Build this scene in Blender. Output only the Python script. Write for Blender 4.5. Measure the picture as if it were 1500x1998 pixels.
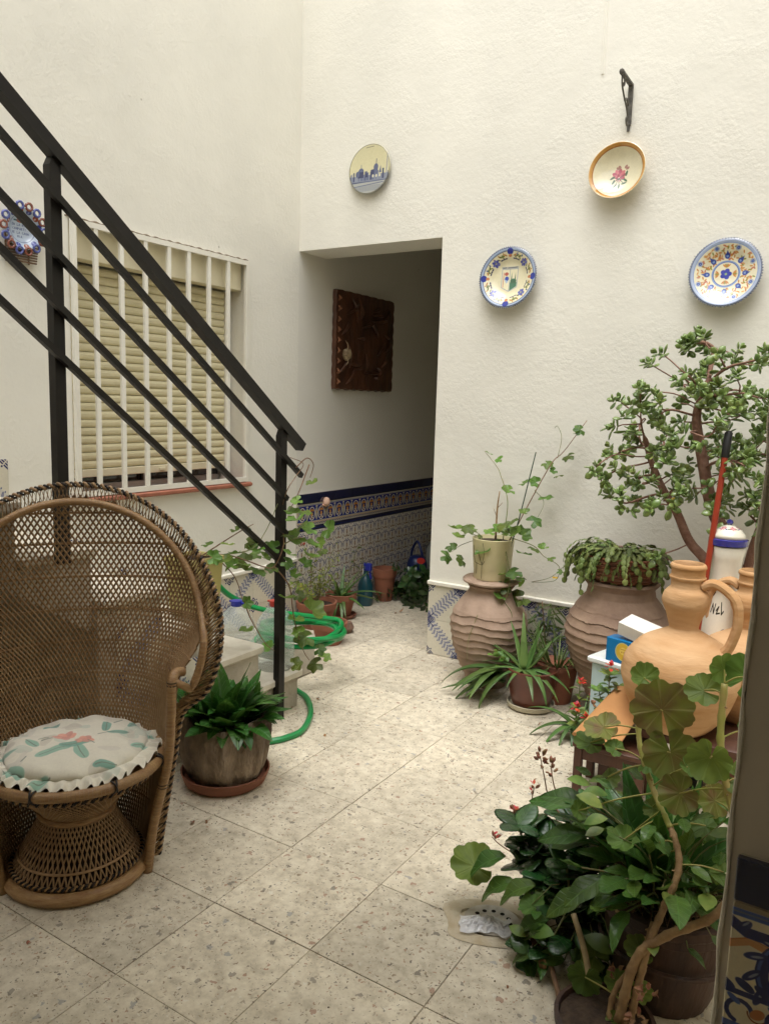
import bpy, math, random
import numpy as np
from mathutils import Vector, Matrix, Euler
random.seed(11)
rnd = random.random
def ru(a, b): return a + (b - a) * random.random()
scn = bpy.context.scene
for o in list(bpy.data.objects): bpy.data.objects.remove(o)
COL = scn.collection
PI = math.pi
CAMR = [[0.843852, 0.535759, 0.029583], [0.098361, -0.100254, -0.990088], [-0.527483, 0.838398, -0.137297]]

# ------------------------------------------------------------------ camera
cam_d = bpy.data.cameras.new('camera'); cam = bpy.data.objects.new('camera', cam_d); COL.objects.link(cam)
cam_d.sensor_fit = 'VERTICAL'; cam_d.sensor_height = 24.0; cam_d.lens = 1520.48 / 1998 * 24.0
cam_d.clip_start = 0.05; cam_d.clip_end = 300
right = Vector(CAMR[0]); down = Vector(CAMR[1]); fwd = Vector(CAMR[2])
m3 = Matrix((right, -down, -fwd)).transposed()
cam.matrix_world = Matrix.Translation((3.038, -3.790, 1.40)) @ m3.to_4x4()
scn.camera = cam

# ------------------------------------------------------------------ daylight (bright overcast)
SUN_EL, SUN_AZ = math.radians(74), math.radians(170)     # azimuth: where the light comes from, clockwise from +Y
world = bpy.data.worlds.new('World'); scn.world = world; world.use_nodes = True
wn = world.node_tree.nodes; wl = world.node_tree.links
bg = wn['Background']
sky = wn.new('ShaderNodeTexSky'); sky.sky_type = 'NISHITA'; sky.sun_disc = False
sky.sun_elevation = SUN_EL; sky.sun_rotation = SUN_AZ; sky.dust_density = 4.0; sky.air_density = 1.0
hs = wn.new('ShaderNodeHueSaturation'); hs.inputs['Saturation'].default_value = 0.12   # cloud cover greys the sky
wl.new(sky.outputs[0], hs.inputs['Color'])
wl.new(hs.outputs[0], bg.inputs['Color']); bg.inputs['Strength'].default_value = 0.15
sun_d = bpy.data.lights.new('sun', 'SUN'); sun_d.energy = 0.5; sun_d.angle = math.radians(60); sun_d.color = (1.0, 0.98, 0.95)
sun = bpy.data.objects.new('sun', sun_d); COL.objects.link(sun)
sd = Vector((math.sin(SUN_AZ) * math.cos(SUN_EL), math.cos(SUN_AZ) * math.cos(SUN_EL), math.sin(SUN_EL)))
sun.rotation_euler = sd.to_track_quat('Z', 'Y').to_euler(); sun.location = (2, -1, 8)
scn.view_settings.view_transform = 'Standard'; scn.view_settings.look = 'None'
scn.view_settings.gamma = 1.0; scn.view_settings.use_curve_mapping = False
scn.view_settings.exposure = 1.27
scn.render.engine = 'CYCLES'
scn.cycles.max_bounces = 8; scn.cycles.diffuse_bounces = 6; scn.cycles.transparent_max_bounces = 8

# ------------------------------------------------------------------ colours and materials
def lin(c):
    return tuple((v / 12.92 if v <= 0.04045 else ((v + 0.055) / 1.055) ** 2.4) for v in [x / 255 for x in c[:3]])
MATS = {}
def mat(name, col, rough=0.6, col2=None, nscale=8.0, ndetail=4.0, bump=0.0, bscale=60.0, spec=0.5, rand=0.0, hrand=0.0,
        coat=0.0, trans=0.0, metal=0.0, stretch=None, coords='Object', sss=0.0, bdist=0.01):
    """procedural principled: two colours mixed by noise, bump from noise, per-object variation"""
    m = bpy.data.materials.new(name); m.use_nodes = True; n = m.node_tree.nodes; l = m.node_tree.links
    p = n['Principled BSDF']; p.inputs['Roughness'].default_value = rough
    p.inputs['Specular IOR Level'].default_value = spec; p.inputs['Metallic'].default_value = metal
    p.inputs['Coat Weight'].default_value = coat; p.inputs['Coat Roughness'].default_value = 0.08
    p.inputs['Transmission Weight'].default_value = trans
    tc = n.new('ShaderNodeTexCoord'); vec = tc.outputs[coords]
    if coords == 'World':
        pass
    if stretch:
        mp = n.new('ShaderNodeMapping'); mp.inputs['Scale'].default_value = stretch; l.new(vec, mp.inputs['Vector']); vec = mp.outputs[0]
    nt = n.new('ShaderNodeTexNoise'); nt.inputs['Scale'].default_value = nscale; nt.inputs['Detail'].default_value = ndetail
    nt.inputs['Roughness'].default_value = 0.6; l.new(vec, nt.inputs['Vector'])
    mx = n.new('ShaderNodeMix'); mx.data_type = 'RGBA'
    mx.inputs['A'].default_value = (*col, 1); mx.inputs['B'].default_value = (*(col2 or col), 1)
    mr = n.new('ShaderNodeMapRange'); mr.inputs['From Min'].default_value = 0.35; mr.inputs['From Max'].default_value = 0.65
    l.new(nt.outputs['Fac'], mr.inputs['Value']); l.new(mr.outputs[0], mx.inputs['Factor'])
    out = mx.outputs['Result']
    if rand or hrand:
        oi = n.new('ShaderNodeObjectInfo'); h = n.new('ShaderNodeHueSaturation')
        a = n.new('ShaderNodeMapRange'); a.inputs['To Min'].default_value = 1 - rand; a.inputs['To Max'].default_value = 1 + rand
        l.new(oi.outputs['Random'], a.inputs['Value']); l.new(a.outputs[0], h.inputs['Value'])
        ml = n.new('ShaderNodeMath'); ml.operation = 'MULTIPLY'; ml.inputs[1].default_value = 7.31; l.new(oi.outputs['Random'], ml.inputs[0])
        fr = n.new('ShaderNodeMath'); fr.operation = 'FRACT'; l.new(ml.outputs[0], fr.inputs[0])
        b = n.new('ShaderNodeMapRange'); b.inputs['To Min'].default_value = 0.5 - hrand; b.inputs['To Max'].default_value = 0.5 + hrand * 0.6
        l.new(fr.outputs[0], b.inputs['Value']); l.new(b.outputs[0], h.inputs['Hue']); l.new(out, h.inputs['Color']); out = h.outputs[0]
    l.new(out, p.inputs['Base Color'])
    if bump:
        b1 = n.new('ShaderNodeTexNoise'); b1.inputs['Scale'].default_value = bscale; b1.inputs['Detail'].default_value = 5; l.new(vec, b1.inputs['Vector'])
        bp = n.new('ShaderNodeBump'); bp.inputs['Strength'].default_value = bump; bp.inputs['Distance'].default_value = bdist
        l.new(b1.outputs['Fac'], bp.inputs['Height']); l.new(bp.outputs[0], p.inputs['Normal'])
    m['pout'] = 1; MATS[name] = m
    return m

# ------------------------------------------------------------------ mesh builder
class MB:
    def __init__(s): s.v = []; s.f = []; s.mi = []; s.cur = 0; s.uv = None
    def add(s, vs, fs):
        b = len(s.v); s.v += [tuple(v) for v in vs]
        for f in fs: s.f.append(tuple(b + i for i in f)); s.mi.append(s.cur)
    def box(s, x0, x1, y0, y1, z0, z1):
        s.add([(x0,y0,z0),(x1,y0,z0),(x1,y1,z0),(x0,y1,z0),(x0,y0,z1),(x1,y0,z1),(x1,y1,z1),(x0,y1,z1)],
              [(0,3,2,1),(4,5,6,7),(0,1,5,4),(1,2,6,5),(2,3,7,6),(3,0,4,7)])
    def bev(s, x0, x1, y0, y1, z0, z1, b=0.003):
        """box with chamfered top/bottom and vertical edges"""
        xs = [(x0+b,y0),(x1-b,y0),(x1,y0+b),(x1,y1-b),(x1-b,y1),(x0+b,y1),(x0,y1-b),(x0,y0+b)]
        cx, cy = (x0+x1)/2, (y0+y1)/2
        def ins(p, k): return (p[0] + (b if p[0] < cx else -b)*k, p[1] + (b if p[1] < cy else -b)*k)
        rings = [[(*ins(p,1), z0) for p in xs], [(*p, z0+b) for p in xs], [(*p, z1-b) for p in xs], [(*ins(p,1), z1) for p in xs]]
        vs = sum(rings, []); fs = [tuple(reversed(range(8))), tuple(range(24, 32))]
        for r in range(3):
            for i in range(8): j = (i+1) % 8; fs.append((r*8+i, r*8+j, r*8+8+j, r*8+8+i))
        s.add(vs, fs)
    def bar(s, p, q, w, h, up=(0,0,1)):
        """rectangular bar from p to q, w across, h along up"""
        p = Vector(p); q = Vector(q); d = (q-p).normalized(); u = Vector(up); u = (u - d*u.dot(d)).normalized(); r = d.cross(u)
        vs = []
        for e in (p, q):
            for a, b in ((-1,-1),(1,-1),(1,1),(-1,1)): vs.append(e + r*(a*w/2) + u*(b*h/2))
        s.add(vs, [(3,2,1,0),(4,5,6,7),(0,1,5,4),(1,2,6,5),(2,3,7,6),(3,0,4,7)])
    def quad(s, a, b, c, d): s.add([a,b,c,d], [(0,1,2,3)])
    def tube(s, pts, r, n=8, caps=True, closed=False):
        pts = [Vector(p) for p in pts]; N = len(pts)
        if not hasattr(r, '__len__'): r = [r]*N
        vs = []; prev = None
        for i, p in enumerate(pts):
            if closed: t = pts[(i+1) % N] - pts[i-1]
            else: t = (pts[min(i+1, N-1)] - pts[max(i-1, 0)])
            if t.length < 1e-9: t = Vector((0,0,1))
            t.normalize()
            if prev is None:
                a = Vector((0,0,1)) if abs(t.z) < 0.9 else Vector((1,0,0)); u = (a - t*a.dot(t)).normalized()
            else:
                u = prev - t*prev.dot(t); u = u.normalized() if u.length > 1e-6 else prev
            prev = u; w = t.cross(u)
            for k in range(n):
                a = 2*PI*k/n; vs.append(p + (u*math.cos(a) + w*math.sin(a))*r[i])
        fs = []
        for i in range(N if closed else N-1):
            j = (i+1) % N
            for k in range(n):
                m = (k+1) % n; fs.append((i*n+k, i*n+m, j*n+m, j*n+k))
        if caps and not closed: fs.append(tuple(reversed(range(n)))); fs.append(tuple(range((N-1)*n, N*n)))
        s.add(vs, fs)
    def lathe(s, prof, n=32, c=(0,0,0), wob=None, sx=1.0, sy=1.0):
        vs = []; fs = []
        for i, (r, z) in enumerate(prof):
            for k in range(n):
                a = 2*PI*k/n
                rr, zz = (wob(r, z, a) if wob else (r, z))
                vs.append((c[0]+rr*math.cos(a)*sx, c[1]+rr*math.sin(a)*sy, c[2]+zz))
        for i in range(len(prof)-1):
            for k in range(n):
                m = (k+1) % n; fs.append((i*n+k, i*n+m, (i+1)*n+m, (i+1)*n+k))
        if prof[0][0] > 1e-4: fs.append(tuple(reversed(range(n))))
        if prof[-1][0] > 1e-4: fs.append(tuple(range((len(prof)-1)*n, len(prof)*n)))
        s.add(vs, fs)
    def grid(s, fn, nu, nv, wrap=False):
        vs = [fn(i/(nu if wrap else nu-1), j/(nv-1)) for j in range(nv) for i in range(nu)]
        fs = []
        for j in range(nv-1):
            for i in range(nu if wrap else nu-1):
                k = (i+1) % nu; fs.append((j*nu+i, j*nu+k, (j+1)*nu+k, (j+1)*nu+i))
        s.add(vs, fs)
    def mesh(s, name, mats, smooth=True, uv=None):
        me = bpy.data.meshes.new(name); me.from_pydata([tuple(v) for v in s.v], [], s.f)
        for m in (mats if isinstance(mats, (list, tuple)) else [mats]): me.materials.append(m)
        if any(s.mi): me.polygons.foreach_set('material_index', s.mi)
        if smooth: me.polygons.foreach_set('use_smooth', [True]*len(me.polygons))
        if uv:
            ul = me.uv_layers.new(name='UVMap'); co = np.array([tuple(v) for v in s.v]); li = np.empty(len(me.loops), dtype=np.int32)
            me.loops.foreach_get('vertex_index', li); U = np.array([uv(c) for c in co]); ul.data.foreach_set('uv', U[li].ravel())
        if smooth == 'auto' or smooth is True:
            me.update()
        if smooth == 'auto' and hasattr(me, 'set_sharp_from_angle'): me.set_sharp_from_angle(angle=math.radians(38))
        me.update()
        return me
UNDER = {'soil': ('pot', 'lining', 'woven_rods'), 'cap': ('body',), 'rose': ('spout',), 'grip': ('stick',), 'glass': ('sash',), 'knob': ('lid',), 'label_spot': ('pot',), 'slot': ('pot',), 'straw_litter': ('pot',), 'blue_band': ('body',), 'hole': ('grate',), 'trigger': ('body',), 'binding_mark': ('pole',), 'cross_knot': ('seat_ring',), 'shutter_bottom_rail': (), 'bead': ('board',), 'relief': ('board',)}
def link(name, me, parent=None, loc=None, mw=None):
    o = bpy.data.objects.new(name, me); COL.objects.link(o)
    if parent: o.parent = parent
    if mw is not None: o.matrix_local = mw
    elif loc is not None: o.location = loc
    return o
def part(name, mb, m, parent=None, smooth='auto', uv=None, loc=None, stuff=False, label=None):
    if parent is not None and name in UNDER:          # pieces that belong to one part of the thing hang under it
        for c_ in parent.children:
            if c_.name.split('.')[0] in UNDER[name]: parent = c_; break
    o = link(name, mb.mesh(name, m, smooth, uv), parent, loc)
    if stuff: o['kind'] = 'stuff'
    if label: o['label'] = label
    return o
def thing(name, label, cat, loc=(0,0,0), rz=0.0, group=None):
    o = bpy.data.objects.new(name, None); COL.objects.link(o); o.empty_display_size = 0.1
    o.location = loc; o.rotation_euler = (0,0,rz); o['label'] = label; o['category'] = cat
    if group: o['group'] = group
    return o
def tag(o, label, cat, group=None):
    o['label'] = label; o['category'] = cat
    if group: o['group'] = group
    return o
def struct(name, mb, m, smooth=False, label=None):
    o = link(name, mb.mesh(name, m, smooth)); o['kind'] = 'structure'
    if label: o['label'] = label
    return o
def catmull(P, n=8):
    P = [Vector(p) for p in P]
    if len(P) < 3: return [P[0].lerp(P[-1], i/n) for i in range(n+1)]
    Q = [2*P[0]-P[1]] + P + [2*P[-1]-P[-2]]; out = []
    for i in range(1, len(Q)-2):
        a, b, c, d = Q[i-1], Q[i], Q[i+1], Q[i+2]
        for k in range(n):
            t = k/n; out.append(0.5*((2*b) + (c-a)*t + (2*a-5*b+4*c-d)*t*t + (3*b-a-3*c+d)*t**3))
    out.append(P[-1]); return out

# ------------------------------------------------------------------ small canvas for flat printed / painted ornament
class Canvas:
    def __init__(s, w, h, bg=(235,230,215), asp=1.0):
        s.w, s.h, s.asp = w, h, asp
        s.a = np.ones((h, w, 3)) * np.array(bg) / 255.0
        s.X, s.Y = np.meshgrid((np.arange(w)+.5)/w*asp, (np.arange(h)+.5)/h)     # y up
        s.px = 1.0/h
    def blend(s, d, c, al=1.0):
        k = np.clip(0.5 - d/(s.px*1.3), 0, 1)[..., None]*al
        s.a = s.a*(1-k) + np.array(c)/255.0*k
    def ell(s, x, y, rx, ry, c, ang=0.0, al=1.0):
        ca, sa = math.cos(ang), math.sin(ang); u = (s.X-x)*ca + (s.Y-y)*sa; v = -(s.X-x)*sa + (s.Y-y)*ca
        s.blend((np.sqrt((u/rx)**2 + (v/ry)**2) - 1)*min(rx, ry), c, al)
    def ring(s, x, y, r, w, c, al=1.0, ry=None):
        d = np.sqrt((s.X-x)**2 + ((s.Y-y)*(r/(ry or r)))**2); s.blend(np.abs(d-r)-w/2, c, al)
    def rect(s, x0, x1, y0, y1, c, al=1.0):
        s.blend(np.maximum(np.maximum(x0-s.X, s.X-x1), np.maximum(y0-s.Y, s.Y-y1)), c, al)
    def line(s, pts, w, c, al=1.0, taper=False):
        D = None; n = len(pts)-1
        for i in range(n):
            (x0, y0), (x1, y1) = pts[i], pts[i+1]; dx, dy = x1-x0, y1-y0; L = dx*dx+dy*dy+1e-12
            t = np.clip(((s.X-x0)*dx + (s.Y-y0)*dy)/L, 0, 1)
            ww = w*(1-0.8*(i+t)/n) if taper else w
            d = np.hypot(s.X-x0-t*dx, s.Y-y0-t*dy) - ww/2
            D = d if D is None else np.minimum(D, d)
        s.blend(D, c, al)
    def arc(s, x, y, r, a0, a1, w, c, n=12, al=1.0, taper=False, r1=None):
        r1 = r if r1 is None else r1
        s.line([(x+(r+(r1-r)*i/n)*math.cos(a0+(a1-a0)*i/n), y+(r+(r1-r)*i/n)*math.sin(a0+(a1-a0)*i/n)) for i in range(n+1)], w, c, al, taper)
    def poly(s, P, c, al=1.0):
        ins = np.zeros(s.X.shape, bool); D = np.full(s.X.shape, 9.0); n = len(P)
        for i in range(n):
            (x0, y0), (x1, y1) = P[i], P[(i+1) % n]
            if y0 != y1:
                cond = ((y0 > s.Y) != (y1 > s.Y)) & (s.X < (x1-x0)*(s.Y-y0)/(y1-y0)+x0); ins ^= cond
            dx, dy = x1-x0, y1-y0; t = np.clip(((s.X-x0)*dx+(s.Y-y0)*dy)/(dx*dx+dy*dy+1e-12), 0, 1)
            D = np.minimum(D, np.hypot(s.X-x0-t*dx, s.Y-y0-t*dy))
        s.blend(np.where(ins, -D, D), c, al)
    def noise(s, amt, rng=np.random.default_rng(4)):
        for k in (2, 5, 11):
            g = rng.normal(size=(s.h//k+2, s.w//k+2)); g = np.kron(g, np.ones((k, k)))[:s.h, :s.w]; s.a = s.a*(1+amt*g[..., None]*0.5)
    def image(s, name):
        im = bpy.data.images.new(name, s.w, s.h); buf = np.ones((s.h, s.w, 4), dtype=np.float32); buf[..., :3] = np.clip(s.a, 0, 1)
        im.pixels.foreach_set(buf.ravel()); im.update(); im.pack(); return im
def printed(name, canvas, rough=0.15, coat=0.6, bump=0.0, bscale=40, rand=0.0, sheen=0.0):
    m = bpy.data.materials.new(name); m.use_nodes = True; n = m.node_tree.nodes; l = m.node_tree.links; p = n['Principled BSDF']
    t = n.new('ShaderNodeTexImage'); t.image = canvas.image(name); t.extension = 'EXTEND'
    uvn = n.new('ShaderNodeUVMap'); uvn.uv_map = 'UVMap'; l.new(uvn.outputs[0], t.inputs['Vector'])
    out = t.outputs['Color']
    if rand:
        oi = n.new('ShaderNodeObjectInfo'); h = n.new('ShaderNodeHueSaturation'); a = n.new('ShaderNodeMapRange')
        a.inputs['To Min'].default_value = 1-rand; a.inputs['To Max'].default_value = 1+rand
        l.new(oi.outputs['Random'], a.inputs['Value']); l.new(a.outputs[0], h.inputs['Value']); l.new(out, h.inputs['Color']); out = h.outputs[0]
    l.new(out, p.inputs['Base Color']); p.inputs['Roughness'].default_value = rough; p.inputs['Coat Weight'].default_value = coat
    p.inputs['Coat Roughness'].default_value = 0.06; p.inputs['Sheen Weight'].default_value = sheen
    if bump:
        tc = n.new('ShaderNodeTexCoord'); b1 = n.new('ShaderNodeTexNoise'); b1.inputs['Scale'].default_value = bscale; l.new(tc.outputs['Object'], b1.inputs['Vector'])
        bp = n.new('ShaderNodeBump'); bp.inputs['Strength'].default_value = bump; bp.inputs['Distance'].default_value = 0.004
        l.new(b1.outputs['Fac'], bp.inputs['Height']); l.new(bp.outputs[0], p.inputs['Normal'])
    return m
# ================================================================== SETTING
def wall_mat(name, col, bump=0.55, scale=55.0, dist=0.006, stain=0.06):
    m = bpy.data.materials.new(name); m.use_nodes = True; n = m.node_tree.nodes; l = m.node_tree.links; p = n['Principled BSDF']
    p.inputs['Roughness'].default_value = 0.85; p.inputs['Specular IOR Level'].default_value = 0.25
    g = n.new('ShaderNodeNewGeometry')
    a = n.new('ShaderNodeTexNoise'); a.inputs['Scale'].default_value = 1.3; a.inputs['Detail'].default_value = 6; l.new(g.outputs['Position'], a.inputs['Vector'])
    h = n.new('ShaderNodeHueSaturation'); h.inputs['Color'].default_value = (*col, 1)
    r = n.new('ShaderNodeMapRange'); r.inputs['From Min'].default_value = .3; r.inputs['From Max'].default_value = .7
    r.inputs['To Min'].default_value = 1-stain; r.inputs['To Max'].default_value = 1+stain*0.5; l.new(a.outputs['Fac'], r.inputs['Value']); l.new(r.outputs[0], h.inputs['Value'])
    # a few specks and marks left on the paint
    v = n.new('ShaderNodeTexVoronoi'); v.inputs['Scale'].default_value = 3.1; l.new(g.outputs['Position'], v.inputs['Vector'])
    lt = n.new('ShaderNodeMath'); lt.operation = 'LESS_THAN'; lt.inputs[1].default_value = 0.02; l.new(v.outputs['Distance'], lt.inputs[0])
    mx = n.new('ShaderNodeMix'); mx.data_type = 'RGBA'; mx.inputs['B'].default_value = (.25, .22, .17, 1)
    ml = n.new('ShaderNodeMath'); ml.operation = 'MULTIPLY'; ml.inputs[1].default_value = .5; l.new(lt.outputs[0], ml.inputs[0])
    l.new(ml.outputs[0], mx.inputs['Factor']); l.new(h.outputs[0], mx.inputs['A']); l.new(mx.outputs['Result'], p.inputs['Base Color'])
    b1 = n.new('ShaderNodeTexNoise'); b1.inputs['Scale'].default_value = scale; b1.inputs['Detail'].default_value = 5; b1.inputs['Roughness'].default_value = .62; l.new(g.outputs['Position'], b1.inputs['Vector'])
    b2 = n.new('ShaderNodeTexNoise'); b2.inputs['Scale'].default_value = scale*0.22; b2.inputs['Detail'].default_value = 3; l.new(g.outputs['Position'], b2.inputs['Vector'])
    ad = n.new('ShaderNodeMath'); ad.operation = 'ADD'; l.new(b2.outputs['Fac'], ad.inputs[1])
    b3 = n.new('ShaderNodeTexNoise'); b3.inputs['Scale'].default_value = 2.2; b3.inputs['Detail'].default_value = 3; b3.inputs['Distortion'].default_value = 1.5; l.new(g.outputs['Position'], b3.inputs['Vector'])
    am = n.new('ShaderNodeMapRange'); am.inputs['From Min'].default_value = .35; am.inputs['From Max'].default_value = .65; am.inputs['To Min'].default_value = .35; am.inputs['To Max'].default_value = 1.5; l.new(b3.outputs['Fac'], am.inputs['Value'])
    mu = n.new('ShaderNodeMath'); mu.operation = 'MULTIPLY'; l.new(am.outputs[0], mu.inputs[0]); l.new(b1.outputs['Fac'], mu.inputs[1]); l.new(mu.outputs[0], ad.inputs[0])
    bp = n.new('ShaderNodeBump'); bp.inputs['Strength'].default_value = bump; bp.inputs['Distance'].default_value = dist
    l.new(ad.outputs[0], bp.inputs['Height']); l.new(bp.outputs[0], p.inputs['Normal'])
    return m
M_stucco = wall_mat('rough_white_stucco', (.785, .763, .680), bump=.36, stain=.09)
M_smooth = wall_mat('smooth_white_plaster', (.73, .708, .635), bump=.10, scale=30)
M_grout = mat('grout', (.50, .46, .38), .9, (.40, .36, .29), 30)
M_cap = mat('white_paint_cap', (.80, .77, .68), .6, (.74, .70, .60), 20, bump=.15, bscale=80)
H = 5.4                                                    # height of the patio walls
# ---- wall A (left, x = 0): patio part with the window hole, goes on as the corridor wall
WY0, WY1, WZ0, WZ1 = -1.583, -0.463, 0.935, 2.158
def wall_sheet_x(mb, x, y0, y1, z0, z1, holes=(), flip=False):
    ys = sorted({y0, y1, *[h[0] for h in holes], *[h[1] for h in holes]}); zs = sorted({z0, z1, *[h[2] for h in holes], *[h[3] for h in holes]})
    for a, b in zip(ys, ys[1:]):
        for c, d in zip(zs, zs[1:]):
            if any(h[0] <= a and b <= h[1] and h[2] <= c and d <= h[3] for h in holes): continue
            mb.quad((x,a,c), (x,b,c), (x,b,d), (x,a,d))
mb = MB(); wall_sheet_x(mb, 0, -6.5, 0.0, -.02, H, [(WY0, WY1, WZ0, WZ1)])
for y in (WY0, WY1): mb.quad((0,y,WZ0), (-.26,y,WZ0), (-.26,y,WZ1), (0,y,WZ1))
mb.quad((0,WY0,WZ1), (0,WY1,WZ1), (-.26,WY1,WZ1), (-.26,WY0,WZ1)); mb.quad((0,WY0,WZ0), (-.26,WY0,WZ0), (-.26,WY1,WZ0), (0,WY1,WZ0))
mb.quad((-.26,WY0,WZ0), (-.26,WY1,WZ0), (-.26,WY1,WZ1), (-.26,WY0,WZ1))
mb.box(-.35, -.27, -6.5, 4.2, -.02, H)
wallA = link('left_wall', mb.mesh('left_wall', M_stucco, False)); tag(wallA, 'tall rough white stucco wall on the left that holds the barred window', 'wall')
mb = MB(); wall_sheet_x(mb, 0.0, 0.0, 4.0, -.02, 2.75)
corrA = link('corridor_wall', mb.mesh('corridor_wall', M_smooth, False)); tag(corrA, 'smooth white corridor wall behind the doorway, tiled along its lower part', 'wall')
# ---- wall B (back, y = 0) with the opening
BX, BZ, BT = 0.967, 2.288, 0.268
mb = MB()
mb.quad((BX,0,-.02), (5.0,0,-.02), (5.0,0,BZ), (BX,0,BZ)); mb.quad((0,0,BZ), (5.0,0,BZ), (5.0,0,H), (0,0,H))
mb.quad((BX,0,-.02), (BX,BT,-.02), (BX,BT,BZ), (BX,0,BZ)); mb.quad((0,0,BZ), (0,BT,BZ), (BX,BT,BZ), (BX,0,BZ))
mb.quad((BX,BT,-.02), (5.0,BT,-.02), (5.0,BT,2.75), (BX,BT,2.75)); mb.quad((0,BT,BZ), (BX,BT,BZ), (BX,BT,2.75), (0,BT,2.75))
mb.quad((0,0,H), (5,0,H), (5,BT,H), (0,BT,H))
wallB = link('back_wall', mb.mesh('back_wall', M_stucco, False)); tag(wallB, 'tall rough white stucco back wall hung with painted plates, open doorway at its left', 'wall')
# ---- corridor room behind the doorway
mb = MB(); mb.box(1.36, 1.46, BT, 4.0, -.02, 2.75); mb.box(-.1, 1.46, 4.0, 4.1, -.02, 2.75)
corr = link('corridor_end_wall', mb.mesh('corridor_end_wall', M_smooth, False)); tag(corr, 'dim plaster wall closing the corridor past the doorway', 'wall')
mb = MB(); mb.box(-.02, 1.5, BT, 4.1, 2.75, 2.85); struct('corridor_ceiling', mb, M_smooth)
# ---- far right wall of the patio, and the wall with the pillar end beside the camera
mb = MB(); mb.box(5.0, 5.1, -6.5, BT, -.02, H)
o = link('right_wall', mb.mesh('right_wall', M_stucco, False)); tag(o, 'white stucco wall closing the patio on the far right', 'wall')
PX, PY = 2.917, -2.71
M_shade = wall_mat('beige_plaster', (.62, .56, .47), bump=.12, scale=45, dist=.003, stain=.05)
M_arris = mat('plaster_arris', (.80, .76, .66), .8, (.66, .62, .54), 40, bump=.5, bscale=70)
mb = MB(); mb.box(PX+.006, 5.0, PY, PY+.14, -.02, 2.459)
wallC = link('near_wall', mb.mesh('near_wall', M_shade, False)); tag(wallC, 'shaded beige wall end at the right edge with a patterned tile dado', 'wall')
mb = MB()
pts = [(PX+.004+.0015*math.sin(k*1.7), PY-.0005, -.01+.05*k) for k in range(50)]
mb.tube(pts, [.0032+.0012*math.sin(k*2.3) for k in range(50)], 6)
mb.quad((PX+.004,PY,-.02), (PX+.004,PY+.14,-.02), (PX+.004,PY+.14,2.46), (PX+.004,PY,2.46))
part('plaster_edge', mb, M_arris, wallC)
# roof over the gallery where the photographer stands, leaving the stair open
mb = MB(); mb.box(1.05, 5.0, -6.5, PY+.23, 2.46, 2.62)
struct('gallery_ceiling', mb, M_smooth)
mb = MB(); mb.box(-.1, 5.1, -6.6, -6.5, -.02, H)  # wall out of view, given darker plaster so it bounces less light
o = link('rear_wall', mb.mesh('rear_wall', M_shade, False)); tag(o, 'unseen beige plaster wall behind the gallery, darker to bounce less light', 'wall')

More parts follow.
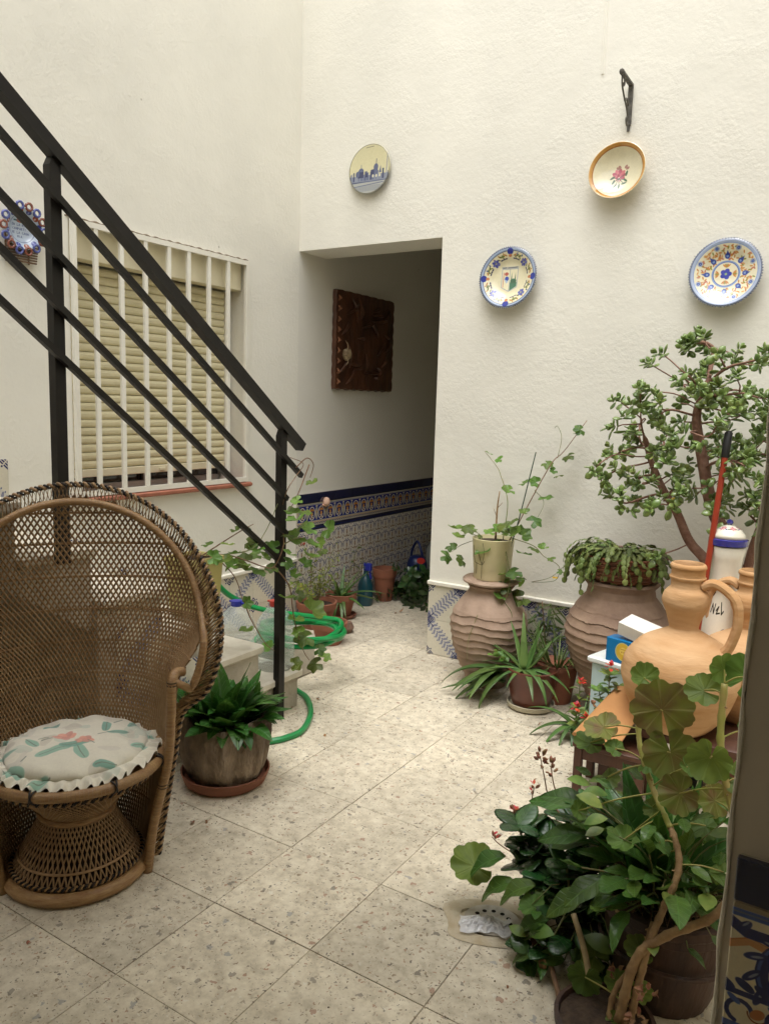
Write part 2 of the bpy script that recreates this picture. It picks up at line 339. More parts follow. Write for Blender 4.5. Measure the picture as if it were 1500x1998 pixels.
# ---- floor: mortar bed and separate terrazzo tiles
mb = MB(); mb.box(-.1, 5.1, -6.6, 4.2, -.20, -.0035)
floor = struct('floor', mb, mat('mortar', (.40,.34,.25), .95, (.25,.20,.14), 7))
def terrazzo():
    m = bpy.data.materials.new('terrazzo'); m.use_nodes = True; n = m.node_tree.nodes; l = m.node_tree.links; p = n['Principled BSDF']
    g = n.new('ShaderNodeNewGeometry'); oi = n.new('ShaderNodeObjectInfo')
    sc = n.new('ShaderNodeVectorMath'); sc.operation = 'SCALE'; sc.inputs['Scale'].default_value = 9.0
    cmb = n.new('ShaderNodeCombineXYZ'); l.new(oi.outputs['Random'], cmb.inputs[2]); l.new(oi.outputs['Random'], cmb.inputs[0]); l.new(cmb.outputs[0], sc.inputs[0])
    ad = n.new('ShaderNodeVectorMath'); ad.operation = 'ADD'; l.new(g.outputs['Position'], ad.inputs[0]); l.new(sc.outputs[0], ad.inputs[1])
    # warp so that the chips are irregular
    wn_ = n.new('ShaderNodeTexNoise'); wn_.inputs['Scale'].default_value = 60; wn_.inputs['Detail'].default_value = 2; l.new(ad.outputs[0], wn_.inputs['Vector'])
    ws = n.new('ShaderNodeVectorMath'); ws.operation = 'SCALE'; ws.inputs['Scale'].default_value = .030; l.new(wn_.outputs['Color'], ws.inputs[0])
    vec = n.new('ShaderNodeVectorMath'); vec.operation = 'ADD'; l.new(ad.outputs[0], vec.inputs[0]); l.new(ws.outputs[0], vec.inputs[1])
    base = n.new('ShaderNodeTexNoise'); base.inputs['Scale'].default_value = 26; base.inputs['Detail'].default_value = 8; base.inputs['Roughness'].default_value = .7; l.new(ad.outputs[0], base.inputs['Vector'])
    cr = n.new('ShaderNodeValToRGB'); e = cr.color_ramp.elements; e[0].position = .3; e[0].color = (.43,.375,.28,1); e[1].position = .68; e[1].color = (.74,.675,.535,1)
    e2 = e.new(.5); e2.color = (.63,.56,.43,1); l.new(base.outputs['Fac'], cr.inputs[0]); col = cr.outputs[0]
    for scale, thr, dens, cols, st in ((33, .28, .77, [(.16,.14,.12),(.34,.25,.17),(.26,.27,.28),(.30,.13,.08),(.07,.06,.055)], .62),
                                   (84, .32, .68, [(.24,.17,.10),(.36,.30,.22),(.12,.10,.08),(.70,.66,.56),(.38,.22,.14)], .8),
                                   (160, .36, .80, [(.28,.20,.12),(.20,.16,.11),(.45,.36,.25),(.12,.10,.08),(.4,.3,.2)], .7)):
        v = n.new('ShaderNodeTexVoronoi'); v.inputs['Scale'].default_value = scale; v.inputs['Randomness'].default_value = 1; l.new(vec.outputs[0], v.inputs['Vector'])
        a = n.new('ShaderNodeMath'); a.operation = 'LESS_THAN'; a.inputs[1].default_value = thr; l.new(v.outputs['Distance'], a.inputs[0])
        sp = n.new('ShaderNodeSeparateColor'); l.new(v.outputs['Color'], sp.inputs[0])
        b = n.new('ShaderNodeMath'); b.operation = 'GREATER_THAN'; b.inputs[1].default_value = dens; l.new(sp.outputs[0], b.inputs[0])
        c = n.new('ShaderNodeMath'); c.operation = 'MULTIPLY'; l.new(a.outputs[0], c.inputs[0]); l.new(b.outputs[0], c.inputs[1])
        c2 = n.new('ShaderNodeMath'); c2.operation = 'MULTIPLY'; c2.inputs[1].default_value = st; l.new(c.outputs[0], c2.inputs[0])
        r = n.new('ShaderNodeValToRGB'); r.color_ramp.interpolation = 'CONSTANT'; el = r.color_ramp.elements
        el[0].color = (*cols[0],1); el[1].position = .8; el[1].color = (*cols[4],1)
        for q in (1, 2, 3): x = el.new(.2*q); x.color = (*cols[q],1)
        l.new(sp.outputs[1], r.inputs[0])
        mx = n.new('ShaderNodeMix'); mx.data_type = 'RGBA'; l.new(c2.outputs[0], mx.inputs['Factor']); l.new(col, mx.inputs['A']); l.new(r.outputs[0], mx.inputs['B']); col = mx.outputs['Result']
    # wear and dirt patches, per-tile shade
    d = n.new('ShaderNodeTexNoise'); d.inputs['Scale'].default_value = 3.0; d.inputs['Detail'].default_value = 5; l.new(g.outputs['Position'], d.inputs['Vector'])
    dr = n.new('ShaderNodeMapRange'); dr.inputs['From Min'].default_value = .35; dr.inputs['From Max'].default_value = .7; dr.inputs['To Min'].default_value = 1.06; dr.inputs['To Max'].default_value = .86; l.new(d.outputs['Fac'], dr.inputs['Value'])
    rr = n.new('ShaderNodeMapRange'); rr.inputs['To Min'].default_value = .90; rr.inputs['To Max'].default_value = 1.06; l.new(oi.outputs['Random'], rr.inputs['Value'])
    mm = n.new('ShaderNodeMath'); mm.operation = 'MULTIPLY'; l.new(dr.outputs[0], mm.inputs[0]); l.new(rr.outputs[0], mm.inputs[1])
    h = n.new('ShaderNodeHueSaturation'); l.new(mm.outputs[0], h.inputs['Value']); l.new(col, h.inputs['Color']); l.new(h.outputs[0], p.inputs['Base Color'])
    p.inputs['Roughness'].default_value = .62; p.inputs['Specular IOR Level'].default_value = .35
    bp = n.new('ShaderNodeBump'); bp.inputs['Strength'].default_value = .25; bp.inputs['Distance'].default_value = .002; l.new(base.outputs['Fac'], bp.inputs['Height']); l.new(bp.outputs[0], p.inputs['Normal'])
    return m
M_terrazzo = terrazzo()
TS = .337
mb = MB(); mb.bev(-TS/2+.0010, TS/2-.0010, -TS/2+.0010, TS/2-.0010, -.004, 0, .0010); tile_me = mb.mesh('terrazzo_tile', M_terrazzo, False)
nt_ = 0
for j in range(-7, 13):
    for i in range(-5, 8):
        cx_, cy_ = 1.59+TS*(i+.5), -2.32+TS*(j+.5)
        if cx_ < -.1 or cx_ > 4.1 or cy_ < -4.6: continue
        if cy_ > BT-.1 and cx_ > 1.4: continue
        if abs(cx_-2.33) < .1 and abs(cy_+1.81) < .1: pass
        o = link('tile', tile_me, floor, (cx_+ru(-.0006,.0006), cy_+ru(-.0006,.0006), ru(-.0007,.0004))); o.rotation_euler = (ru(-.001,.001), ru(-.001,.001), 0); nt_ += 1
mb = MB(); mb.box(-.05, 5.0, -6.5, -4.62, -.003, -.002); mb.box(4.15, 5.0, -4.62, 0, -.003, -.002)
part('floor_rest', mb, M_terrazzo, floor)

# ---- printed tiles
NAVY = (22, 26, 66); BLUE = (52, 66, 120); CREAM = (206, 198, 172); ORAN = (186, 124, 62)
def tile_chain():
    c = Canvas(176, 176, (208, 202, 184)); B = (92, 98, 132); L = (150,152,170); D = (34, 42, 90)
    c.line([(0,0),(1,1)], .30, (186,184,182), .55)
    for k in range(12):
        t = .03+.085*k
        for s_ in (-1, 1):
            a = math.pi/4+s_*1.05; x, y = t-math.sin(math.pi/4)*.075*s_, t+math.cos(math.pi/4)*.075*s_
            c.ell(x, y, .078, .026, B, a, .95); c.ell(x, y, .050, .010, L, a)
            c.ell(t-.707*.165*s_, t+.707*.165*s_, .022, .016, B, a)
        c.ell(t+.04, t+.04, .02, .02, B, 0, .9)
    for (x, y, u, v) in ((0., 0., 1, 1), (1., 1., -1, -1)):
        for q in (.06, .12, .18): c.line([(x+u*q, y), (x, y+v*q)], .026, D)
        c.line([(x, y), (x+u*.2, y+v*.2)], .022, D)
    for (x, y, u, v) in ((0, 1, 1, -1), (1, 0, -1, 1)):
        for q in (.07, .14, .21): c.line([(x+u*q, y), (x, y+v*q)], .030, D)
        c.line([(x, y), (x+u*.19, y+v*.19)], .028, (208,202,184)); c.ell(x+u*.14, y+v*.14, .022, .022, D)
    c.noise(.012); return c
def tile_band():      # frieze tile: navy ground, ochre palmettes between pale columns, a lower running strip
    c = Canvas(192, 192, (224,218,200))
    c.rect(0, 1, .34, .93, (38, 48, 118)); c.rect(0, 1, .93, 1, CREAM); c.rect(0, 1, .94, .965, (120,124,140)); c.rect(0, 1, .20, .34, (176,168,150))
    for x in (.25, .75):
        pale = (216,208,186)
        c.ell(x, .62, .17, .25, pale); c.ell(x, .62, .14, .22, (44,50,100))
        for a in (-.9, -.45, 0, .45, .9): c.ell(x+.10*math.sin(a), .66+.10*math.cos(a), .05, .022, ORAN, PI/2-a)
        c.ell(x, .60, .05, .07, (200,140,70)); c.ell(x, .50, .025, .07, ORAN)
        for s_ in (-1, 1): c.arc(x+.07*s_, .50, .05, PI/2, PI/2+s_*3.4, .022, pale)
    for x in (0, .5, 1.0):
        c.ell(x, .62, .065, .24, (188,180,156)); c.line([(x, .42), (x, .84)], .03, (90,96,110)); c.ell(x, .66, .03, .05, (150,120,80)); c.ell(x, .88, .06, .03, (188,180,156))
    for x in np.arange(0, 1.01, .125): c.arc(float(x), .22, .05, 0, PI, .018, (40,46,96)); c.ell(float(x)+.06, .30, .016, .03, ORAN)
    c.rect(0, 1, .335, .35, (190,182,160)); c.rect(0, 1, 0, .18, (18, 22, 60)); c.rect(0, 1, .175, .20, (170,164,150)); c.rect(0, 1, .06, .08, (60,66,110)); c.noise(.012); return c
def tile_field():
    c = Canvas(176, 176, (208, 202, 190)); K = (50,52,104); Br = (104,78,62); Lv = (120,114,134)
    for x in (.25, .75):
        for y0 in (-.02, .48):
            for s_ in (-1, 1):
                c.arc(x+s_*.11, y0+.33, .085, PI/2-s_*PI/2-s_*.3, PI/2-s_*PI/2+s_*3.6, .034, K, taper=True)
                c.arc(x+s_*.10, y0+.14, .07, PI/2-s_*PI/2, PI/2-s_*PI/2-s_*3.0, .026, Br)
                c.ell(x+s_*.19, y0+.24, .018, .055, Lv, s_*.3); c.ell(x+s_*.06, y0+.46, .04, .018, (70,76,126), s_*.6)
            c.ell(x, y0+.24, .030, .085, Br); c.ell(x, y0+.26, .012, .05, (196,160,110)); c.ell(x, y0+.40, .028, .028, K); c.ell(x, y0+.08, .022, .03, (150,96,66))
    for x in (0., .5, 1.):
        for y in (.02, .27, .52, .77, 1.0): c.ell(x, y, .026, .052, Lv); c.ell(x, y+.10, .014, .022, Br)
    c.noise(.02); return c
def tile_scroll():    # large frieze tile of the near wall: navy acanthus scroll and ochre curl on cream
    c = Canvas(320, 320, (212, 202, 172)); N1 = (24, 36, 96); N2 = (60, 84, 150); O = (180, 112, 60)
    c.rect(0, 1, .955, 1, (150,136,112)); c.rect(0, 1, .90, .955, N2); c.rect(0, 1, .925, .935, (96,104,120))
    c.line([(-.05,.66),(.12,.74),(.30,.70),(.5,.66),(.62,.55),(.8,.46),(1.05,.58)], .045, (196,140,88)); c.line([(-.05,.69),(.12,.77),(.30,.73),(.52,.69),(.66,.56),(.8,.50),(1.05,.62)], .010, O)
    P = [(-.05,.88),(.10,.80),(.30,.80),(.50,.82)]; c.line(P, .075, N1)
    c.arc(.46, .56, .25, PI*.55, PI*1.30, .085, N1); c.arc(.46, .56, .27, PI*.6, PI*1.2, .02, N2)
    c.arc(.46, .56, .25, PI*.55, -PI*.15, .07, N1, taper=True)
    for a in np.linspace(.3, 1.35, 8): c.ell(.46+.31*math.cos(PI*a), .56+.31*math.sin(PI*a), .075, .028, N1, PI*a+.6); c.ell(.46+.30*math.cos(PI*a), .56+.30*math.sin(PI*a), .04, .009, (120,128,150), PI*a+.6)
    for x in (.08, .62, .74, .86, .97): c.ell(x, .85-.02*math.sin(x*9), .06, .03, N1, .8); c.ell(x+.01, .86, .03, .008, (120,128,150), .8)
    c.ell(.62, .58, .05, .05, O); c.arc(.62, .60, .08, 0, 4.5, .014, (120,66,36)); c.ell(.60, .67, .025, .045, O, .5)
    for x in (.0, .12, .24, .36, .5, .66, .8, .92): c.ell(x, .40+.02*math.sin(x*11), .07, .030, N1, -.5)
    c.rect(0, 1, .335, .375, N1)
    for x in (.1, .35, .6, .85): c.arc(x, .22, .08, 0, PI*1.4, .03, N1); c.ell(x+.11, .24, .05, .035, O, .6); c.arc(x+.11, .24, .06, PI, 2*PI, .01, (120,66,36)); c.ell(x-.04, .30, .05, .02, N2, -.6)
    c.rect(0, 1, .085, .13, N2); c.rect(0, 1, .02, .045, (150,136,112)); c.rect(0, 1, 0, .02, N1); c.rect(0, 1, .045, .085, N1)
    c.noise(.01); return c
M_tchain = printed('chain_pattern_tile', tile_chain(), .22, .5, rand=.04)
M_tband = printed('palmette_frieze_tile', tile_band(), .2, .5, rand=.05)
M_tfield = printed('curl_pattern_tile', tile_field(), .25, .4, rand=.05)
M_tscroll = printed('acanthus_frieze_tile', tile_scroll(), .12, .8)
M_navy = mat('navy_glaze', (.006,.008,.035), .10, (.009,.012,.05), 12, coat=.8, rand=.15)
def tile_mesh(name, w, h, m, flipu=False, flipv=False, th=.008, plane='x'):
    """glazed tile, chamfered, w across and h high; faces +x (plane x) or -y (plane y)"""
    mb = MB(); mb.bev(0, w, 0, h, 0, th, .0015)
    def uv(c): u, v = c[0]/w, c[1]/h; return (1-u if flipu else u, 1-v if flipv else v)
    me = mb.mesh(name, m, False, uv=uv)
    for v in me.vertices:
        a, b, t = v.co
        v.co = (t, a, b) if plane == 'x' else (a, -t, b)
    if plane == 'x':
        pass
    me.update(); return me
g = .0016
def skin(parent, name, x0, x1, y0, y1, z0, z1):
    mb = MB(); mb.box(x0, x1, y0, y1, z0, z1); return part(name, mb, M_grout, parent, smooth=False)
# back wall dado: chain tiles in two rows meeting in diamonds, white cap above
skin(wallB, 'grout_bed', BX, 3.6, -.005, -.0005, 0, .402)
vars_ = {(fu, fv): tile_mesh('chain_tile', .2-g, .2-g, M_tchain, fu, fv, .006, 'y') for fu in (0,1) for fv in (0,1)}
for i in range(13):
    for j in (0, 1):
        link('tile', vars_[(i % 2, 1-j if True else j)], wallB, (BX+.002+.2*i+g/2, -.005, .001+.2*j+g/2))
mb = MB(); mb.bev(BX-.004, 3.6, -.022, .001, .402, .425, .004); part('dado_cap', mb, M_cap, wallB)
# the same tiles along the left wall up to the stair and stepping up beside it
vx = {(fu, fv): tile_mesh('chain_tile', .2-g, .2-g, M_tchain, fu, fv, .006, 'x') for fu in (0,1) for fv in (0,1)}
skin(wallA, 'grout_bed', .0005, .005, -1.2, -.001, 0, .402)
for i in range(6):
    for j in (0, 1): link('tile', vx[(i % 2, 1-j)], wallA, (.005, -.2*(i+1)-.001+g/2, .001+.2*j+g/2))
mb = MB(); mb.bev(-.001, .022, -1.2, -.001, .402, .425, .004); part('dado_cap', mb, M_cap, wallA)
for (y, z) in ((-1.50,.372), (-1.77,.552), (-2.10,.93)):
    link('tile', vx[(1, 0)], wallA, (.001, y, z))
# corridor dado
skin(corrA, 'grout_bed', .0005, .009, .001, 3.9, 0, .822)
nv = tile_mesh('navy_tile', .2-g, .063, M_navy, th=.010); bd = tile_mesh('frieze_tile', .2-g, .178-g, M_tband, th=.006); fl = tile_mesh('field_tile', .2-g, .19-g, M_tfield, th=.006)
for i in range(19):
    y = .198*i-.196+.198+g/2
    link('tile', nv, corrA, (.004, y, .758)); link('tile', bd, corrA, (.004, y, .758-.178))
    for z in (.580-.19, .580-.38, .580-.57): link('tile', fl, corrA, (.004, y, z))
# near wall dado (faces the camera)
skin(wallC, 'grout_bed', PX+.02, 3.9, PY-.005, PY-.0005, 0, .822)
nv2 = tile_mesh('navy_tile', .2-g, .060, M_navy, th=.012, plane='y'); sc2 = tile_mesh('scroll_tile', .2-g, .2-g, M_tscroll, th=.008, plane='y'); nb2 = tile_mesh('navy_tile', .2-g, .03, M_navy, th=.012, plane='y')
for i in range(5):
    x = PX+.016+.2*i
    link('tile', nv2, wallC, (x, PY-.004, .762)); link('tile', sc2, wallC, (x, PY-.004, .561))
    link('tile', nb2, wallC, (x, PY-.004, .530)); link('tile', sc2, wallC, (x, PY-.004, .329)); link('tile', sc2, wallC, (x, PY-.004, .128))

# ---- staircase along the left wall
M_cement = mat('pale_cement', (.50,.46,.38), .85, (.38,.34,.27), 9, bump=.35, bscale=50)
M_marble = mat('stair_slab', (.66,.62,.52), .5, (.56,.51,.41), 14, bump=.1)
stair = thing('staircase', 'pale cement staircase climbing along the left wall behind the wicker chair', 'stairs', (0,0,0))
GO, RI, Y0 = .27, .18, -1.04
mb = MB()
NS = 12
for k in range(NS):
    y1_ = Y0-.02-GO*k; xr = .872 if k < 4 else .842
    if k < 4: mb.box(.03, xr, y1_-GO, y1_, 0, RI*(k+1)-.04)
    else:      # above the fourth step the flight is a slab, open underneath
        za, zb = RI*(k+1)-.04, RI*k-.10
        mb.add([(.03,y1_-GO,zb+RI*.9),(xr,y1_-GO,zb+RI*.9),(xr,y1_,zb-.02),(.03,y1_,zb-.02),(.03,y1_-GO,za),(xr,y1_-GO,za),(xr,y1_,za),(.03,y1_,za)],
               [(0,3,2,1),(4,5,6,7),(0,1,5,4),(1,2,6,5),(2,3,7,6),(3,0,4,7)])
part('stair_body', mb, M_cement, stair, smooth=False)
for k in range(NS):
    mb = MB(); y1_ = Y0-GO*k; mb.bev(.031, .892 if k < 4 else .858, y1_-GO-.015, y1_, RI*(k+1)-.038, RI*(k+1), .008); part('tread', mb, M_marble, stair)
for i in range(5):      # tiles up the exposed side of the lower steps
    yy = Y0-.03-.2*(i+1); step = int((Y0-.02-(yy+.2))/GO)
    for j in range(3):
        if .2*(j+1) < RI*(step+1)-.035 and step < 4: link('tile', vx[(i % 2, (i+j) % 2)], stair, (.873, yy, .005+.2*j))
# ================================================================== WINDOW
M_white = mat('white_enamel', (.80,.78,.70), .35, (.74,.71,.62), 6, coat=.2)
M_shut = mat('cream_shutter_slat', (.72,.66,.45), .5, (.66,.60,.39), 5, rand=.03)
M_sbox = mat('cream_shutter_box', (.75,.69,.50), .55, (.70,.64,.45), 4)
M_alu = mat('grey_aluminium', (.42,.42,.40), .35, (.34,.34,.33), 8, metal=.6)
M_dark = mat('dark_glass', (.012,.013,.014), .06, spec=.8)
M_sill = mat('terracotta_sill', (.36,.13,.075), .7, (.28,.10,.06), 20, bump=.15)
win = thing('window', 'window with cream roller shutter almost fully lowered, set in the left wall', 'window', (0,-1.02,WZ0))
def W(y): return y+1.02
def Zs(z): return z-WZ0
mb = MB(); mb.bev(-.10, -.03, W(-1.578), W(-.468), Zs(1.995), Zs(2.150), .004); part('shutter_box', mb, M_sbox, win)
mb = MB()
N_SL = 24; SP = (1.992-1.052)/N_SL
mb.add([], [])
def slat(y0, y1, h):
    m = MB(); P = [(0,0),(.007,.004),(.011,h*.30),(.012,h*.62),(.008,h*.92),(.001,h-.001)]
    vs = [(a, y0, b) for a, b in P] + [(a, y1, b) for a, b in P]; n = len(P)
    m.add(vs, [(i, i+n, i+n+1, i+1) for i in range(n-1)] + [tuple(range(n)), tuple(reversed(range(n, 2*n)))]); return m
sl_me = slat(W(-1.57), W(-.505), SP).mesh('slat', M_shut, False)
for k in range(N_SL): link('slat', sl_me, win, (-.135+ru(-.001,.001), 0, Zs(1.052+SP*k)))
mb = MB(); mb.bev(-.140, -.120, W(-1.57), W(-.505), Zs(1.012), Zs(1.050), .003); part('shutter_bottom_rail', mb, M_sbox, win)
mb = MB(); mb.bev(-.122, -.112, W(-.99), W(-.95), Zs(1.022), Zs(1.040), .003); part('handle', mb, M_sbox, win)
mb = MB(); mb.box(-.150, -.115, W(-.503), W(-.490), Zs(.94), Zs(1.995)); mb.box(-.150, -.115, W(-1.582), W(-1.572), Zs(.94), Zs(1.995)); part('guide_rail', mb, M_white, win, smooth=False)
mb = MB(); mb.box(-.20, -.19, W(-1.58), W(-.49), Zs(.94), Zs(1.08)); part('glass', mb, M_dark, win, smooth=False)
mb = MB(); mb.box(-.188, -.165, W(-1.57), W(-.505), Zs(.938), Zs(.972)); mb.box(-.186, -.167, W(-1.05), W(-1.0), Zs(.973), Zs(1.08)); part('sash', mb, M_alu, win, smooth=False)
mb = MB(); mb.box(-.26, -.15, W(-1.58), W(-.465), Zs(1.05), Zs(1.06)); part('inner_board', mb, M_dark, win, smooth=False)
mb = MB(); mb.bev(-.15, .035, W(-1.61), W(-.435), Zs(.912), Zs(.936), .006); part('sill', mb, M_sill, win)
gr = thing('window_grille', 'white painted iron grille of vertical bars over the shuttered window', 'window bars', (.012,-1.02,WZ0))
mb = MB()
for y in (-1.571, -.475): mb.box(-.008, .012, W(y-.011), W(y+.011), Zs(.939), Zs(2.154))
mb.box(-.008, .012, W(-1.5595), W(-.4865), Zs(2.128), Zs(2.152)); mb.box(-.008, .012, W(-1.5595), W(-.4865), Zs(.941), Zs(.965)); part('frame', mb, M_white, gr, smooth=False)
mb = MB(); mb.bev(-.006, .010, -.011, .011, 0, 1.163, .001); bar_me = mb.mesh('bar', M_white, False)
for y in (-1.458, -1.318, -1.179, -1.034, -.904, -.763, -.621): link('bar', bar_me, gr, (0, W(y), Zs(.965)))
mb = MB()
pts = [(.002, -1.60+.01*k, 2.160+.002*math.sin(k*.9)) for k in range(116)]
mb.tube(pts, [.003+.0015*math.sin(k*1.3) for k in range(116)], 5); part('window_head_crack', mb, mat('crack_shadow', (.22,.17,.12), .95), wallA)

# ================================================================== STAIR RAILING (square tube, satin black)
M_black = mat('satin_black_iron', (.007,.006,.005), .42, (.013,.010,.008), 7, bump=.05, bscale=30, spec=.3)
rail = thing('stair_railing', 'black square-tube iron railing with four slanting bars running up the stair', 'railing', (.91,-1.22,0))
def RL(x, y, z): return (x-.91, y+1.22, z)
SL = -.765
def hz(y, z0): return z0 + SL*(y+1.22)
def rbar(x, z0, ya, yb, w, h, nm='bar'):
    mb = MB(); p = RL(x, ya, hz(ya, z0)); q = RL(x, yb, hz(yb, z0)); mb.bar(p, q, w, h); part(nm, mb, M_black, rail, smooth=False)
rbar(.905, 1.294, -1.100, -3.9, .041, .038, 'handrail')
rbar(.930, 1.152, -1.125, -3.9, .019, .020)
rbar(.930, .985, -1.222, -3.9, .019, .020)
rbar(.930, .835, -1.222, -3.9, .019, .020)
rbar(.930, .690, -1.222, -3.9, .019, .020)
for (y, z0) in ((-1.222, 0.0), (-2.285, .87), (-3.45, 1.85)):
    mb = MB(); t = hz(y, 1.272); w = .0185
    mb.add([RL(.897-.016, y-w, z0), RL(.897+.016, y-w, z0), RL(.897+.016, y+w, z0), RL(.897-.016, y+w, z0),
            RL(.897-.016, y-w, t-.02), RL(.897+.016, y-w, t-.02), RL(.897+.016, y+w, t-.02), RL(.897-.016, y+w, t-.02),
            RL(.897-.016, y-w*.2, t+.012), RL(.897+.016, y-w*.2, t+.012), RL(.897+.016, y+w, t-.010), RL(.897-.016, y+w, t-.010)],
           [(3,2,1,0),(0,1,5,4),(1,2,6,5),(2,3,7,6),(3,0,4,7),(4,5,9,8),(5,6,10,9),(6,7,11,10),(7,4,8,11),(8,9,10,11)])
    part('post', mb, M_black, rail, smooth=False)

# ================================================================== PLATES ON THE WALLS
def cscr(c, s): return c
def plate_pic_city():
    c = Canvas(256, 256, (205, 198, 158)); B = (84, 92, 122); D = (48, 56, 92); G = (150,152,150)
    c.rect(0, 1, 0, .28, (156,158,152)); c.rect(0, 1, .24, .30, B); c.ell(.5, .12, .6, .06, (120,124,132), 0, .5); c.line([(.15,.17),(.85,.21)], .015, B); c.line([(.1,.25),(.9,.29)], .02, D)
    rng = random.Random(3)
    c.rect(.02, .98, .26, .38, (120,126,142))
    for k in range(26):
        x = rng.uniform(.03,.95); h = rng.uniform(.03,.12); c.rect(x, x+rng.uniform(.02,.05), .28, .36+h, rng.choice([B, D, (130,136,150), (96,104,130)]), .9)
    c.ell(.30, .45, .07, .085, B); c.rect(.23,.37,.34,.46, D); c.line([(.30,.53),(.30,.60)], .012, B); c.ell(.22,.42,.05,.06,B); c.poly([(.40,.34),(.44,.46),(.48,.34)], D)
    c.ell(.66, .52, .055, .07, B); c.rect(.61,.71,.36,.53, B); c.line([(.665,.58),(.665,.68)], .014, D); c.poly([(.74,.40),(.77,.55),(.80,.40)], B); c.rect(.56,.62,.38,.48,D)
    for x in (.6,.68,.76): c.ell(x,.35,.02,.03,(205,200,170))
    c.line([(.92,.42),(.925,.75)], .025, (150,150,150)); c.line([(.40,.93),(.58,.94)], .012, (120,116,96)); c.ring(.5,.5,.485,.014,(112,110,92)); c.noise(.01); return c
def plate_pic_rose():
    c = Canvas(256, 256, (216, 208, 176)); O = (176, 120, 52)
    c.ring(.5,.5,.465,.05,(190,140,70)); c.ring(.5,.5,.44,.012,(150,96,40))
    P = (186, 96, 104); c.ell(.5,.48,.10,.09,P)
    for k in range(9):
        a = k*.7; c.ell(.5+.085*math.cos(a), .48+.07*math.sin(a), .045, .03, (200,112,116) if k % 2 else (172,78,92), a)
    c.ell(.49,.47,.02,.03,(150,60,60)); c.ell(.5,.40,.02,.05,(226,190,180)); c.ell(.42,.40,.04,.03,(220,210,180))
    for (x,y,a) in ((.39,.44,.5),(.41,.36,1.1),(.62,.38,2.4),(.60,.32,.2),(.44,.28,.9),(.52,.27,1.6),(.63,.50,1.4)): c.ell(x,y,.05,.018,(70,96,70),a); c.line([(.5,.42),(x,y)], .008, (60,80,60))
    for (x,y,a) in ((.50,.62,2.2),(.61,.62,.9),(.47,.60,2.5),(.64,.59,.6)): c.ell(x,y,.035,.022,(160,116,104),a)
    c.noise(.012); return c
def plate_pic_shield():
    c = Canvas(300, 300, (218, 210, 176)); B = (58, 72, 132); O = (176,128,72); G = (96,104,48)
    c.ring(.5,.5,.475,.05,(150,166,190)); c.ring(.5,.5,.492,.02,(84,92,112)); c.ring(.5,.5,.445,.012,(80,88,120))
    for k in range(4):
        a = k*PI/2; c.ell(.5+.435*math.cos(a), .5+.435*math.sin(a), .05, .055, (30,46,140), a); c.ell(.5+.37*math.cos(a), .5+.37*math.sin(a), .03,.025, (186,120,80))
        for s_ in (-1,1):
            for t in (.22,.34,.46):
                b = a+s_*t; c.ell(.5+.385*math.cos(b), .5+.385*math.sin(b), .03,.013, [G,O,G][int(t*8)%3], b+s_*1.0); c.ell(.5+.33*math.cos(b), .5+.33*math.sin(b), .022,.010, (60,60,84), b+1.5)
        for t in (.30,.52,.75,1.02,1.25):
            b = a+t; c.ell(.5+.41*math.cos(b), .5+.41*math.sin(b), .020,.010, O if int(t*10)%2 else B, b); c.ell(.5+.36*math.cos(b+.06), .5+.36*math.sin(b+.06), .026,.009, G, b+.8)
        b = a+PI/4
        for q in range(7): c.ell(.5+.35*math.cos(b)+.04*math.cos(q), .5+.35*math.sin(b)+.04*math.sin(q), .026,.02, (70,76,150) if q%2 else (100,104,160), q)
    c.poly([(.36,.66),(.64,.66),(.64,.36),(.5,.29),(.36,.36)], (222,214,180)); c.line([(.36,.66),(.64,.66),(.64,.36),(.5,.29),(.36,.36),(.36,.66)], .010, (140,146,160)); c.rect(.35,.65,.665,.70,(170,170,160)); c.line([(.37,.68),(.43,.685)], .012, (70,76,90)); c.line([(.46,.682),(.62,.686)], .012, (70,76,90))
    c.line([(.5,.66),(.5,.29)], .008, (140,146,160)); c.poly([(.51,.30),(.63,.37),(.63,.44),(.51,.44)], (60,110,84)); c.ell(.57,.46,.055,.04,(70,116,90)); c.poly([(.52,.44),(.535,.60),(.55,.44)], (62,98,74)); c.poly([(.585,.44),(.60,.60),(.615,.44)], (62,98,74)); c.rect(.53,.62,.42,.48,(62,98,74))
    c.ell(.44,.58,.035,.03,(170,84,70)); c.ell(.45,.50,.035,.04,(50,70,160)); c.poly([(.40,.50),(.45,.42),(.48,.46)], (160,180,205)); c.line([(.39,.60),(.39,.36)], .014,(190,130,110)); c.noise(.012); return c
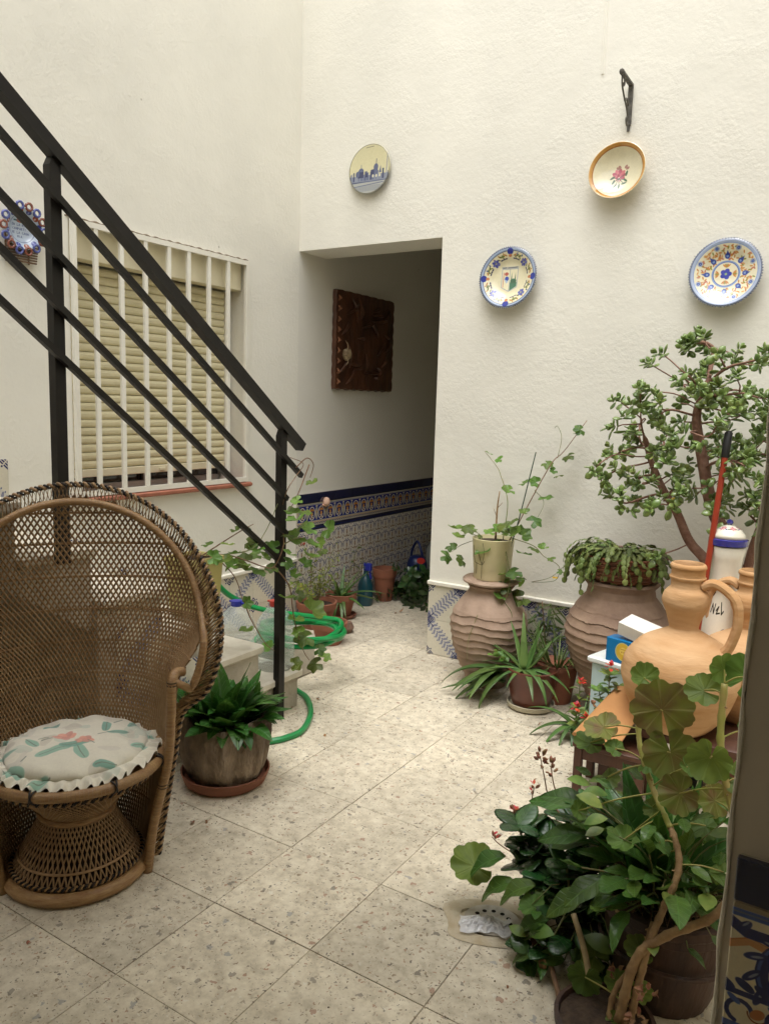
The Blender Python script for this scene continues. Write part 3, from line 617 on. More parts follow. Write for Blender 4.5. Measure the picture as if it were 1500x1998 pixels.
def plate_pic_rosette():
    c = Canvas(320, 320, (222, 214, 184)); B = (52, 74, 150); L = (120,146,196); O = (190,128,64); G = (128,134,64); R = (180,110,90)
    c.ring(.5,.5,.47,.06,(160,172,196)); c.ring(.5,.5,.493,.02,(90,100,124)); c.ring(.5,.5,.44,.01,L)
    rng = random.Random(8)
    for k in range(210):
        a = rng.uniform(0,2*PI); r = rng.uniform(.22,.41); c.ell(.5+r*math.cos(a), .5+r*math.sin(a), .024,.010, rng.choice([O,O,R,G,(204,150,90)]), rng.uniform(0,PI))
    for k in range(8):
        a = PI/8+k*PI/4; x, y = .5+.39*math.cos(a), .5+.39*math.sin(a); c.ell(x,y,.036,.036,(222,214,184)); c.ring(x,y,.034,.008,L); c.ell(x,y,.024,.024,B); c.ell(x,y,.010,.010,L)
        a = k*PI/4; x, y = .5+.265*math.cos(a), .5+.265*math.sin(a); c.ell(x,y,.042,.036,B,a); c.ell(x,y,.022,.018,L,a); c.poly([(x+.03*math.cos(a+1.3),y+.03*math.sin(a+1.3)),(x+.03*math.cos(a-1.3),y+.03*math.sin(a-1.3)),(.5+.34*math.cos(a),.5+.34*math.sin(a))], B)
    c.ell(.5,.5,.20,.20,(124,148,190)); c.ell(.5,.5,.172,.172,(222,214,184)); c.ring(.5,.5,.175,.008,B)
    for k in range(4):
        a = k*PI/2
        for s_ in (-.25,-.12,0,.12,.25): c.ell(.5+.125*math.cos(a+s_), .5+.125*math.sin(a+s_), .030,.010, O if s_ else G, a+s_*3)
    for k in range(5): a = k*2*PI/5; c.ell(.5+.045*math.cos(a), .5+.045*math.sin(a), .038,.034,(52,62,160),a)
    c.ell(.5,.5,.018,.018,(140,170,120)); c.noise(.012); return c
def plate_pic_text():
    c = Canvas(256, 256, (176, 190, 208)); B = (58, 66, 140); R = (140, 64, 44)
    for k in range(12):
        a = k*PI/6+.2; c.ell(.5+.42*math.cos(a), .5+.42*math.sin(a), .07,.055, R if k % 2 else B, a+PI/2); c.ell(.5+.40*math.cos(a), .5+.40*math.sin(a), .03,.02,(190,170,160) if k%2 else (120,130,190),a)
    c.ring(.5,.5,.335,.02,(120,128,150)); c.ell(.5,.68,.13,.05,R); c.ell(.36,.68,.06,.02,(50,80,90)); c.ell(.64,.68,.06,.02,(50,80,90))
    INK = (60,70,120)
    G_ = {'L':[[(0,1),(0,0),(.6,0)]], 'A':[[(0,0),(.35,1),(.7,0)],[(.15,.4),(.55,.4)]], 'V':[[(0,1),(.35,0),(.7,1)]], 'I':[[(.3,0),(.3,1)]], 'D':[[(0,0),(0,1),(.5,.8),(.6,.5),(.5,.2),(0,0)]],
          'E':[[(.6,0),(0,0),(0,1),(.6,1)],[(0,.5),(.5,.5)]], 'S':[[(.6,.9),(.1,.9),(.1,.5),(.6,.5),(.6,.1),(0,.1)]], 'N':[[(0,0),(0,1),(.6,0),(.6,1)]], 'C':[[(.6,.9),(.1,.8),(0,.5),(.1,.2),(.6,.1)]], 'M':[[(0,0),(0,1),(.35,.4),(.7,1),(.7,0)]],
          'O':[[(.3,0),(0,.5),(.3,1),(.6,.5),(.3,0)]], 'P':[[(0,0),(0,1),(.55,.85),(.5,.5),(0,.45)]], 'R':[[(0,0),(0,1),(.55,.8),(0,.5),(.6,0)]], 'T':[[(0,1),(.7,1)],[(.35,1),(.35,0)]], ' ':[]}
    for s_, x, y, h in (('EN LA NINA', .27, .555, .05), ('COMPARTI', .29, .46, .05), ('SE LA CASA', .27, .37, .05), ('MIA', .42, .28, .05)):
        for ch in s_:
            for st in G_[ch]: c.line([(x+p[0]*h*.9, y+p[1]*h) for p in st], .011, INK, .85)
            x += h*.92
    c.noise(.012); return c
M_glaze_side = mat('cream_glaze', (.62,.57,.44), .15, (.52,.46,.34), 12, coat=.6)
def wall_plate(nm, label, X, Z, r, canvas, depth=.03, rim=None, tilt=(0,0), bead=0, plane='y', Y=0.0, beadcol=None, deep=False, extra=None):
    t = thing(nm, label, 'plate', (X, 0, Z) if plane == 'y' else (0, Y, Z))
    mb = MB()
    if deep: prof = [(0,.0),(r*.35,.0),(r*.62,.012),(r*.84,.030),(r*.95,.046),(r,.050),(r,.044),(r*.93,.032),(r*.7,.004),(r*.45,-.012),(0,-.012)]
    elif depth < .012: prof = [(0,.008),(r*.93,.008),(r*.985,.010),(r,.007),(r*.98,.0),(0,0)]
    else: prof = [(0,.004),(r*.42,.004),(r*.60,.010),(r*.66,.018),(r*.93,.030),(r,.034),(r*1.0,.029),(r*.92,.020),(r*.62,.0),(r*.4,-.004),(0,-.004)]
    mb.lathe([(max(a,1e-5), b) for a, b in prof], 64)
    me = mb.mesh('dish', [printed(nm+'_glaze_'+str(round(X*100+Y*100)), canvas, .10, .9)], True, uv=lambda c: (.5+c[0]/(2*r), .5+c[1]/(2*r)))
    rx = Matrix.Rotation(math.radians(tilt[0]), 4, 'X') @ Matrix.Rotation(math.radians(tilt[1]), 4, 'Y')
    if plane == 'y': base = Matrix.Translation((0,-.014,0)) @ rx @ Matrix.Rotation(PI/2, 4, 'X')
    else: base = Matrix.Translation((.014,0,0)) @ rx @ Matrix.Rotation(PI/2, 4, 'Z') @ Matrix.Rotation(PI/2, 4, 'X')
    o = link('dish', me, t, mw=base)
    if bead:
        mb = MB(); n = bead
        for k in range(n):
            a = 2*PI*k/n; z = prof[5][1] if not deep else .048; c_ = Vector((r*1.005*math.cos(a), r*1.005*math.sin(a), .031)); s_ = r*PI/n*.72
            mb.lathe([(1e-4,-s_),(s_*.8,-s_*.5),(s_,0),(s_*.8,s_*.5),(1e-4,s_)], 6, c=c_)
        link('beaded_rim', mb.mesh('beaded_rim', beadcol or mat('grey_blue_glaze', (.11,.13,.20), .2, (.30,.34,.42), 60, coat=.6), True), t, mw=base)
    if extra: extra(t, base, r)
    return t
wall_plate('flat_plate', 'flat round plate with a blue city skyline, above the doorway', .501, 2.687, .136, plate_pic_city(), .01, tilt=(-4,0))
wall_plate('deep_plate', 'deep cream dish with ochre rim and pink rose, under the iron bracket', 1.893, 2.489, .131, plate_pic_rose(), deep=True, tilt=(-9,0))
wall_plate('painted_plate', 'painted plate with a small shield in the middle and blue corner flowers', 1.371, 2.047, .152, plate_pic_shield(), bead=84, tilt=(-7,0))
wall_plate('painted_plate', 'painted plate full of blue and orange rosettes, hung furthest right above the jade plant', 2.394, 2.008, .148, plate_pic_rosette(), bead=80, tilt=(-7,0))
def openwork(t, base, r):
    MR = mat('rust_red_glaze', (.22,.06,.035), .2, coat=.6); MBl = mat('cobalt_glaze', (.07,.09,.32), .2, coat=.6)
    for k in range(14):
        a = 2*PI*k/14; mb = MB(); c_ = (r*1.08*math.cos(a), r*1.08*math.sin(a), .03)
        mb.tube([(c_[0]+r*.17*math.cos(q*PI/5), c_[1]+r*.17*math.sin(q*PI/5), .03) for q in range(10)], .0055, 6, closed=True)
        link('rim_loop', mb.mesh('rim_loop', MR if k % 2 else MBl, True), t, mw=base)
wall_plate('openwork_plate', 'openwork ceramic plate with writing and a looped blue and red rim, left of the window', 0, 2.06, .082, plate_pic_text(), plane='x', Y=-1.818, extra=openwork, tilt=(0,4))
t = thing('slatted_rack', 'small brown slatted wooden mat hung on the wall behind the openwork plate', 'wall ornament', (0,-1.825,1.975))
M_bamboo = mat('dark_bamboo', (.16,.085,.035), .5, (.09,.045,.02), 20)
mb = MB(); mb.bar((.006,-.07,0),(.006,.07,0),.007,.006); rm = mb.mesh('slat', M_bamboo, False)
for k in range(11): link('slat', rm, t, mw=Matrix.Translation((.003+.0045*(10-k)/3, .004*k*.6, -.045+.0105*k)))
for y in (-.05, .05):
    mb = MB(); mb.bar((.002,y,-.05),(.002,y,.07),.006,.003,(1,0,0)); part('backing', mb, M_bamboo, t, smooth=False)

# wrought iron bracket above the deep dish
M_iron = mat('weathered_iron', (.055,.050,.042), .6, (.12,.11,.09), 40, bump=.3, bscale=80)
t = thing('iron_bracket', 'small wrought iron lamp bracket fixed high on the back wall', 'bracket', (1.918,0,2.78))
mb = MB(); mb.bar((0,-.006,.10),(0,-.006,-.08),.022,.008,(0,-1,0)); mb.bar((0,-.006,-.08),(0,-.006,-.105),.012,.006,(0,-1,0)); part('back_strip', mb, M_iron, t, smooth=False)
mb = MB(); mb.bar((0,-.010,.096),(0,-.155,.100),.020,.010,(0,0,1)); mb.lathe([(1e-4,.115),(.010,.108),(.012,.10),(.008,.09),(1e-4,.085)], 8, c=(0,-.160,0)); part('arm', mb, M_iron, t)
mb = MB(); mb.tube(catmull([(0,-.150,.094),(0,-.140,.05),(0,-.095,.01),(0,-.05,-.02),(0,-.022,-.06),(0,-.035,-.085),(0,-.05,-.065),(0,-.040,-.05)], 6), .0042, 6)
mb.tube(catmull([(0,-.120,.092),(0,-.105,.070),(0,-.118,.055),(0,-.128,.066)], 6), .0035, 6); mb.tube(catmull([(0,-.09,.005),(0,-.06,.02),(0,-.03,.0)], 4), .005, 6); part('scroll', mb, M_iron, t)
mb = MB(); mb.tube([(1.780+.003*math.sin(z*3), .0005, 2.95+.12*z) for z in range(14)], .007, 6)
part('buried_cable', mb, M_stucco, wallB)

# carved panel on the corridor wall
M_wood = mat('dark_carved_wood', (.12,.045,.020), .42, (.045,.017,.009), 14, bump=.6, bscale=22, stretch=(1,1,.35), coat=.15, bdist=.02)
t = thing('carved_panel', 'dark carved wooden relief panel with scalloped edges hung in the corridor', 'wall panel', (0,.345,1.485))
mb = MB(); pw, ph = .69, .63; N = 96
edge = []
for k in range(24): edge.append((pw*k/24, .004*math.sin(k*2)))
for k in range(24): edge.append((pw+.010*abs(math.sin(k/24*PI*8)), ph*k/24))
for k in range(24): edge.append((pw-pw*k/24, ph+.008*abs(math.sin(k/24*PI*7))))
for k in range(24): edge.append((-.002-.006*abs(math.sin(k/24*PI*8)), ph-ph*k/24))
n = len(edge); mb.add([(.004,a,b) for a,b in edge]+[(.032,a*.985+.005,b*.985+.005) for a,b in edge], [tuple(reversed(range(n))), tuple(range(n,2*n))]+[(i,(i+1)%n,(i+1)%n+n,i+n) for i in range(n)])
part('board', mb, M_wood, t)
mb = MB()
rr = random.Random(5)
for k in range(26):
    y, z = rr.uniform(.08,.62), rr.uniform(.06,.55); a = rr.uniform(0,PI); L_ = rr.uniform(.03,.09)
    mb.tube(catmull([(.034,y-L_*math.cos(a),z-L_*math.sin(a)),(.050,y+.01,z),(.036,y+L_*math.cos(a)*.9+.02,z+L_*math.sin(a))],5), [.004+.008*math.sin(PI*i/10) for i in range(11)], 6)
part('relief', mb, M_wood, t)
M_wedge = mat('worn_wood_edge', (.28,.12,.06), .4, (.15,.06,.03), 30)
for k in range(9):
    mb = MB(); mb.tube([(.030,.022,.035+.066*k),(.046,.024,.05+.066*k),(.032,.022,.068+.066*k)], [.006,.011,.005], 6); part('bead', mb, M_wedge, t)
t2 = thing('shell_ornament', 'pale peach shell with curled points held on the dark carved panel', 'ornament', (.05,.44,1.71))
M_shell = mat('pale_horn', (.42,.33,.20), .5, (.30,.21,.12), 25, bump=.2)
mb = MB(); mb.lathe([(1e-4,.042),(.022,.032),(.030,.008),(.024,-.020),(.010,-.036),(1e-4,-.040)], 14, wob=lambda r,z,a:(r*(1+.12*math.sin(4*a)),z)); part('body', mb, M_shell, t2)
mb = MB()
for (a,b,c_) in ((-.05,0,.02),(-.03,.0,.09),(-.065,0,-.01),(-.02,0,-.07)): mb.tube(catmull([(0,-.005,0),(.02,a*.5,c_*.6),(.01,a,c_)],4), [.007,.006,.005,.004,.003,.0025,.002,.0015,.001], 6)
part('point', mb, M_shell, t2)
t3 = thing('snail_ornament', 'small peach ceramic snail stuck on the tiled frieze of the corridor', 'ornament', (.012,.285,.752))
mb = MB(); mb.lathe([(1e-4,.030),(.018,.024),(.026,.004),(.022,-.016),(1e-4,-.026)], 14, c=(.012,.0,.005), wob=lambda r,z,a:(r*(1+.05*math.sin(3*a+z*60)),z)); part('shell', mb, mat('peach_ceramic', (.62,.34,.22), .3, (.72,.50,.38), 30, coat=.4), t3)
mb = MB(); mb.tube([(.006,-.03,-.012),(.006,0,-.024),(.006,.03,-.022)], [.006,.010,.005], 8); part('foot', mb, MATS['peach_ceramic'], t3)

# ================================================================== LARGE RIBBED JARS
def clay(name, a, b, bump=.35, sc=30, rough=.85, ns=7): return mat(name, a, rough, b, ns, 6, bump=bump, bscale=sc)
M_jar1 = clay('weathered_pink_clay', (.27,.185,.130), (.40,.285,.21))
M_jar2 = clay('weathered_brown_clay', (.33,.225,.155), (.22,.14,.098))
def ribbed_jar(nm, label, loc, prof, mt, pitch, seed, rimr, rimz):
    t = thing(nm, label, 'jar', loc)
    rng = random.Random(seed); ph = [rng.uniform(0, 6) for _ in range(8)]
    zs = [p[1] for p in prof]; rs = [p[0] for p in prof]; N = 210; P = []
    for i in range(N+1):
        z = zs[0]+(zs[-1]-zs[0])*i/N; P.append((float(np.interp(z, zs, rs)), z))
    def wob(r, z, a):
        q = z + .006*math.sin(a*2+ph[0]) + .004*math.sin(a*5+ph[1]+z*8) + .0025*math.sin(a*11+ph[2]+z*20)
        k = pitch(q); f = k-math.floor(k); amp = .0068*min(1, max(0, (rimz-.10-z)/.06))
        return (r + amp*1.1*(1-f)**2.2 - amp*.4 + .003*math.sin(a*3+ph[3]), z)
    mb = MB(); mb.lathe(P, 72, wob=wob); part('body', mb, mt, t)
    mb = MB(); mb.lathe([(rimr-.02,rimz-.015),(rimr,rimz-.012),(rimr+.010,rimz),(rimr,rimz+.010),(rimr-.018,rimz+.010),(rimr-.024,rimz-.05)], 48); part('rim', mb, mt, t)
    return t
JL = (1.455,-.245,0)
ribbed_jar('ribbed_jar', 'smaller pinkish ribbed clay jar by the doorway, holding up the cream planter', JL,
    [(.095,0),(.105,.03),(.145,.11),(.178,.20),(.193,.29),(.194,.335),(.178,.39),(.135,.45),(.108,.485),(.103,.515)], M_jar1, lambda z: math.log(.028+.030*max(z,0))/.030, 3, .108, .515)
t = thing('stone_disc', 'flat round clay lid lying on the smaller jar under the cream planter', 'lid', (1.455,-.245,.527))
mb = MB(); mb.lathe([(1e-4,0),(.125,0),(.143,.006),(.145,.014),(.135,.022),(1e-4,.022)], 40, wob=lambda r,z,a:(r*(1+.012*math.sin(5*a)),z+.003*math.sin(2*a+1))); part('disc', mb, M_jar1, t)
JR = (2.105,-.255,0)
ribbed_jar('ribbed_jar', 'larger brown ribbed clay jar with closely set ridges, carrying the wicker bowl', JR,
    [(.100,0),(.112,.05),(.160,.16),(.208,.26),(.238,.35),(.243,.40),(.228,.46),(.185,.53),(.155,.565),(.148,.60),(.160,.625)], M_jar2, lambda z: math.log(.020+.042*max(z,0))/.042, 9, .157, .628)

# cream planter with broken glaze on the small jar
M_cplast = mat('cream_planter', (.56,.50,.27), .4, (.64,.58,.36), 5, bump=.05, coat=.2)
t = thing('planter', 'cracked cream planter mended with wire, standing on the lid of the smaller jar', 'planter', (1.455,-.245,.549)); planterL = t
mb = MB(); mb.lathe([(1e-4,.0),(.088,.0),(.092,.012),(.093,.05),(.0945,.052),(.104,.195),(.106,.203),(.100,.205),(.094,.18),(1e-4,.17)], 48); part('pot', mb, M_cplast, t)
mb = MB()
def on_pot(a, z): r = .0945+(.104-.0945)*(z-.052)/.15; return ((r+.001)*math.cos(a), (r+.001)*math.sin(a), z)
for P in ([(-2.35,.17),(-2.3,.12),(-2.2,.09),(-2.05,.085),(-1.7,.08),(-1.55,.10)], [(-2.05,.085),(-2.1,.03)], [(-1.7,.08),(-1.72,.01)], [(-1.7,.08),(-1.85,.12),(-1.95,.15)], [(-1.7,.08),(-1.58,.14),(-1.66,.19)]):
    mb.tube(catmull([on_pot(a, z) for a, z in P], 4), .0011, 4)
part('wire', mb, mat('dark_wire', (.04,.03,.015), .6), t)
M_soil = mat('potting_soil', (.035,.022,.014), .95, (.07,.045,.028), 40, bump=.9, bscale=70)
mb = MB(); mb.lathe([(.096,.186),(.07,.190),(1e-4,.193)], 20); part('soil', mb, M_soil, t)

# wicker bowl on the big jar
M_wick = mat('red_brown_wicker', (.26,.10,.045), .5, (.16,.06,.03), 30, rand=.0)
t = thing('wicker_bowl', 'red-brown wicker bowl resting in the mouth of the larger jar', 'basket', (2.105,-.255,.630)); bowl = t
mb = MB()
for k in range(13):
    z = .012+.0095*k; r = .130+.060*math.sqrt(k/12.0)
    mb.tube([((r+.0035*math.sin(a*14+k*PI))*math.cos(a), (r+.0035*math.sin(a*14+k*PI))*math.sin(a), z+.0015*math.sin(a*14)) for a in [2*PI*i/84 for i in range(84)]], .0052, 5, closed=True)
part('woven_rods', mb, M_wick, t)
mb = MB(); mb.lathe([(.120,.0),(.135,.02),(.178,.10),(.186,.13)], 32); part('lining', mb, mat('dark_wicker', (.06,.03,.015), .7), t)
mb = MB(); mb.lathe([(.176,.10),(1e-4,.115)], 20); part('soil', mb, M_soil, t)

# ================================================================== JUGS ON A LOW STAND
M_jug = mat('orange_unglazed_clay', (.44,.235,.095), .88, (.62,.40,.22), 3.2, 8, bump=.45, bscale=16, stretch=(.8,.8,3.5), spec=.2)
M_woodb = mat('dark_brown_wood', (.06,.022,.012), .5, (.10,.04,.02), 12, bump=.2, stretch=(1,1,.2))
t = thing('jug_stand', 'low dark wooden bench under the terracotta jugs', 'bench', (2.56,-.90,0))
mb = MB(); mb.bev(-.30,.24,-.14,.30,.245,.275,.004); part('board', mb, M_woodb, t)
for (x, y) in ((-.27,-.11),(.21,-.11),(-.27,.27),(.21,.27)):
    mb = MB(); mb.bev(x-.02,x+.02,y-.02,y+.02,0,.245,.003); part('leg', mb, M_woodb, t)
def jug(nm, label, loc, s, rz):
    t = thing(nm, label, 'jug', loc, rz)
    P = [(.085,0),(.11,.012),(.165,.08),(.196,.17),(.201,.20),(.199,.225),(.186,.265),(.145,.315),(.085,.350),(.054,.368),(.050,.38),(.060,.415),(.076,.455),(.080,.475),(.074,.500),(.060,.515),(.054,.525),(.0545,.545),(.060,.550),(.0615,.557),(.057,.562),(.0575,.585),(.061,.590),(.059,.600),(.050,.600),(.048,.53),(.050,.45),(1e-4,.44)]
    P = [(max(r*s,1e-5), z*s) for r, z in P]
    Q = [tuple(v)[:2] for v in catmull([(r, z, 0) for r, z in P], 3)]
    mb = MB(); mb.lathe([(max(a,1e-5),b) for a,b in Q], 56, wob=lambda r,z,a:(r+.0008*math.sin(z*90+a),z)); part('body', mb, M_jug, t)
    mb = MB(); pts = catmull([(.055*s,0,.53*s),(.10*s,0,.545*s),(.165*s,0,.50*s),(.178*s,0,.42*s),(.160*s,0,.34*s),(.140*s,0,.31*s)], 6)
    vs = []; n = 8
    mb2 = MB(); mb2.tube(pts, .017*s, 10)
    mb2.v = [(v[0], v[1]*1.25, v[2]) for v in mb2.v]
    part('handle', mb2, M_jug, t); return t
jug('clay_jug', 'big orange terracotta jug in front, standing on the low wooden bench', (2.515,-.95,.275), 1.0, math.radians(-8))
jug('clay_jug', 'second terracotta jug half hidden behind the front jug and the wall edge', (2.70,-.70,.275), .93, math.radians(160))
# roof tile leaning on the bench
t = thing('roof_tile', 'curved orange terracotta roof tile leaning against the low bench', 'roof tile', (2.30,-1.06,.20))
mb = MB()
def rt(u, v):
    a = PI*(.14+.72*u); r = .120-.026*v; return (-(r)*math.cos(a), .25*v-.04, .020+r*math.sin(a)*.55)
mb.grid(rt, 14, 8); b = len(mb.v)
mb.grid(lambda u, v: (rt(u, v)[0]*.9, rt(u, v)[1], rt(u, v)[2]-.013), 14, 8); mb.f = [f if i < 91 else tuple(reversed(f)) for i, f in enumerate(mb.f)]
mb.add([rt(i/13, 0) for i in range(14)]+[(rt(i/13,0)[0]*.9, rt(i/13,0)[1], rt(i/13,0)[2]-.013) for i in range(14)], [(i, i+1, i+15, i+14) for i in range(13)])
o = part('tile_body', mb, clay('orange_roof_tile', (.56,.28,.10), (.48,.23,.085), bump=.2), t); o.rotation_euler = (math.radians(38), math.radians(-6), math.radians(-28))
t = thing('small_stool', 'small dark brown wooden stool under the leaning roof tile', 'stool', (2.33,-1.02,0))
for (x, y) in ((-.11,-.09),(.11,-.09),(-.11,.07),(.11,.07)):
    mb = MB(); mb.bev(x-.014,x+.014,y-.014,y+.014,0,.20,.002); part('leg', mb, M_woodb, t)
mb = MB(); mb.bev(-.13,.13,-.11,.10,.185,.205,.003); mb.bev(-.096,.096,-.098,-.084,.14,.184,.002); part('top', mb, M_woodb, t)

# boxes behind the jug
M_terra0 = mat('dull_terracotta', (.30,.13,.075), .8, (.24,.10,.06), 9)
M_lblue = mat('pale_blue_plastic', (.52,.66,.66), .4, (.46,.60,.62), 6)
t = thing('plastic_crate', 'pale blue plastic crate on the ground between the big jar and the jug', 'crate', (2.28,-.74,0), math.radians(-14))
mb = MB(); mb.bev(-.12,.12,-.07,.07,0,.40,.006); part('body', mb, M_lblue, t); mb = MB(); mb.bev(-.135,.135,-.085,.085,.401,.425,.006); part('rim', mb, mat('white_plastic', (.72,.76,.74), .4), t)
def tin_print():
    c = Canvas(128, 96, (0,118,178), asp=4/3); c.ell(.62,.52,.24,.34,(222,182,60)); c.ring(.62,.52,.26,.03,(240,214,120),ry=.36); c.ell(.62,.55,.12,.16,(236,206,104)); c.line([(.54,.62),(.70,.62)],.03,(200,140,40)); c.ell(.58,.50,.02,.03,(190,130,40)); c.ell(.66,.50,.02,.03,(190,130,40)); c.rect(1.08,1.30,.22,.62,(226,226,214)); c.ell(1.2,.42,.07,.09,(214,150,110)); c.noise(.01); return c
def cube_uv(c): return (.5+c[0]/.16, .5+c[2]/.12)
t = thing('blue_box', 'small bright blue box with a yellow oval emblem, on the pale blue crate', 'box', (2.29,-.79,.425), math.radians(-16))
mb = MB(); mb.bev(-.08,.08,-.03,.03,0,.095,.002); part('carton', mb, printed('blue_box_print', tin_print(), .3, .3), t, uv=lambda c: (.5+c[0]/.16, c[2]/.095))
t = thing('white_box', 'plain white cardboard box tipped on top of the blue box', 'box', (2.34,-.775,.521), math.radians(-16))
mb = MB(); mb.bev(-.085,.085,-.05,.04,0,.055,.002); o = part('carton', mb, mat('white_card', (.76,.74,.68), .7, (.70,.68,.62), 6), t); o.rotation_euler = (math.radians(12), math.radians(10), 0); o.location = (0,0,.012)

# white ceramic jar with lid
def jar_print():
    c = Canvas(512, 256, (226,222,206), asp=2); INK = (40,40,34)
    for x0 in (.3, 1.3):
        for (x,y,a) in ((.0,.30,.6),(.06,.24,2.2),(.02,.42,1.0),(-.04,.36,2.5),(.08,.36,.4)): c.ell(x0-.16+x, y, .045,.016,(60,84,60),a)
        c.line([(x0-.18,.2),(x0-.15,.46)], .010, (50,74,52))
        for P in ([(0,.30),(.05,.46),(.08,.44),(.06,.32)],[(.10,.34),(.12,.42),(.15,.33),(.17,.42)],[(.19,.36),(.23,.40),(.20,.33),(.25,.34)],[(.27,.44),(.28,.33),(.31,.36)],[(.10,.50),(.13,.53)]): c.line([(x0+x,y) for x,y in P], .014, INK)
        c.ring(x0+.33,.14,.05,.012,(90,100,110)); c.ring(x0+.47,.14,.05,.012,(90,100,110))
    c.noise(.006); return c
t = thing('ceramic_jar', 'white glazed jar with dark script, blue rim band and a domed floral lid', 'jar', (2.585,-.60,.355))
mb = MB(); mb.lathe([(1e-4,0),(.072,0),(.085,.02),(.092,.12),(.085,.22),(.070,.30),(.058,.38),(.055,.44),(.058,.50),(.066,.545),(.062,.548),(1e-4,.54)], 44)
part('body', mb, printed('white_jar_glaze', jar_print(), .08, .9), t, smooth=True, uv=lambda c: ((math.atan2(c[1], c[0])/(2*PI)+.5+.02) % 1.0, (c[2]-.16)/.40))
mb = MB(); mb.lathe([(.062,.549),(.071,.552),(.071,.574),(.064,.578)], 44); part('blue_band', mb, mat('cobalt_band', (.03,.03,.22), .12, coat=.8), t)
def lid_print():
    c = Canvas(256,256,(228,222,206))
    for k in range(6):
        a = k*PI/3; x, y = .5+.26*math.cos(a), .5+.26*math.sin(a)
        for q in range(6): c.ell(x+.05*math.cos(q), y+.05*math.sin(q), .045,.03,[(196,130,134),(214,160,160)][q%2],q)
        for s_ in (-1,1): c.ell(.5+.3*math.cos(a+s_*.38), .5+.3*math.sin(a+s_*.38), .05,.018,[(70,80,130),(80,100,76)][k%2],a+1.2)
    return c
mb = MB(); mb.lathe([(.064,.579),(.060,.592),(.044,.612),(.020,.624),(.009,.628)], 40); part('lid', mb, printed('white_lid_glaze', lid_print(), .08, .9), t, smooth=True, uv=lambda c: (.5+c[0]/.13, .5+c[1]/.13))
mb = MB(); mb.lathe([(.008,.628),(.013,.636),(.010,.646),(1e-4,.650)], 16); part('knob', mb, MATS['cobalt_band'], t)
t = thing('jar_pedestal', 'upturned clay pot that lifts the white lidded jar', 'pot', (2.585,-.60,0))
mb = MB(); mb.lathe([(1e-4,.355),(.075,.355),(.08,.345),(.10,.04),(.11,.035),(.11,0)], 32); part('pot', mb, M_terra0, t)

# broom handle
t = thing('broom_handle', 'red broom handle with a black grip leaning in front of the jade plant', 'broom', (2.50,-.80,.02))
mb = MB(); mb.tube([(0,0,0),(.045,.21,1.22-.0)], .0115, 12); part('stick', mb, mat('red_plastic', (.30,.035,.012), .35, (.26,.03,.012), 5), t)
mb = MB(); d_ = Vector((.045,.21,1.22)); u = d_.normalized(); mb.tube([d_-u*.005, d_, d_+u*.09, d_+u*.098], [.0125,.0150,.0150,.009], 12); part('grip', mb, mat('black_plastic', (.012,.012,.012), .5), t)
mb = MB(); mb.bev(-.10,.10,-.02,.02,-.02,.02,.005); part('head', mb, mat('broom_head', (.02,.02,.02), .8), t)

# ================================================================== THINGS ON THE STAIR
M_yel = mat('pale_yellow_plastic', (.56,.50,.20), .45, (.50,.44,.17), 4)
t = thing('square_planter', 'square pale yellow planter standing on the third stair', 'planter', (.80,-1.63,.55)); planterY = t
mb = MB(); s0, s1, hh = .066, .078, .235
ring = lambda s, z: [(-s,-s,z),(s,-s,z),(s,s,z),(-s,s,z)]
mb.add(ring(s0,0)+ring(s1,hh-.02)+ring(s1+.006,hh-.02)+ring(s1+.006,hh)+ring(s1-.006,hh)+ring(s1-.01,hh-.03), [(3,2,1,0)]+sum([[(r*4+i, r*4+(i+1)%4, r*4+4+(i+1)%4, r*4+4+i) for i in range(4)] for r in range(5)], [])+[(20,21,22,23)])
part('pot', mb, M_yel, t, smooth=False)
mb = MB(); mb.box(s0+.003,s0+.010,-.045,-.020,.075,.105); part('slot', mb, mat('dark_slot', (.03,.012,.008), .7), t, smooth=False)
mb = MB(); mb.box(-.066,.066,-.066,.066,hh-.029,hh-.012); part('soil', mb, M_soil, t, smooth=False)
M_pet = bpy.data.materials.new('clear_bottle'); M_pet.use_nodes = True
p_ = M_pet.node_tree.nodes['Principled BSDF']; p_.inputs['Base Color'].default_value = (.80,.90,.88,1); p_.inputs['Roughness'].default_value = .08; p_.inputs['Transmission Weight'].default_value = .55; p_.inputs['IOR'].default_value = 1.2; p_.inputs['Alpha'].default_value = .38
M_blcap = mat('blue_cap', (.02,.03,.30), .35); M_rdcap = mat('red_cap', (.45,.03,.02), .35)
def bottle(label, loc, capm, s=1.0):
    t = thing('water_bottle', label, 'bottle', loc)
    P = [(1e-4,0),(.078,0),(.086,.008)]+[(.086-.004*(k % 2), .02+.0085*k) for k in range(19)]+[(.084,.19),(.070,.225),(.040,.262),(.024,.275),(.022,.29)]
    mb = MB(); mb.lathe([(r*s, z*s) for r, z in P], 32); part('body', mb, M_pet, t)
    mb = MB(); mb.lathe([(.026*s,.276*s),(.027*s,.300*s),(1e-4,.302*s)], 20)
    mb.tube([(-.045*s,0,.290*s),(-.028*s,.006,.291*s),(.028*s,.006,.291*s),(.045*s,0,.290*s)], [.004,.007,.007,.004], 8); part('cap', mb, capm, t); return t
bottle('clear five-litre water bottle with blue cap on the first stair', (.600,-1.175,.18), M_blcap)
bottle('clear water bottle with red cap behind the railing post', (.775,-1.105,.18), M_rdcap, 1.05)
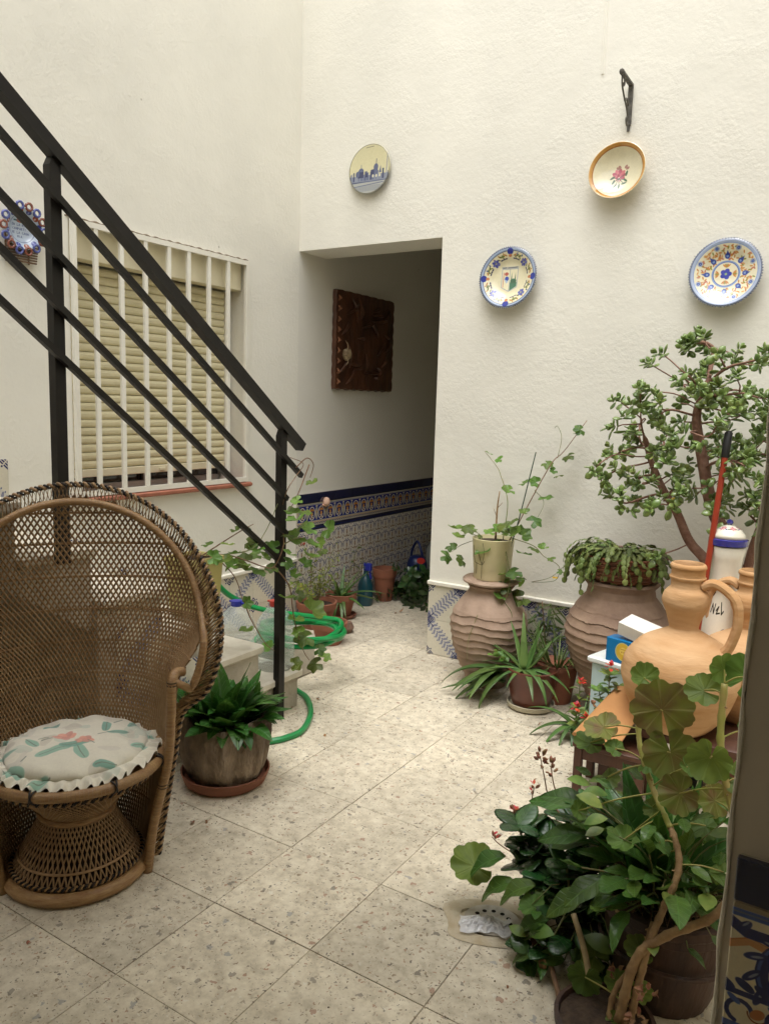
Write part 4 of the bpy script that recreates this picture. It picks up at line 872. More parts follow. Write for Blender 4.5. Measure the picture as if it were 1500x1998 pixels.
# hose
M_hose = mat('green_hose', (.0,.20,.045), .35, (.0,.26,.06), 10, coat=.3)
t = thing('garden_hose', 'bright green garden hose coiled beside the stair and looping over the floor', 'hose', (.60,-.85,0))
mb = MB(); pts = []
for k in range(150):
    a = -2.4+2*PI*3.6*k/150; q = k/150
    rx_, ry_ = .205+.028*math.sin(k*.21), .185+.028*math.cos(k*.17)
    pts.append((.06+rx_*math.cos(a)+.02*q, .10+ry_*math.sin(a)-.03*q, .235+.035*q+.012*math.sin(a*1.5+k*.02)))
mb.tube(pts, .0135, 8)
lead = catmull([pts[0], (-.10,-.12,.16), (.05,-.05,.05), (.151,-.077,.013), (.267,-.132,.012), (.396,-.267,.012), (.480,-.432,.012), (.476,-.53,.012), (.447,-.594,.012), (.36,-.70,.012), (.20,-.78,.012), (.1,-.9,.012)], 8)
mb.tube(lead, .0135, 8)
tail = catmull([pts[-1], (-.14,.02,.34), (-.22,-.12,.42), (-.25,-.20,.50)], 6); mb.tube(tail, .0135, 8)
part('hose_tube', mb, M_hose, t)
t = thing('block', 'pale cement block beside the stair that carries the hose coil', 'block', (.50,-.80,0))
mb = MB(); mb.bev(-.18,.16,-.10,.16,0,.20,.01); part('body', mb, M_cement, t)
# ================================================================== PEACOCK CHAIR
M_cane = mat('honey_rattan', (.42,.26,.11), .42, (.29,.15,.06), 26, bump=.35, bscale=120, stretch=(1,1,6), coat=.15)
M_caned = mat('dark_rattan_strand', (.29,.17,.078), .5, (.39,.245,.12), 9)
M_canel = mat('light_rattan_strand', (.38,.245,.125), .5, (.27,.16,.075), 16)
M_bord = mat('pale_rattan_border', (.42,.27,.12), .45, (.27,.15,.06), 40)
M_blk = mat('black_rattan_binding', (.015,.010,.008), .5)
chair = thing('peacock_chair', 'round-backed woven rattan peacock chair with hourglass base at the left', 'chair', (1.140,-2.430,0), math.radians(50))
def ws_(z): return float(np.interp(z, [0,.12,.36,.58,.66,.78,.95,1.2], [.205,.222,.262,.288,.338,.392,.412,.416]))
def yc_(z): return float(np.interp(z, [0,.36,.6,.85,1.15], [.185,.215,.215,.195,.175]))
def ye_(z): return float(np.interp(z, [0,.36,.58,.72,.9,1.15], [-.05,-.055,-.06,-.05,-.03,.0]))
def S(phi, z):
    w = ws_(z); return Vector((w*math.sin(phi), ye_(z)+(yc_(z)-ye_(z))*math.cos(phi), z))
HC, HR = .718, .384           # hoop seen from the front: centre height and radius
def inside(phi, z):
    if z < .585: return True
    x = ws_(z)*math.sin(phi); return x*x+(z-HC)**2 < HR*HR
# lattice: two families of slanting strands, joined into two parts (too fine to pick apart)
for sgn, nm, mt in ((1, 'lattice_rising', M_caned), (-1, 'lattice_falling', M_canel)):
    mb = MB(); K = 1.55; step = PI/74
    for i in range(-112, 113):
        ph0 = i*step; seg = []
        for q in range(0, 61):
            z = .02+q*(1.10-.02)/60; ph = ph0+sgn*K*(z-.55)
            if abs(ph) < PI/2*.985 and inside(ph, z):
                p = S(ph, z); p += Vector((math.sin(ph), math.cos(ph), 0))*(.0015*sgn); seg.append(p)
            else:
                if len(seg) > 2: mb.tube(seg[::2]+([seg[-1]] if len(seg) % 2 == 0 else []), .0029, 4, caps=False)
                seg = []
        if len(seg) > 2: mb.tube(seg[::2]+([seg[-1]] if len(seg) % 2 == 0 else []), .0029, 4, caps=False)
    part(nm, mb, mt, chair, smooth=True, stuff=True)
for z in (.16,.29,.42,.53,.635,.74,.845,.95,1.045):
    lim = PI/2*.99
    phs = [lim*(-1+2*i/48) for i in range(49)]; P = [S(p, z)+Vector((0,.002,0)) for p in phs if inside(p, z)]
    mb = MB(); mb.tube(P, .0036, 6); part('cross_rod', mb, M_caned, chair, smooth=True)
# rim: wrapped hoop, braided border with dark edge
def hoop(r, dz=0):
    P = []
    for i in range(97):
        a = math.radians(-32)+math.radians(244)*i/96; x = r*math.cos(a); z = HC+r*math.sin(a)
        w = ws_(min(max(z, .0), 1.2)); s_ = max(-1, min(1, x/w)); ph = math.asin(s_); P.append(S(ph, z) if abs(x) <= w else Vector((x, ye_(z)-.0, z)))
    return P
def smoothp(P, n=3):
    for _ in range(n): P = [P[0]]+[(P[i-1]+P[i]*2+P[i+1])/4 for i in range(1, len(P)-1)]+[P[-1]]
    return P
inner = smoothp([p+Vector((0,-.012,0)) for p in hoop(.364)])
def side(sx):     # curve of the outer border from the floor up the side to the hoop
    return [S(sx*PI/2*.97, z)+Vector((sx*.022,.018,0)) for z in np.linspace(.02, .56, 22)]
outer_h = smoothp([p+Vector((0,.006,0)) for p in hoop(.416)])
mid_h = smoothp([p+Vector((0,.0,0)) for p in hoop(.392)])
armR = Vector((.268,-.085,.590)); armL = Vector((-.268,-.085,.590))
full = smoothp(side(1)[:-2]+outer_h+list(reversed(side(-1)[:-2])), 5)
fullm = smoothp([p+Vector((-.018 if p.x > 0 else .018,-.014,0)) for p in side(1)[:-2]]+mid_h+list(reversed([p+Vector((-.018 if p.x > 0 else .018,-.014,0)) for p in side(-1)[:-2]])), 5)
mb = MB(); mb.tube([armR]+inner[2:-2]+[armL], .0115, 10); part('inner_hoop', mb, M_cane, chair, smooth=True)
def wrap_rings(nm, P, r, pitch, mt, start=0, stop=1e9):
    """binding turns round a rod, as fine raised rings in one part"""
    mb = MB(); L = 0
    pts = [Vector(p) for p in P]; nxt = start
    for a, b in zip(pts, pts[1:]):
        d = (b-a).length
        while nxt < L+d and nxt < stop:
            t = (nxt-L)/d; c = a.lerp(b, t); u = (b-a).normalized(); mb.tube([c-u*.0011, c+u*.0011], r, 8, caps=False); nxt += pitch
        L += d
    part(nm, mb, mt, chair, smooth=True, stuff=True)
wrap_rings('binding_turns', inner, .0123, .011, M_canel)
def helix(nm, P, r, n, tube, mt, phase=0):
    mb = MB(); N = len(P)*4; pts = []; L = len(P)-1
    for i in range(N):
        t = i/(N-1)*L; k = min(int(t), L-1); a = P[k].lerp(P[k+1], t-k); d = (P[k+1]-P[k]).normalized()
        u = Vector((0,1,0)); u = (u-d*u.dot(d)).normalized(); w = d.cross(u); an = phase+2*PI*n*i/(N-1); pts.append(a+u*(r*math.cos(an))+w*(r*math.sin(an)))
    mb.tube(pts, tube, 5); part(nm, mb, mt, chair, smooth=True)
def resample(P, n):
    L = [0]
    for a, b in zip(P, P[1:]): L.append(L[-1]+(b-a).length)
    out = []
    for i in range(n):
        s_ = L[-1]*i/(n-1); k = min(max(0, int(np.searchsorted(L, s_))-1), len(P)-2); d = L[k+1]-L[k] or 1; out.append(P[k].lerp(P[k+1], (s_-L[k])/d))
    return out
F = resample(full, 190); G = resample(fullm, 190)
helix('edge_braid', F, .0062, 118, .0046, M_canel); helix('edge_braid', F, .0062, 118, .0034, M_blk, PI)
mb = MB()      # zigzag weave between the hoop and the braided edge
A_ = resample(full, 520); B_ = resample(fullm, 520); C_ = [b+(b-a)*.9 for a, b in zip(A_, B_)]
for off in (0, 2, 4):
    P = [(A_[i] if ((i+off)//2) % 2 else C_[i]) + Vector((0,-.004*math.sin(i*.8+off),0)) for i in range(0, 520, 2)]
    mb.tube(P, .0038, 4)
part('border_weave', mb, M_bord, chair, smooth=True, stuff=True)
# poles
for sx in (1, -1):
    P = catmull([(sx*.196,-.075,.0), (sx*.215,-.080,.15), (sx*.256,-.085,.34), (sx*.266,-.088,.48), (sx*.270,-.085,.580), (sx*.282,-.060,.603), (sx*.305,-.045,.600)], 8)
    mb = MB(); mb.tube(P, .0140, 12); part('pole', mb, M_cane, chair, smooth=True); wrap_rings('binding_turns', P, .0149, .010, M_canel)
    mb = MB()
    for s_ in (.17, .40):
        k = int(s_/.60*len(P)); c = P[k]; mb.tube([c+Vector((0,0,-.006)), c+Vector((0,0,-.003))], .0157, 10, caps=False); mb.tube([c+Vector((0,0,.003)), c+Vector((0,0,.006))], .0157, 10, caps=False)
    part('binding_mark', mb, M_blk, chair, stuff=True)
# seat ring, seat disc
SZ = .350
circ = lambda r, z, n=72, ox=0, oy=0: [Vector((ox+r*math.cos(2*PI*i/n), oy+r*math.sin(2*PI*i/n), z)) for i in range(n)]
mb = MB(); mb.lathe([(.228,SZ),(.233,SZ+.010),(.243,SZ+.014),(.252,SZ+.010),(.257,SZ),(.254,SZ-.012),(.244,SZ-.017),(.232,SZ-.012)], 72); part('seat_ring', mb, M_cane, chair, smooth=True)
mb = MB()
for i in range(150):
    a = 2*PI*i/150; c = Vector((.2435*math.cos(a), .2435*math.sin(a), SZ-.001)); u = Vector((-math.sin(a), math.cos(a), 0))*.0009; mb.tube([c-u, c+u], .0162, 8, caps=False)
part('binding_turns', mb, M_canel, chair, smooth=True, stuff=True)
mb = MB()
for a0 in (-1.95,-1.1,-.35,.6,1.6,2.6,-2.75):
    for s_ in (-1,1):
        mb.tube([Vector((.2435*math.cos(a0+t*.030*s_), .2435*math.sin(a0+t*.030*s_), SZ))+Vector((math.cos(a0)*.0172*math.cos(q), math.sin(a0)*.0172*math.cos(q), .0172*math.sin(q))) for t, q in [(-1+.25*i, -1.3+.38*i) for i in range(9)]], .0028, 5)
part('cross_knot', mb, M_blk, chair, smooth=True, stuff=True)
mb = MB(); mb.lathe([(.228,SZ-.004),(1e-4,SZ-.008)], 48); part('seat_weave', mb, M_caned, chair)
for q, mt in ((0, M_cane), (PI, M_blk)):
    mb = MB(); mb.tube([Vector(((.228+.006*math.cos(i*.55+q))*math.cos(2*PI*i/700), (.228+.006*math.cos(i*.55+q))*math.sin(2*PI*i/700), SZ-.028+.006*math.sin(i*.55+q))) for i in range(700)], .0034, 4, closed=True); part('under_braid', mb, mt, chair, smooth=True)
# hourglass base of slanting strands
wz, wr = .195, .098
for sgn, mt, nm in ((1, M_caned, 'base_strand_left'), (-1, M_canel, 'base_strand_right')):
    mb = MB()
    for i in range(64):
        a = 2*PI*i/64
        mb.tube([(.180*math.cos(a), .180*math.sin(a), .045), (wr*math.cos(a+sgn*.42), wr*math.sin(a+sgn*.42), wz)], .0026, 4, caps=False)
        mb.tube([(.220*math.cos(a), .220*math.sin(a), SZ-.035), (wr*math.cos(a+sgn*.75), wr*math.sin(a+sgn*.75), wz)], .0022, 4, caps=False)
    part(nm, mb, mt, chair, smooth=True, stuff=True)
mb = MB(); mb.lathe([(.172,.035),(wr-.008,wz),(.210,SZ-.03)], 48); part('base_inner_shade', mb, mat('shadow_rattan', (.022,.011,.006), .9), chair)  # shade inside the open base, put in as a near-black sheet
mb = MB(); mb.tube(circ(wr+.004, wz), .0095, 8, closed=True); part('waist_ring', mb, M_cane, chair, smooth=True)
mb = MB(); mb.tube(circ(.163, .078), .0042, 6, closed=True); part('base_rod', mb, M_caned, chair, smooth=True)
mb = MB(); mb.tube(circ(.190, .020), .0195, 10, closed=True); part('base_ring', mb, M_cane, chair, smooth=True)
for q, mt in ((0, M_cane), (PI, M_blk)):
    mb = MB(); mb.tube([Vector(((.182+.005*math.cos(i*.55+q))*math.cos(2*PI*i/700), (.182+.005*math.cos(i*.55+q))*math.sin(2*PI*i/700), .046+.005*math.sin(i*.55+q))) for i in range(700)], .0030, 4, closed=True); part('lower_braid', mb, mt, chair, smooth=True)

# cushion with a frilled edge
def cushion_print():
    c = Canvas(512, 512, (222, 216, 198)); rng = random.Random(12); T = (136,178,158); T2 = (112,158,142); P = (206,148,134); GY = (120,126,112)
    for k in range(44):
        x, y = rng.uniform(0,1), rng.uniform(0,1); c.ell(x, y, rng.uniform(.03,.08), rng.uniform(.02,.05), rng.choice([(196,188,172),(206,200,186),(188,196,180)]), rng.uniform(0,3), .6)
    for (x,y,a,s_) in ((.40,.36,.5,1.5),(.54,.33,1.9,1.3),(.50,.42,.1,1.2),(.22,.24,2.4,1.1),(.28,.50,2.2,.9),(.66,.62,1.5,1.0),(.72,.54,.1,.9),(.46,.88,.1,1.0),(.64,.86,2.6,.9),(.36,.70,.9,.9),(.16,.44,.4,.8),(.84,.40,.4,.8),(.80,.66,1.2,.8),(.66,.20,.3,.9),(.34,.12,.2,.9),(.12,.66,1.3,.7),(.9,.55,1.9,.7)):
        c.ell(x, y, .065*s_, .026*s_, T if rng.random() < .6 else T2, a, .85); c.line([(x-.05*s_*math.cos(a), y-.05*s_*math.sin(a)), (x+.07*s_*math.cos(a), y+.07*s_*math.sin(a))], .006, GY, .8)
    for (x,y,s_) in ((.44,.53,1),(.55,.46,.8)):
        for k in range(6): c.ell(x+.03*s_*math.cos(k), y+.022*s_*math.sin(k), .035*s_, .024*s_, P if k % 2 else (224,160,140), k, .9)
    for (x,y,a) in ((.33,.50,.1),(.36,.52,2.9),(.62,.52,.4),(.70,.70,.6),(.25,.30,1.2),(.60,.43,2.2)): c.line([(x,y),(x+.05*math.cos(a),y+.03*math.sin(a))], .010, GY, .8)
    c.noise(.01); return c
cu = thing('seat_cushion', 'round frilled cushion printed with pink flowers and green leaves, on the wicker seat', 'cushion', (1.140,-2.430,SZ+.012), math.radians(50))
cu.scale = (.94,.94,.9)
M_cush = printed('cushion_fabric', cushion_print(), .85, 0, bump=.5, bscale=14, sheen=.3)
cuv = lambda c: (.5+c[0]/.56, .5+c[1]/.56)
def cush(r, z, a):
    px, py = r*math.cos(a), r*math.sin(a)
    d = .0045*math.sin(9*px*3+4*py*8)*math.sin(py*40+px*12)*1.5+.004*math.sin(px*70+py*25)
    tuft = math.exp(-((px-.055)**2+(py+.075)**2)/.0009)*.012
    return (r*(1+.02*math.sin(3*a+1)+.012*math.sin(7*a)), z+(d-tuft if z > .012 else 0))
mb = MB(); mb.lathe([(.19,0),(.205,.006),(.212,.014),(.205,.030),(.188,.040),(.155,.046),(.12,.049),(.09,.050),(.06,.050),(.03,.050),(1e-4,.050)], 96, wob=cush)
part('pad', mb, M_cush, cu, smooth=True, uv=cuv)
mb = MB(); NF = 420
def frill(u, v):
    a = 2*PI*u; w_ = math.sin(a*40+1.3*math.sin(a*5)); w2 = math.sin(a*19+2)
    r = .205+(.046+.009*w2)*v; droop = -.012*v*v-.006*v*math.sin(3*a)
    return (r*math.cos(a+.012*w_*v), r*math.sin(a+.012*w_*v), .016+droop+.0115*w_*v+.004*w2*v)
mb.grid(frill, NF, 6, wrap=True); part('frill', mb, M_cush, cu, smooth=True, uv=cuv)

# ================================================================== LOG-LIKE POT BESIDE THE CHAIR
M_log = mat('petrified_bark', (.055,.032,.016), .8, (.36,.28,.20), 7, 10, bump=1.0, bscale=30, stretch=(1.2,1.2,.6), bdist=.02)
LP = (1.108,-1.775,0)
t = thing('saucer', 'wide terracotta saucer under the bark-like pot', 'saucer', LP)
M_terra = mat('terracotta', (.29,.105,.055), .75, (.22,.085,.05), 7, bump=.1, bscale=40, rand=.08)
mb = MB(); mb.lathe([(1e-4,0),(.135,0),(.150,.012),(.160,.040),(.163,.048),(.158,.050),(.148,.020),(1e-4,.010)], 48); part('dish', mb, M_terra, t)
t = thing('bark_pot', 'brown-grey pot shaped like a gnarled log, beside the wicker chair', 'pot', (LP[0],LP[1],.012)); barkpot = t
def barkw(r, z, a):
    k = .008*math.sin(5*a+.8)+.007*math.sin(8*a+2.1+z*3)+.005*math.sin(13*a+.4-z*5)+.003*math.sin(23*a+z*9)+.004*math.sin(z*30+a*2)
    return (r+k*min(1, z*12+.3), z+(.012*math.sin(2*a+1) if z > .2 else 0))
mb = MB(); mb.lathe([(1e-4,0),(.118,0),(.128,.02),(.148,.08),(.160,.14),(.162,.19),(.158,.225),(.150,.245),(.138,.246),(.130,.21),(1e-4,.20)], 110, wob=barkw); part('pot', mb, M_log, t)
mb = MB(); mb.lathe([(.128,.212),(.06,.222),(1e-4,.226)], 24); part('soil', mb, M_soil, t)
# ================================================================== PLANTS
def leaf_mat(name, a, b, rough=.42, vein=0.0, vcol=None, vf=9.0, nscale=2.5, transl=.22, rand=.18, hrand=.025, kind='feather', coat=.0, edge=None):
    m = bpy.data.materials.new(name); m.use_nodes = True; n = m.node_tree.nodes; l = m.node_tree.links; p = n['Principled BSDF']; out = n['Material Output']
    tc = n.new('ShaderNodeTexCoord'); sx = n.new('ShaderNodeSeparateXYZ'); l.new(tc.outputs['Object'], sx.inputs[0]); oi = n.new('ShaderNodeObjectInfo')
    nt = n.new('ShaderNodeTexNoise'); nt.inputs['Scale'].default_value = nscale; nt.inputs['Detail'].default_value = 5
    ad = n.new('ShaderNodeVectorMath'); ad.operation = 'ADD'; cb = n.new('ShaderNodeCombineXYZ'); ml0 = n.new('ShaderNodeMath'); ml0.operation = 'MULTIPLY'; ml0.inputs[1].default_value = 37.0
    l.new(oi.outputs['Random'], ml0.inputs[0]); l.new(ml0.outputs[0], cb.inputs[0]); l.new(tc.outputs['Object'], ad.inputs[0]); l.new(cb.outputs[0], ad.inputs[1]); l.new(ad.outputs[0], nt.inputs['Vector'])
    mr = n.new('ShaderNodeMapRange'); mr.inputs['From Min'].default_value = .3; mr.inputs['From Max'].default_value = .7; l.new(nt.outputs['Fac'], mr.inputs['Value'])
    mx = n.new('ShaderNodeMix'); mx.data_type = 'RGBA'; mx.inputs['A'].default_value = (*a,1); mx.inputs['B'].default_value = (*b,1); l.new(mr.outputs[0], mx.inputs['Factor']); col = mx.outputs['Result']
    if vein:
        if kind == 'feather':
            ab = n.new('ShaderNodeMath'); ab.operation = 'ABSOLUTE'; l.new(sx.outputs[0], ab.inputs[0])
            t1 = n.new('ShaderNodeMath'); t1.operation = 'MULTIPLY_ADD'; t1.inputs[1].default_value = -.8; l.new(ab.outputs[0], t1.inputs[0]); l.new(sx.outputs[1], t1.inputs[2])
            t2 = n.new('ShaderNodeMath'); t2.operation = 'MULTIPLY'; t2.inputs[1].default_value = vf*2*PI; l.new(t1.outputs[0], t2.inputs[0])
            t3 = n.new('ShaderNodeMath'); t3.operation = 'SINE'; l.new(t2.outputs[0], t3.inputs[0])
            sd_ = n.new('ShaderNodeMapRange'); sd_.inputs['From Min'].default_value = .80; sd_.inputs['From Max'].default_value = 1.0; sd_.inputs['To Max'].default_value = .55; l.new(t3.outputs[0], sd_.inputs['Value'])
            mid = n.new('ShaderNodeMapRange'); mid.inputs['From Min'].default_value = .016; mid.inputs['From Max'].default_value = .005; l.new(ab.outputs[0], mid.inputs['Value'])
        else:
            at = n.new('ShaderNodeMath'); at.operation = 'ARCTAN2'; l.new(sx.outputs[0], at.inputs[0]); l.new(sx.outputs[1], at.inputs[1])
            t2 = n.new('ShaderNodeMath'); t2.operation = 'MULTIPLY'; t2.inputs[1].default_value = vf; l.new(at.outputs[0], t2.inputs[0])
            t3 = n.new('ShaderNodeMath'); t3.operation = 'COSINE'; l.new(t2.outputs[0], t3.inputs[0])
            sd_ = n.new('ShaderNodeMapRange'); sd_.inputs['From Min'].default_value = .90; sd_.inputs['From Max'].default_value = 1.0; sd_.inputs['To Max'].default_value = .8; l.new(t3.outputs[0], sd_.inputs['Value'])
            mid = n.new('ShaderNodeMath'); mid.operation = 'MULTIPLY'; mid.inputs[1].default_value = 0; l.new(at.outputs[0], mid.inputs[0])
        mxm = n.new('ShaderNodeMath'); mxm.operation = 'MAXIMUM'; l.new(sd_.outputs[0], mxm.inputs[0]); l.new(mid.outputs[0], mxm.inputs[1])
        mv = n.new('ShaderNodeMath'); mv.operation = 'MULTIPLY'; mv.inputs[1].default_value = vein; l.new(mxm.outputs[0], mv.inputs[0])
        m2 = n.new('ShaderNodeMix'); m2.data_type = 'RGBA'; m2.inputs['B'].default_value = (*(vcol or b),1); l.new(mv.outputs[0], m2.inputs['Factor']); l.new(col, m2.inputs['A']); col = m2.outputs['Result']
        bp = n.new('ShaderNodeBump'); bp.inputs['Strength'].default_value = .35; bp.inputs['Distance'].default_value = .02; bp.invert = True; l.new(mxm.outputs[0], bp.inputs['Height']); l.new(bp.outputs[0], p.inputs['Normal'])
    h = n.new('ShaderNodeHueSaturation'); fr = n.new('ShaderNodeMath'); fr.operation = 'FRACT'; ml = n.new('ShaderNodeMath'); ml.operation = 'MULTIPLY'; ml.inputs[1].default_value = 9.7
    l.new(oi.outputs['Random'], ml.inputs[0]); l.new(ml.outputs[0], fr.inputs[0])
    A = n.new('ShaderNodeMapRange'); A.inputs['To Min'].default_value = 1-rand; A.inputs['To Max'].default_value = 1+rand*1.3; l.new(oi.outputs['Random'], A.inputs['Value']); l.new(A.outputs[0], h.inputs['Value'])
    B = n.new('ShaderNodeMapRange'); B.inputs['To Min'].default_value = .5-hrand; B.inputs['To Max'].default_value = .5+hrand*.5; l.new(fr.outputs[0], B.inputs['Value']); l.new(B.outputs[0], h.inputs['Hue'])
    l.new(col, h.inputs['Color']); l.new(h.outputs[0], p.inputs['Base Color']); p.inputs['Roughness'].default_value = rough; p.inputs['Coat Weight'].default_value = coat; p.inputs['Coat Roughness'].default_value = .2
    p.inputs['Specular IOR Level'].default_value = .4
    if transl:
        tr = n.new('ShaderNodeBsdfTranslucent'); h2 = n.new('ShaderNodeHueSaturation'); h2.inputs['Value'].default_value = 1.3; h2.inputs['Hue'].default_value = .485; l.new(h.outputs[0], h2.inputs['Color']); l.new(h2.outputs[0], tr.inputs['Color'])
        ms = n.new('ShaderNodeMixShader'); ms.inputs[0].default_value = transl; l.new(p.outputs[0], ms.inputs[1]); l.new(tr.outputs[0], ms.inputs[2]); l.new(ms.outputs[0], out.inputs['Surface'])
    return m
def sheet(width, nu=7, nv=9, fold=.15, droop=.3, wavy=0.0, wf=5, twist=0.0, cup=0.0):
    """leaf sheet: base at the origin, tip near (0,1,0); width(t) = half width"""
    mb = MB()
    for j in range(nv+1):
        t = j/nv; a = droop*t; yy = math.sin(a)/droop if abs(droop) > 1e-3 else t; zz = -(1-math.cos(a))/droop if abs(droop) > 1e-3 else 0
        w = width(t)
        for i in range(nu):
            u = -1+2*i/(nu-1); x = u*w; z = zz + fold*abs(x) - cup*x*x*4 + wavy*math.sin(wf*2*PI*t+i)*abs(u)
            tw = twist*t; mb.v.append((x*math.cos(tw)-(z-zz)*math.sin(tw), yy, zz+(z-zz)*math.cos(tw)+x*math.sin(tw)))
    for j in range(nv):
        for i in range(nu-1): k = j*nu+i; mb.f.append((k, k+1, k+nu+1, k+nu)); mb.mi.append(0)
    return mb
def solid(width, thick, nv=8, n=8, droop=.3, nb=0.0, channel=0.0):
    """fleshy leaf: closed, flattened section"""
    mb = MB(); vs = []
    for j in range(nv+1):
        t = j/nv; a = droop*t; yy = math.sin(a)/droop if abs(droop) > 1e-3 else t; zz = -(1-math.cos(a))/droop if abs(droop) > 1e-3 else 0
        w = max(width(t), .002); th = max(thick(t), .002)
        for i in range(n):
            q = 2*PI*i/n; x = w*math.cos(q); z = th*math.sin(q)
            if z > 0: z = z*(1-channel)+channel*abs(x)*.5
            vs.append((x, yy, zz+z))
    fs = [(j*n+i, j*n+(i+1) % n, (j+1)*n+(i+1) % n, (j+1)*n+i) for j in range(nv) for i in range(n)]
    fs += [tuple(reversed(range(n))), tuple(range(nv*n, nv*n+n))]; mb.add(vs, fs); return mb
def round_leaf(lobes=7, depth=.08, teeth=0, cup=.25, notch=.55, rng=None, deep=0.0):
    """kidney / palmate leaf in the xy plane, stalk at the origin, tip at +y"""
    mb = MB(); nr, na = 5, 84; mb.v.append((0,.0,-.05)); rng = rng or random.Random(1)
    gap = notch
    for j in range(1, nr+1):
        for i in range(na+1):
            a = -PI+gap/2+(2*PI-gap)*i/na            # 0 = tip direction
            q = (a+PI-gap/2)/(2*PI-gap)*lobes
            R = .5*(1+deep*math.cos(2*PI*(q-.5))-depth*abs(math.cos(PI*q))) + teeth*abs(math.sin(q*PI*2))
            R *= (.82+.18*math.cos(a*.5))
            r = R*j/nr; z = -.05+cup*r*r-.020*math.cos(2*PI*(q-.5))*(j/nr)+.050*math.sin(4*a+1)*(j/nr)**2
            mb.v.append((r*math.sin(a), r*math.cos(a), z))
    for i in range(na): mb.f.append((0, 2+i, 1+i)); mb.mi.append(0)
    for j in range(nr-1):
        for i in range(na): k = 1+j*(na+1)+i; mb.f.append((k, k+1, k+na+2, k+na+1)); mb.mi.append(0)
    return mb
def put(me, nm, parent, p, d, up=(0,0,1), s=.1, w=1.0):
    d = Vector(d).normalized(); u = Vector(up); u = u-d*u.dot(d)
    if u.length < 1e-4: u = Vector((1,0,.1)); u = u-d*u.dot(d)
    u.normalize(); x = d.cross(u)
    M = Matrix(((x.x*s*w, d.x*s, u.x*s, p[0]), (x.y*s*w, d.y*s, u.y*s, p[1]), (x.z*s*w, d.z*s, u.z*s, p[2]), (0,0,0,1)))
    o = bpy.data.objects.new(nm, me); COL.objects.link(o); o.parent = parent; o.matrix_local = M; return o
def jit(v, k): return Vector((v[0]+ru(-k,k), v[1]+ru(-k,k), v[2]+ru(-k,k)))
sph = lambda az, el: Vector((math.cos(el)*math.cos(az), math.cos(el)*math.sin(az), math.sin(el)))
lanc = lambda wmax, pk=.45: (lambda t: wmax*(math.sin(PI*min(1, t)**(math.log(.5)/math.log(pk)))**.85)*(1 if t < 1 else 0)+.002)
V = lambda a, b: Vector(a)-Vector(b)
CAMP = Vector((3.038,-3.790,1.40))

# ---- leaf shapes shared by all plants
M_strapA = leaf_mat('broad_dark_leaf', (.022,.085,.012), (.040,.135,.020), .35, .5, (.07,.20,.04), 8, coat=.15)
LF_lance = [sheet(lanc(.135,.42), 7, 10, .25, dr, .008, 2, tw).mesh('lance_leaf', M_strapA) for dr, tw in ((.5,.2),(1.0,-.2),(1.5,.3),(.15,.1))]
M_hosta = leaf_mat('ribbed_leaf', (.040,.105,.018), (.085,.175,.028), .38, .6, (.10,.24,.05), 7, coat=.1)
LF_oval = [sheet(lanc(wd,.42), 9, 10, fo, dr, wv, 2, tw).mesh('oval_leaf', M_hosta) for wd, fo, dr, wv, tw in ((.235,.22,.5,.02,.25),(.20,.4,1.2,.03,-.4),(.26,.12,.15,.035,.1),(.17,.35,.8,.02,.6),(.22,.5,-.4,.03,-.3))]
M_aloe = leaf_mat('aloe_skin', (.050,.110,.026), (.10,.175,.042), .38, 0, nscale=1.5, transl=.05, rand=.2)
LF_aloe = [solid(lambda t: .062*(1-t)**.75+.003, lambda t: .026*(1-t)**.7+.002, 12, 8, dr, channel=.55).mesh('aloe_leaf', M_aloe) for dr in (.25,.7,1.2,1.7,-.5)]
M_jade = leaf_mat('jade_skin', (.11,.185,.040), (.21,.275,.075), .28, 0, nscale=1.8, transl=.06, rand=.28, hrand=.03, coat=.35)
M_jadey = leaf_mat('yellowed_jade_skin', (.45,.36,.04), (.38,.20,.03), .35, 0, transl=.1, coat=.2)
obov = lambda t: .30*math.sin(PI*t**1.35)**.75+.035*(1-t)
LF_jade = [solid(obov, lambda t: .075*math.sin(PI*t**1.1)**.6+.02, 6, 8, dr).mesh('jade_leaf', M_jade) for dr in (.1,.5,-.25)]
LF_jadey = [solid(obov, lambda t: .06*math.sin(PI*t**1.1)**.6+.02, 6, 8, .4).mesh('yellow_jade_leaf', M_jadey)]
M_kal = leaf_mat('dark_fleshy_leaf', (.016,.060,.016), (.034,.105,.024), .26, .25, (.05,.12,.03), 5, transl=.05, rand=.3, coat=.4)
def kalw(t): return .36*math.sin(PI*t**.9)**.6+.02*abs(math.sin(t*PI*7))+.01
LF_kal = [solid(kalw, lambda t: .035*math.sin(PI*t)**.5+.008, 14, 8, dr).mesh('fleshy_leaf', M_kal) for dr in (.3,.8,-.2)]
M_gerA = leaf_mat('geranium_leaf', (.075,.145,.025), (.125,.215,.040), .55, .40, (.18,.29,.08), 7, nscale=3, kind='radial', transl=.30, rand=.22, hrand=.03)
M_gerB = leaf_mat('bronzed_geranium_leaf', (.20,.15,.050), (.14,.23,.042), .55, .5, (.32,.36,.13), 8, nscale=2.6, kind='radial', transl=.25, rand=.15, hrand=.04)
LF_ger = [round_leaf(8, .02, .030, cup, nt_, deep=.045).mesh('round_leaf', M_gerA) for cup, nt_ in ((.45,.4),(.8,.25),(-.3,.6))]
LF_gerB = [round_leaf(9, .02, .030, .35, .25, deep=.045).mesh('bronzed_leaf', M_gerB)]
M_ivy = leaf_mat('ivy_geranium_leaf', (.080,.165,.026), (.135,.245,.042), .4, .4, (.20,.31,.09), 5, nscale=3, kind='radial', transl=.3, rand=.25, hrand=.03)
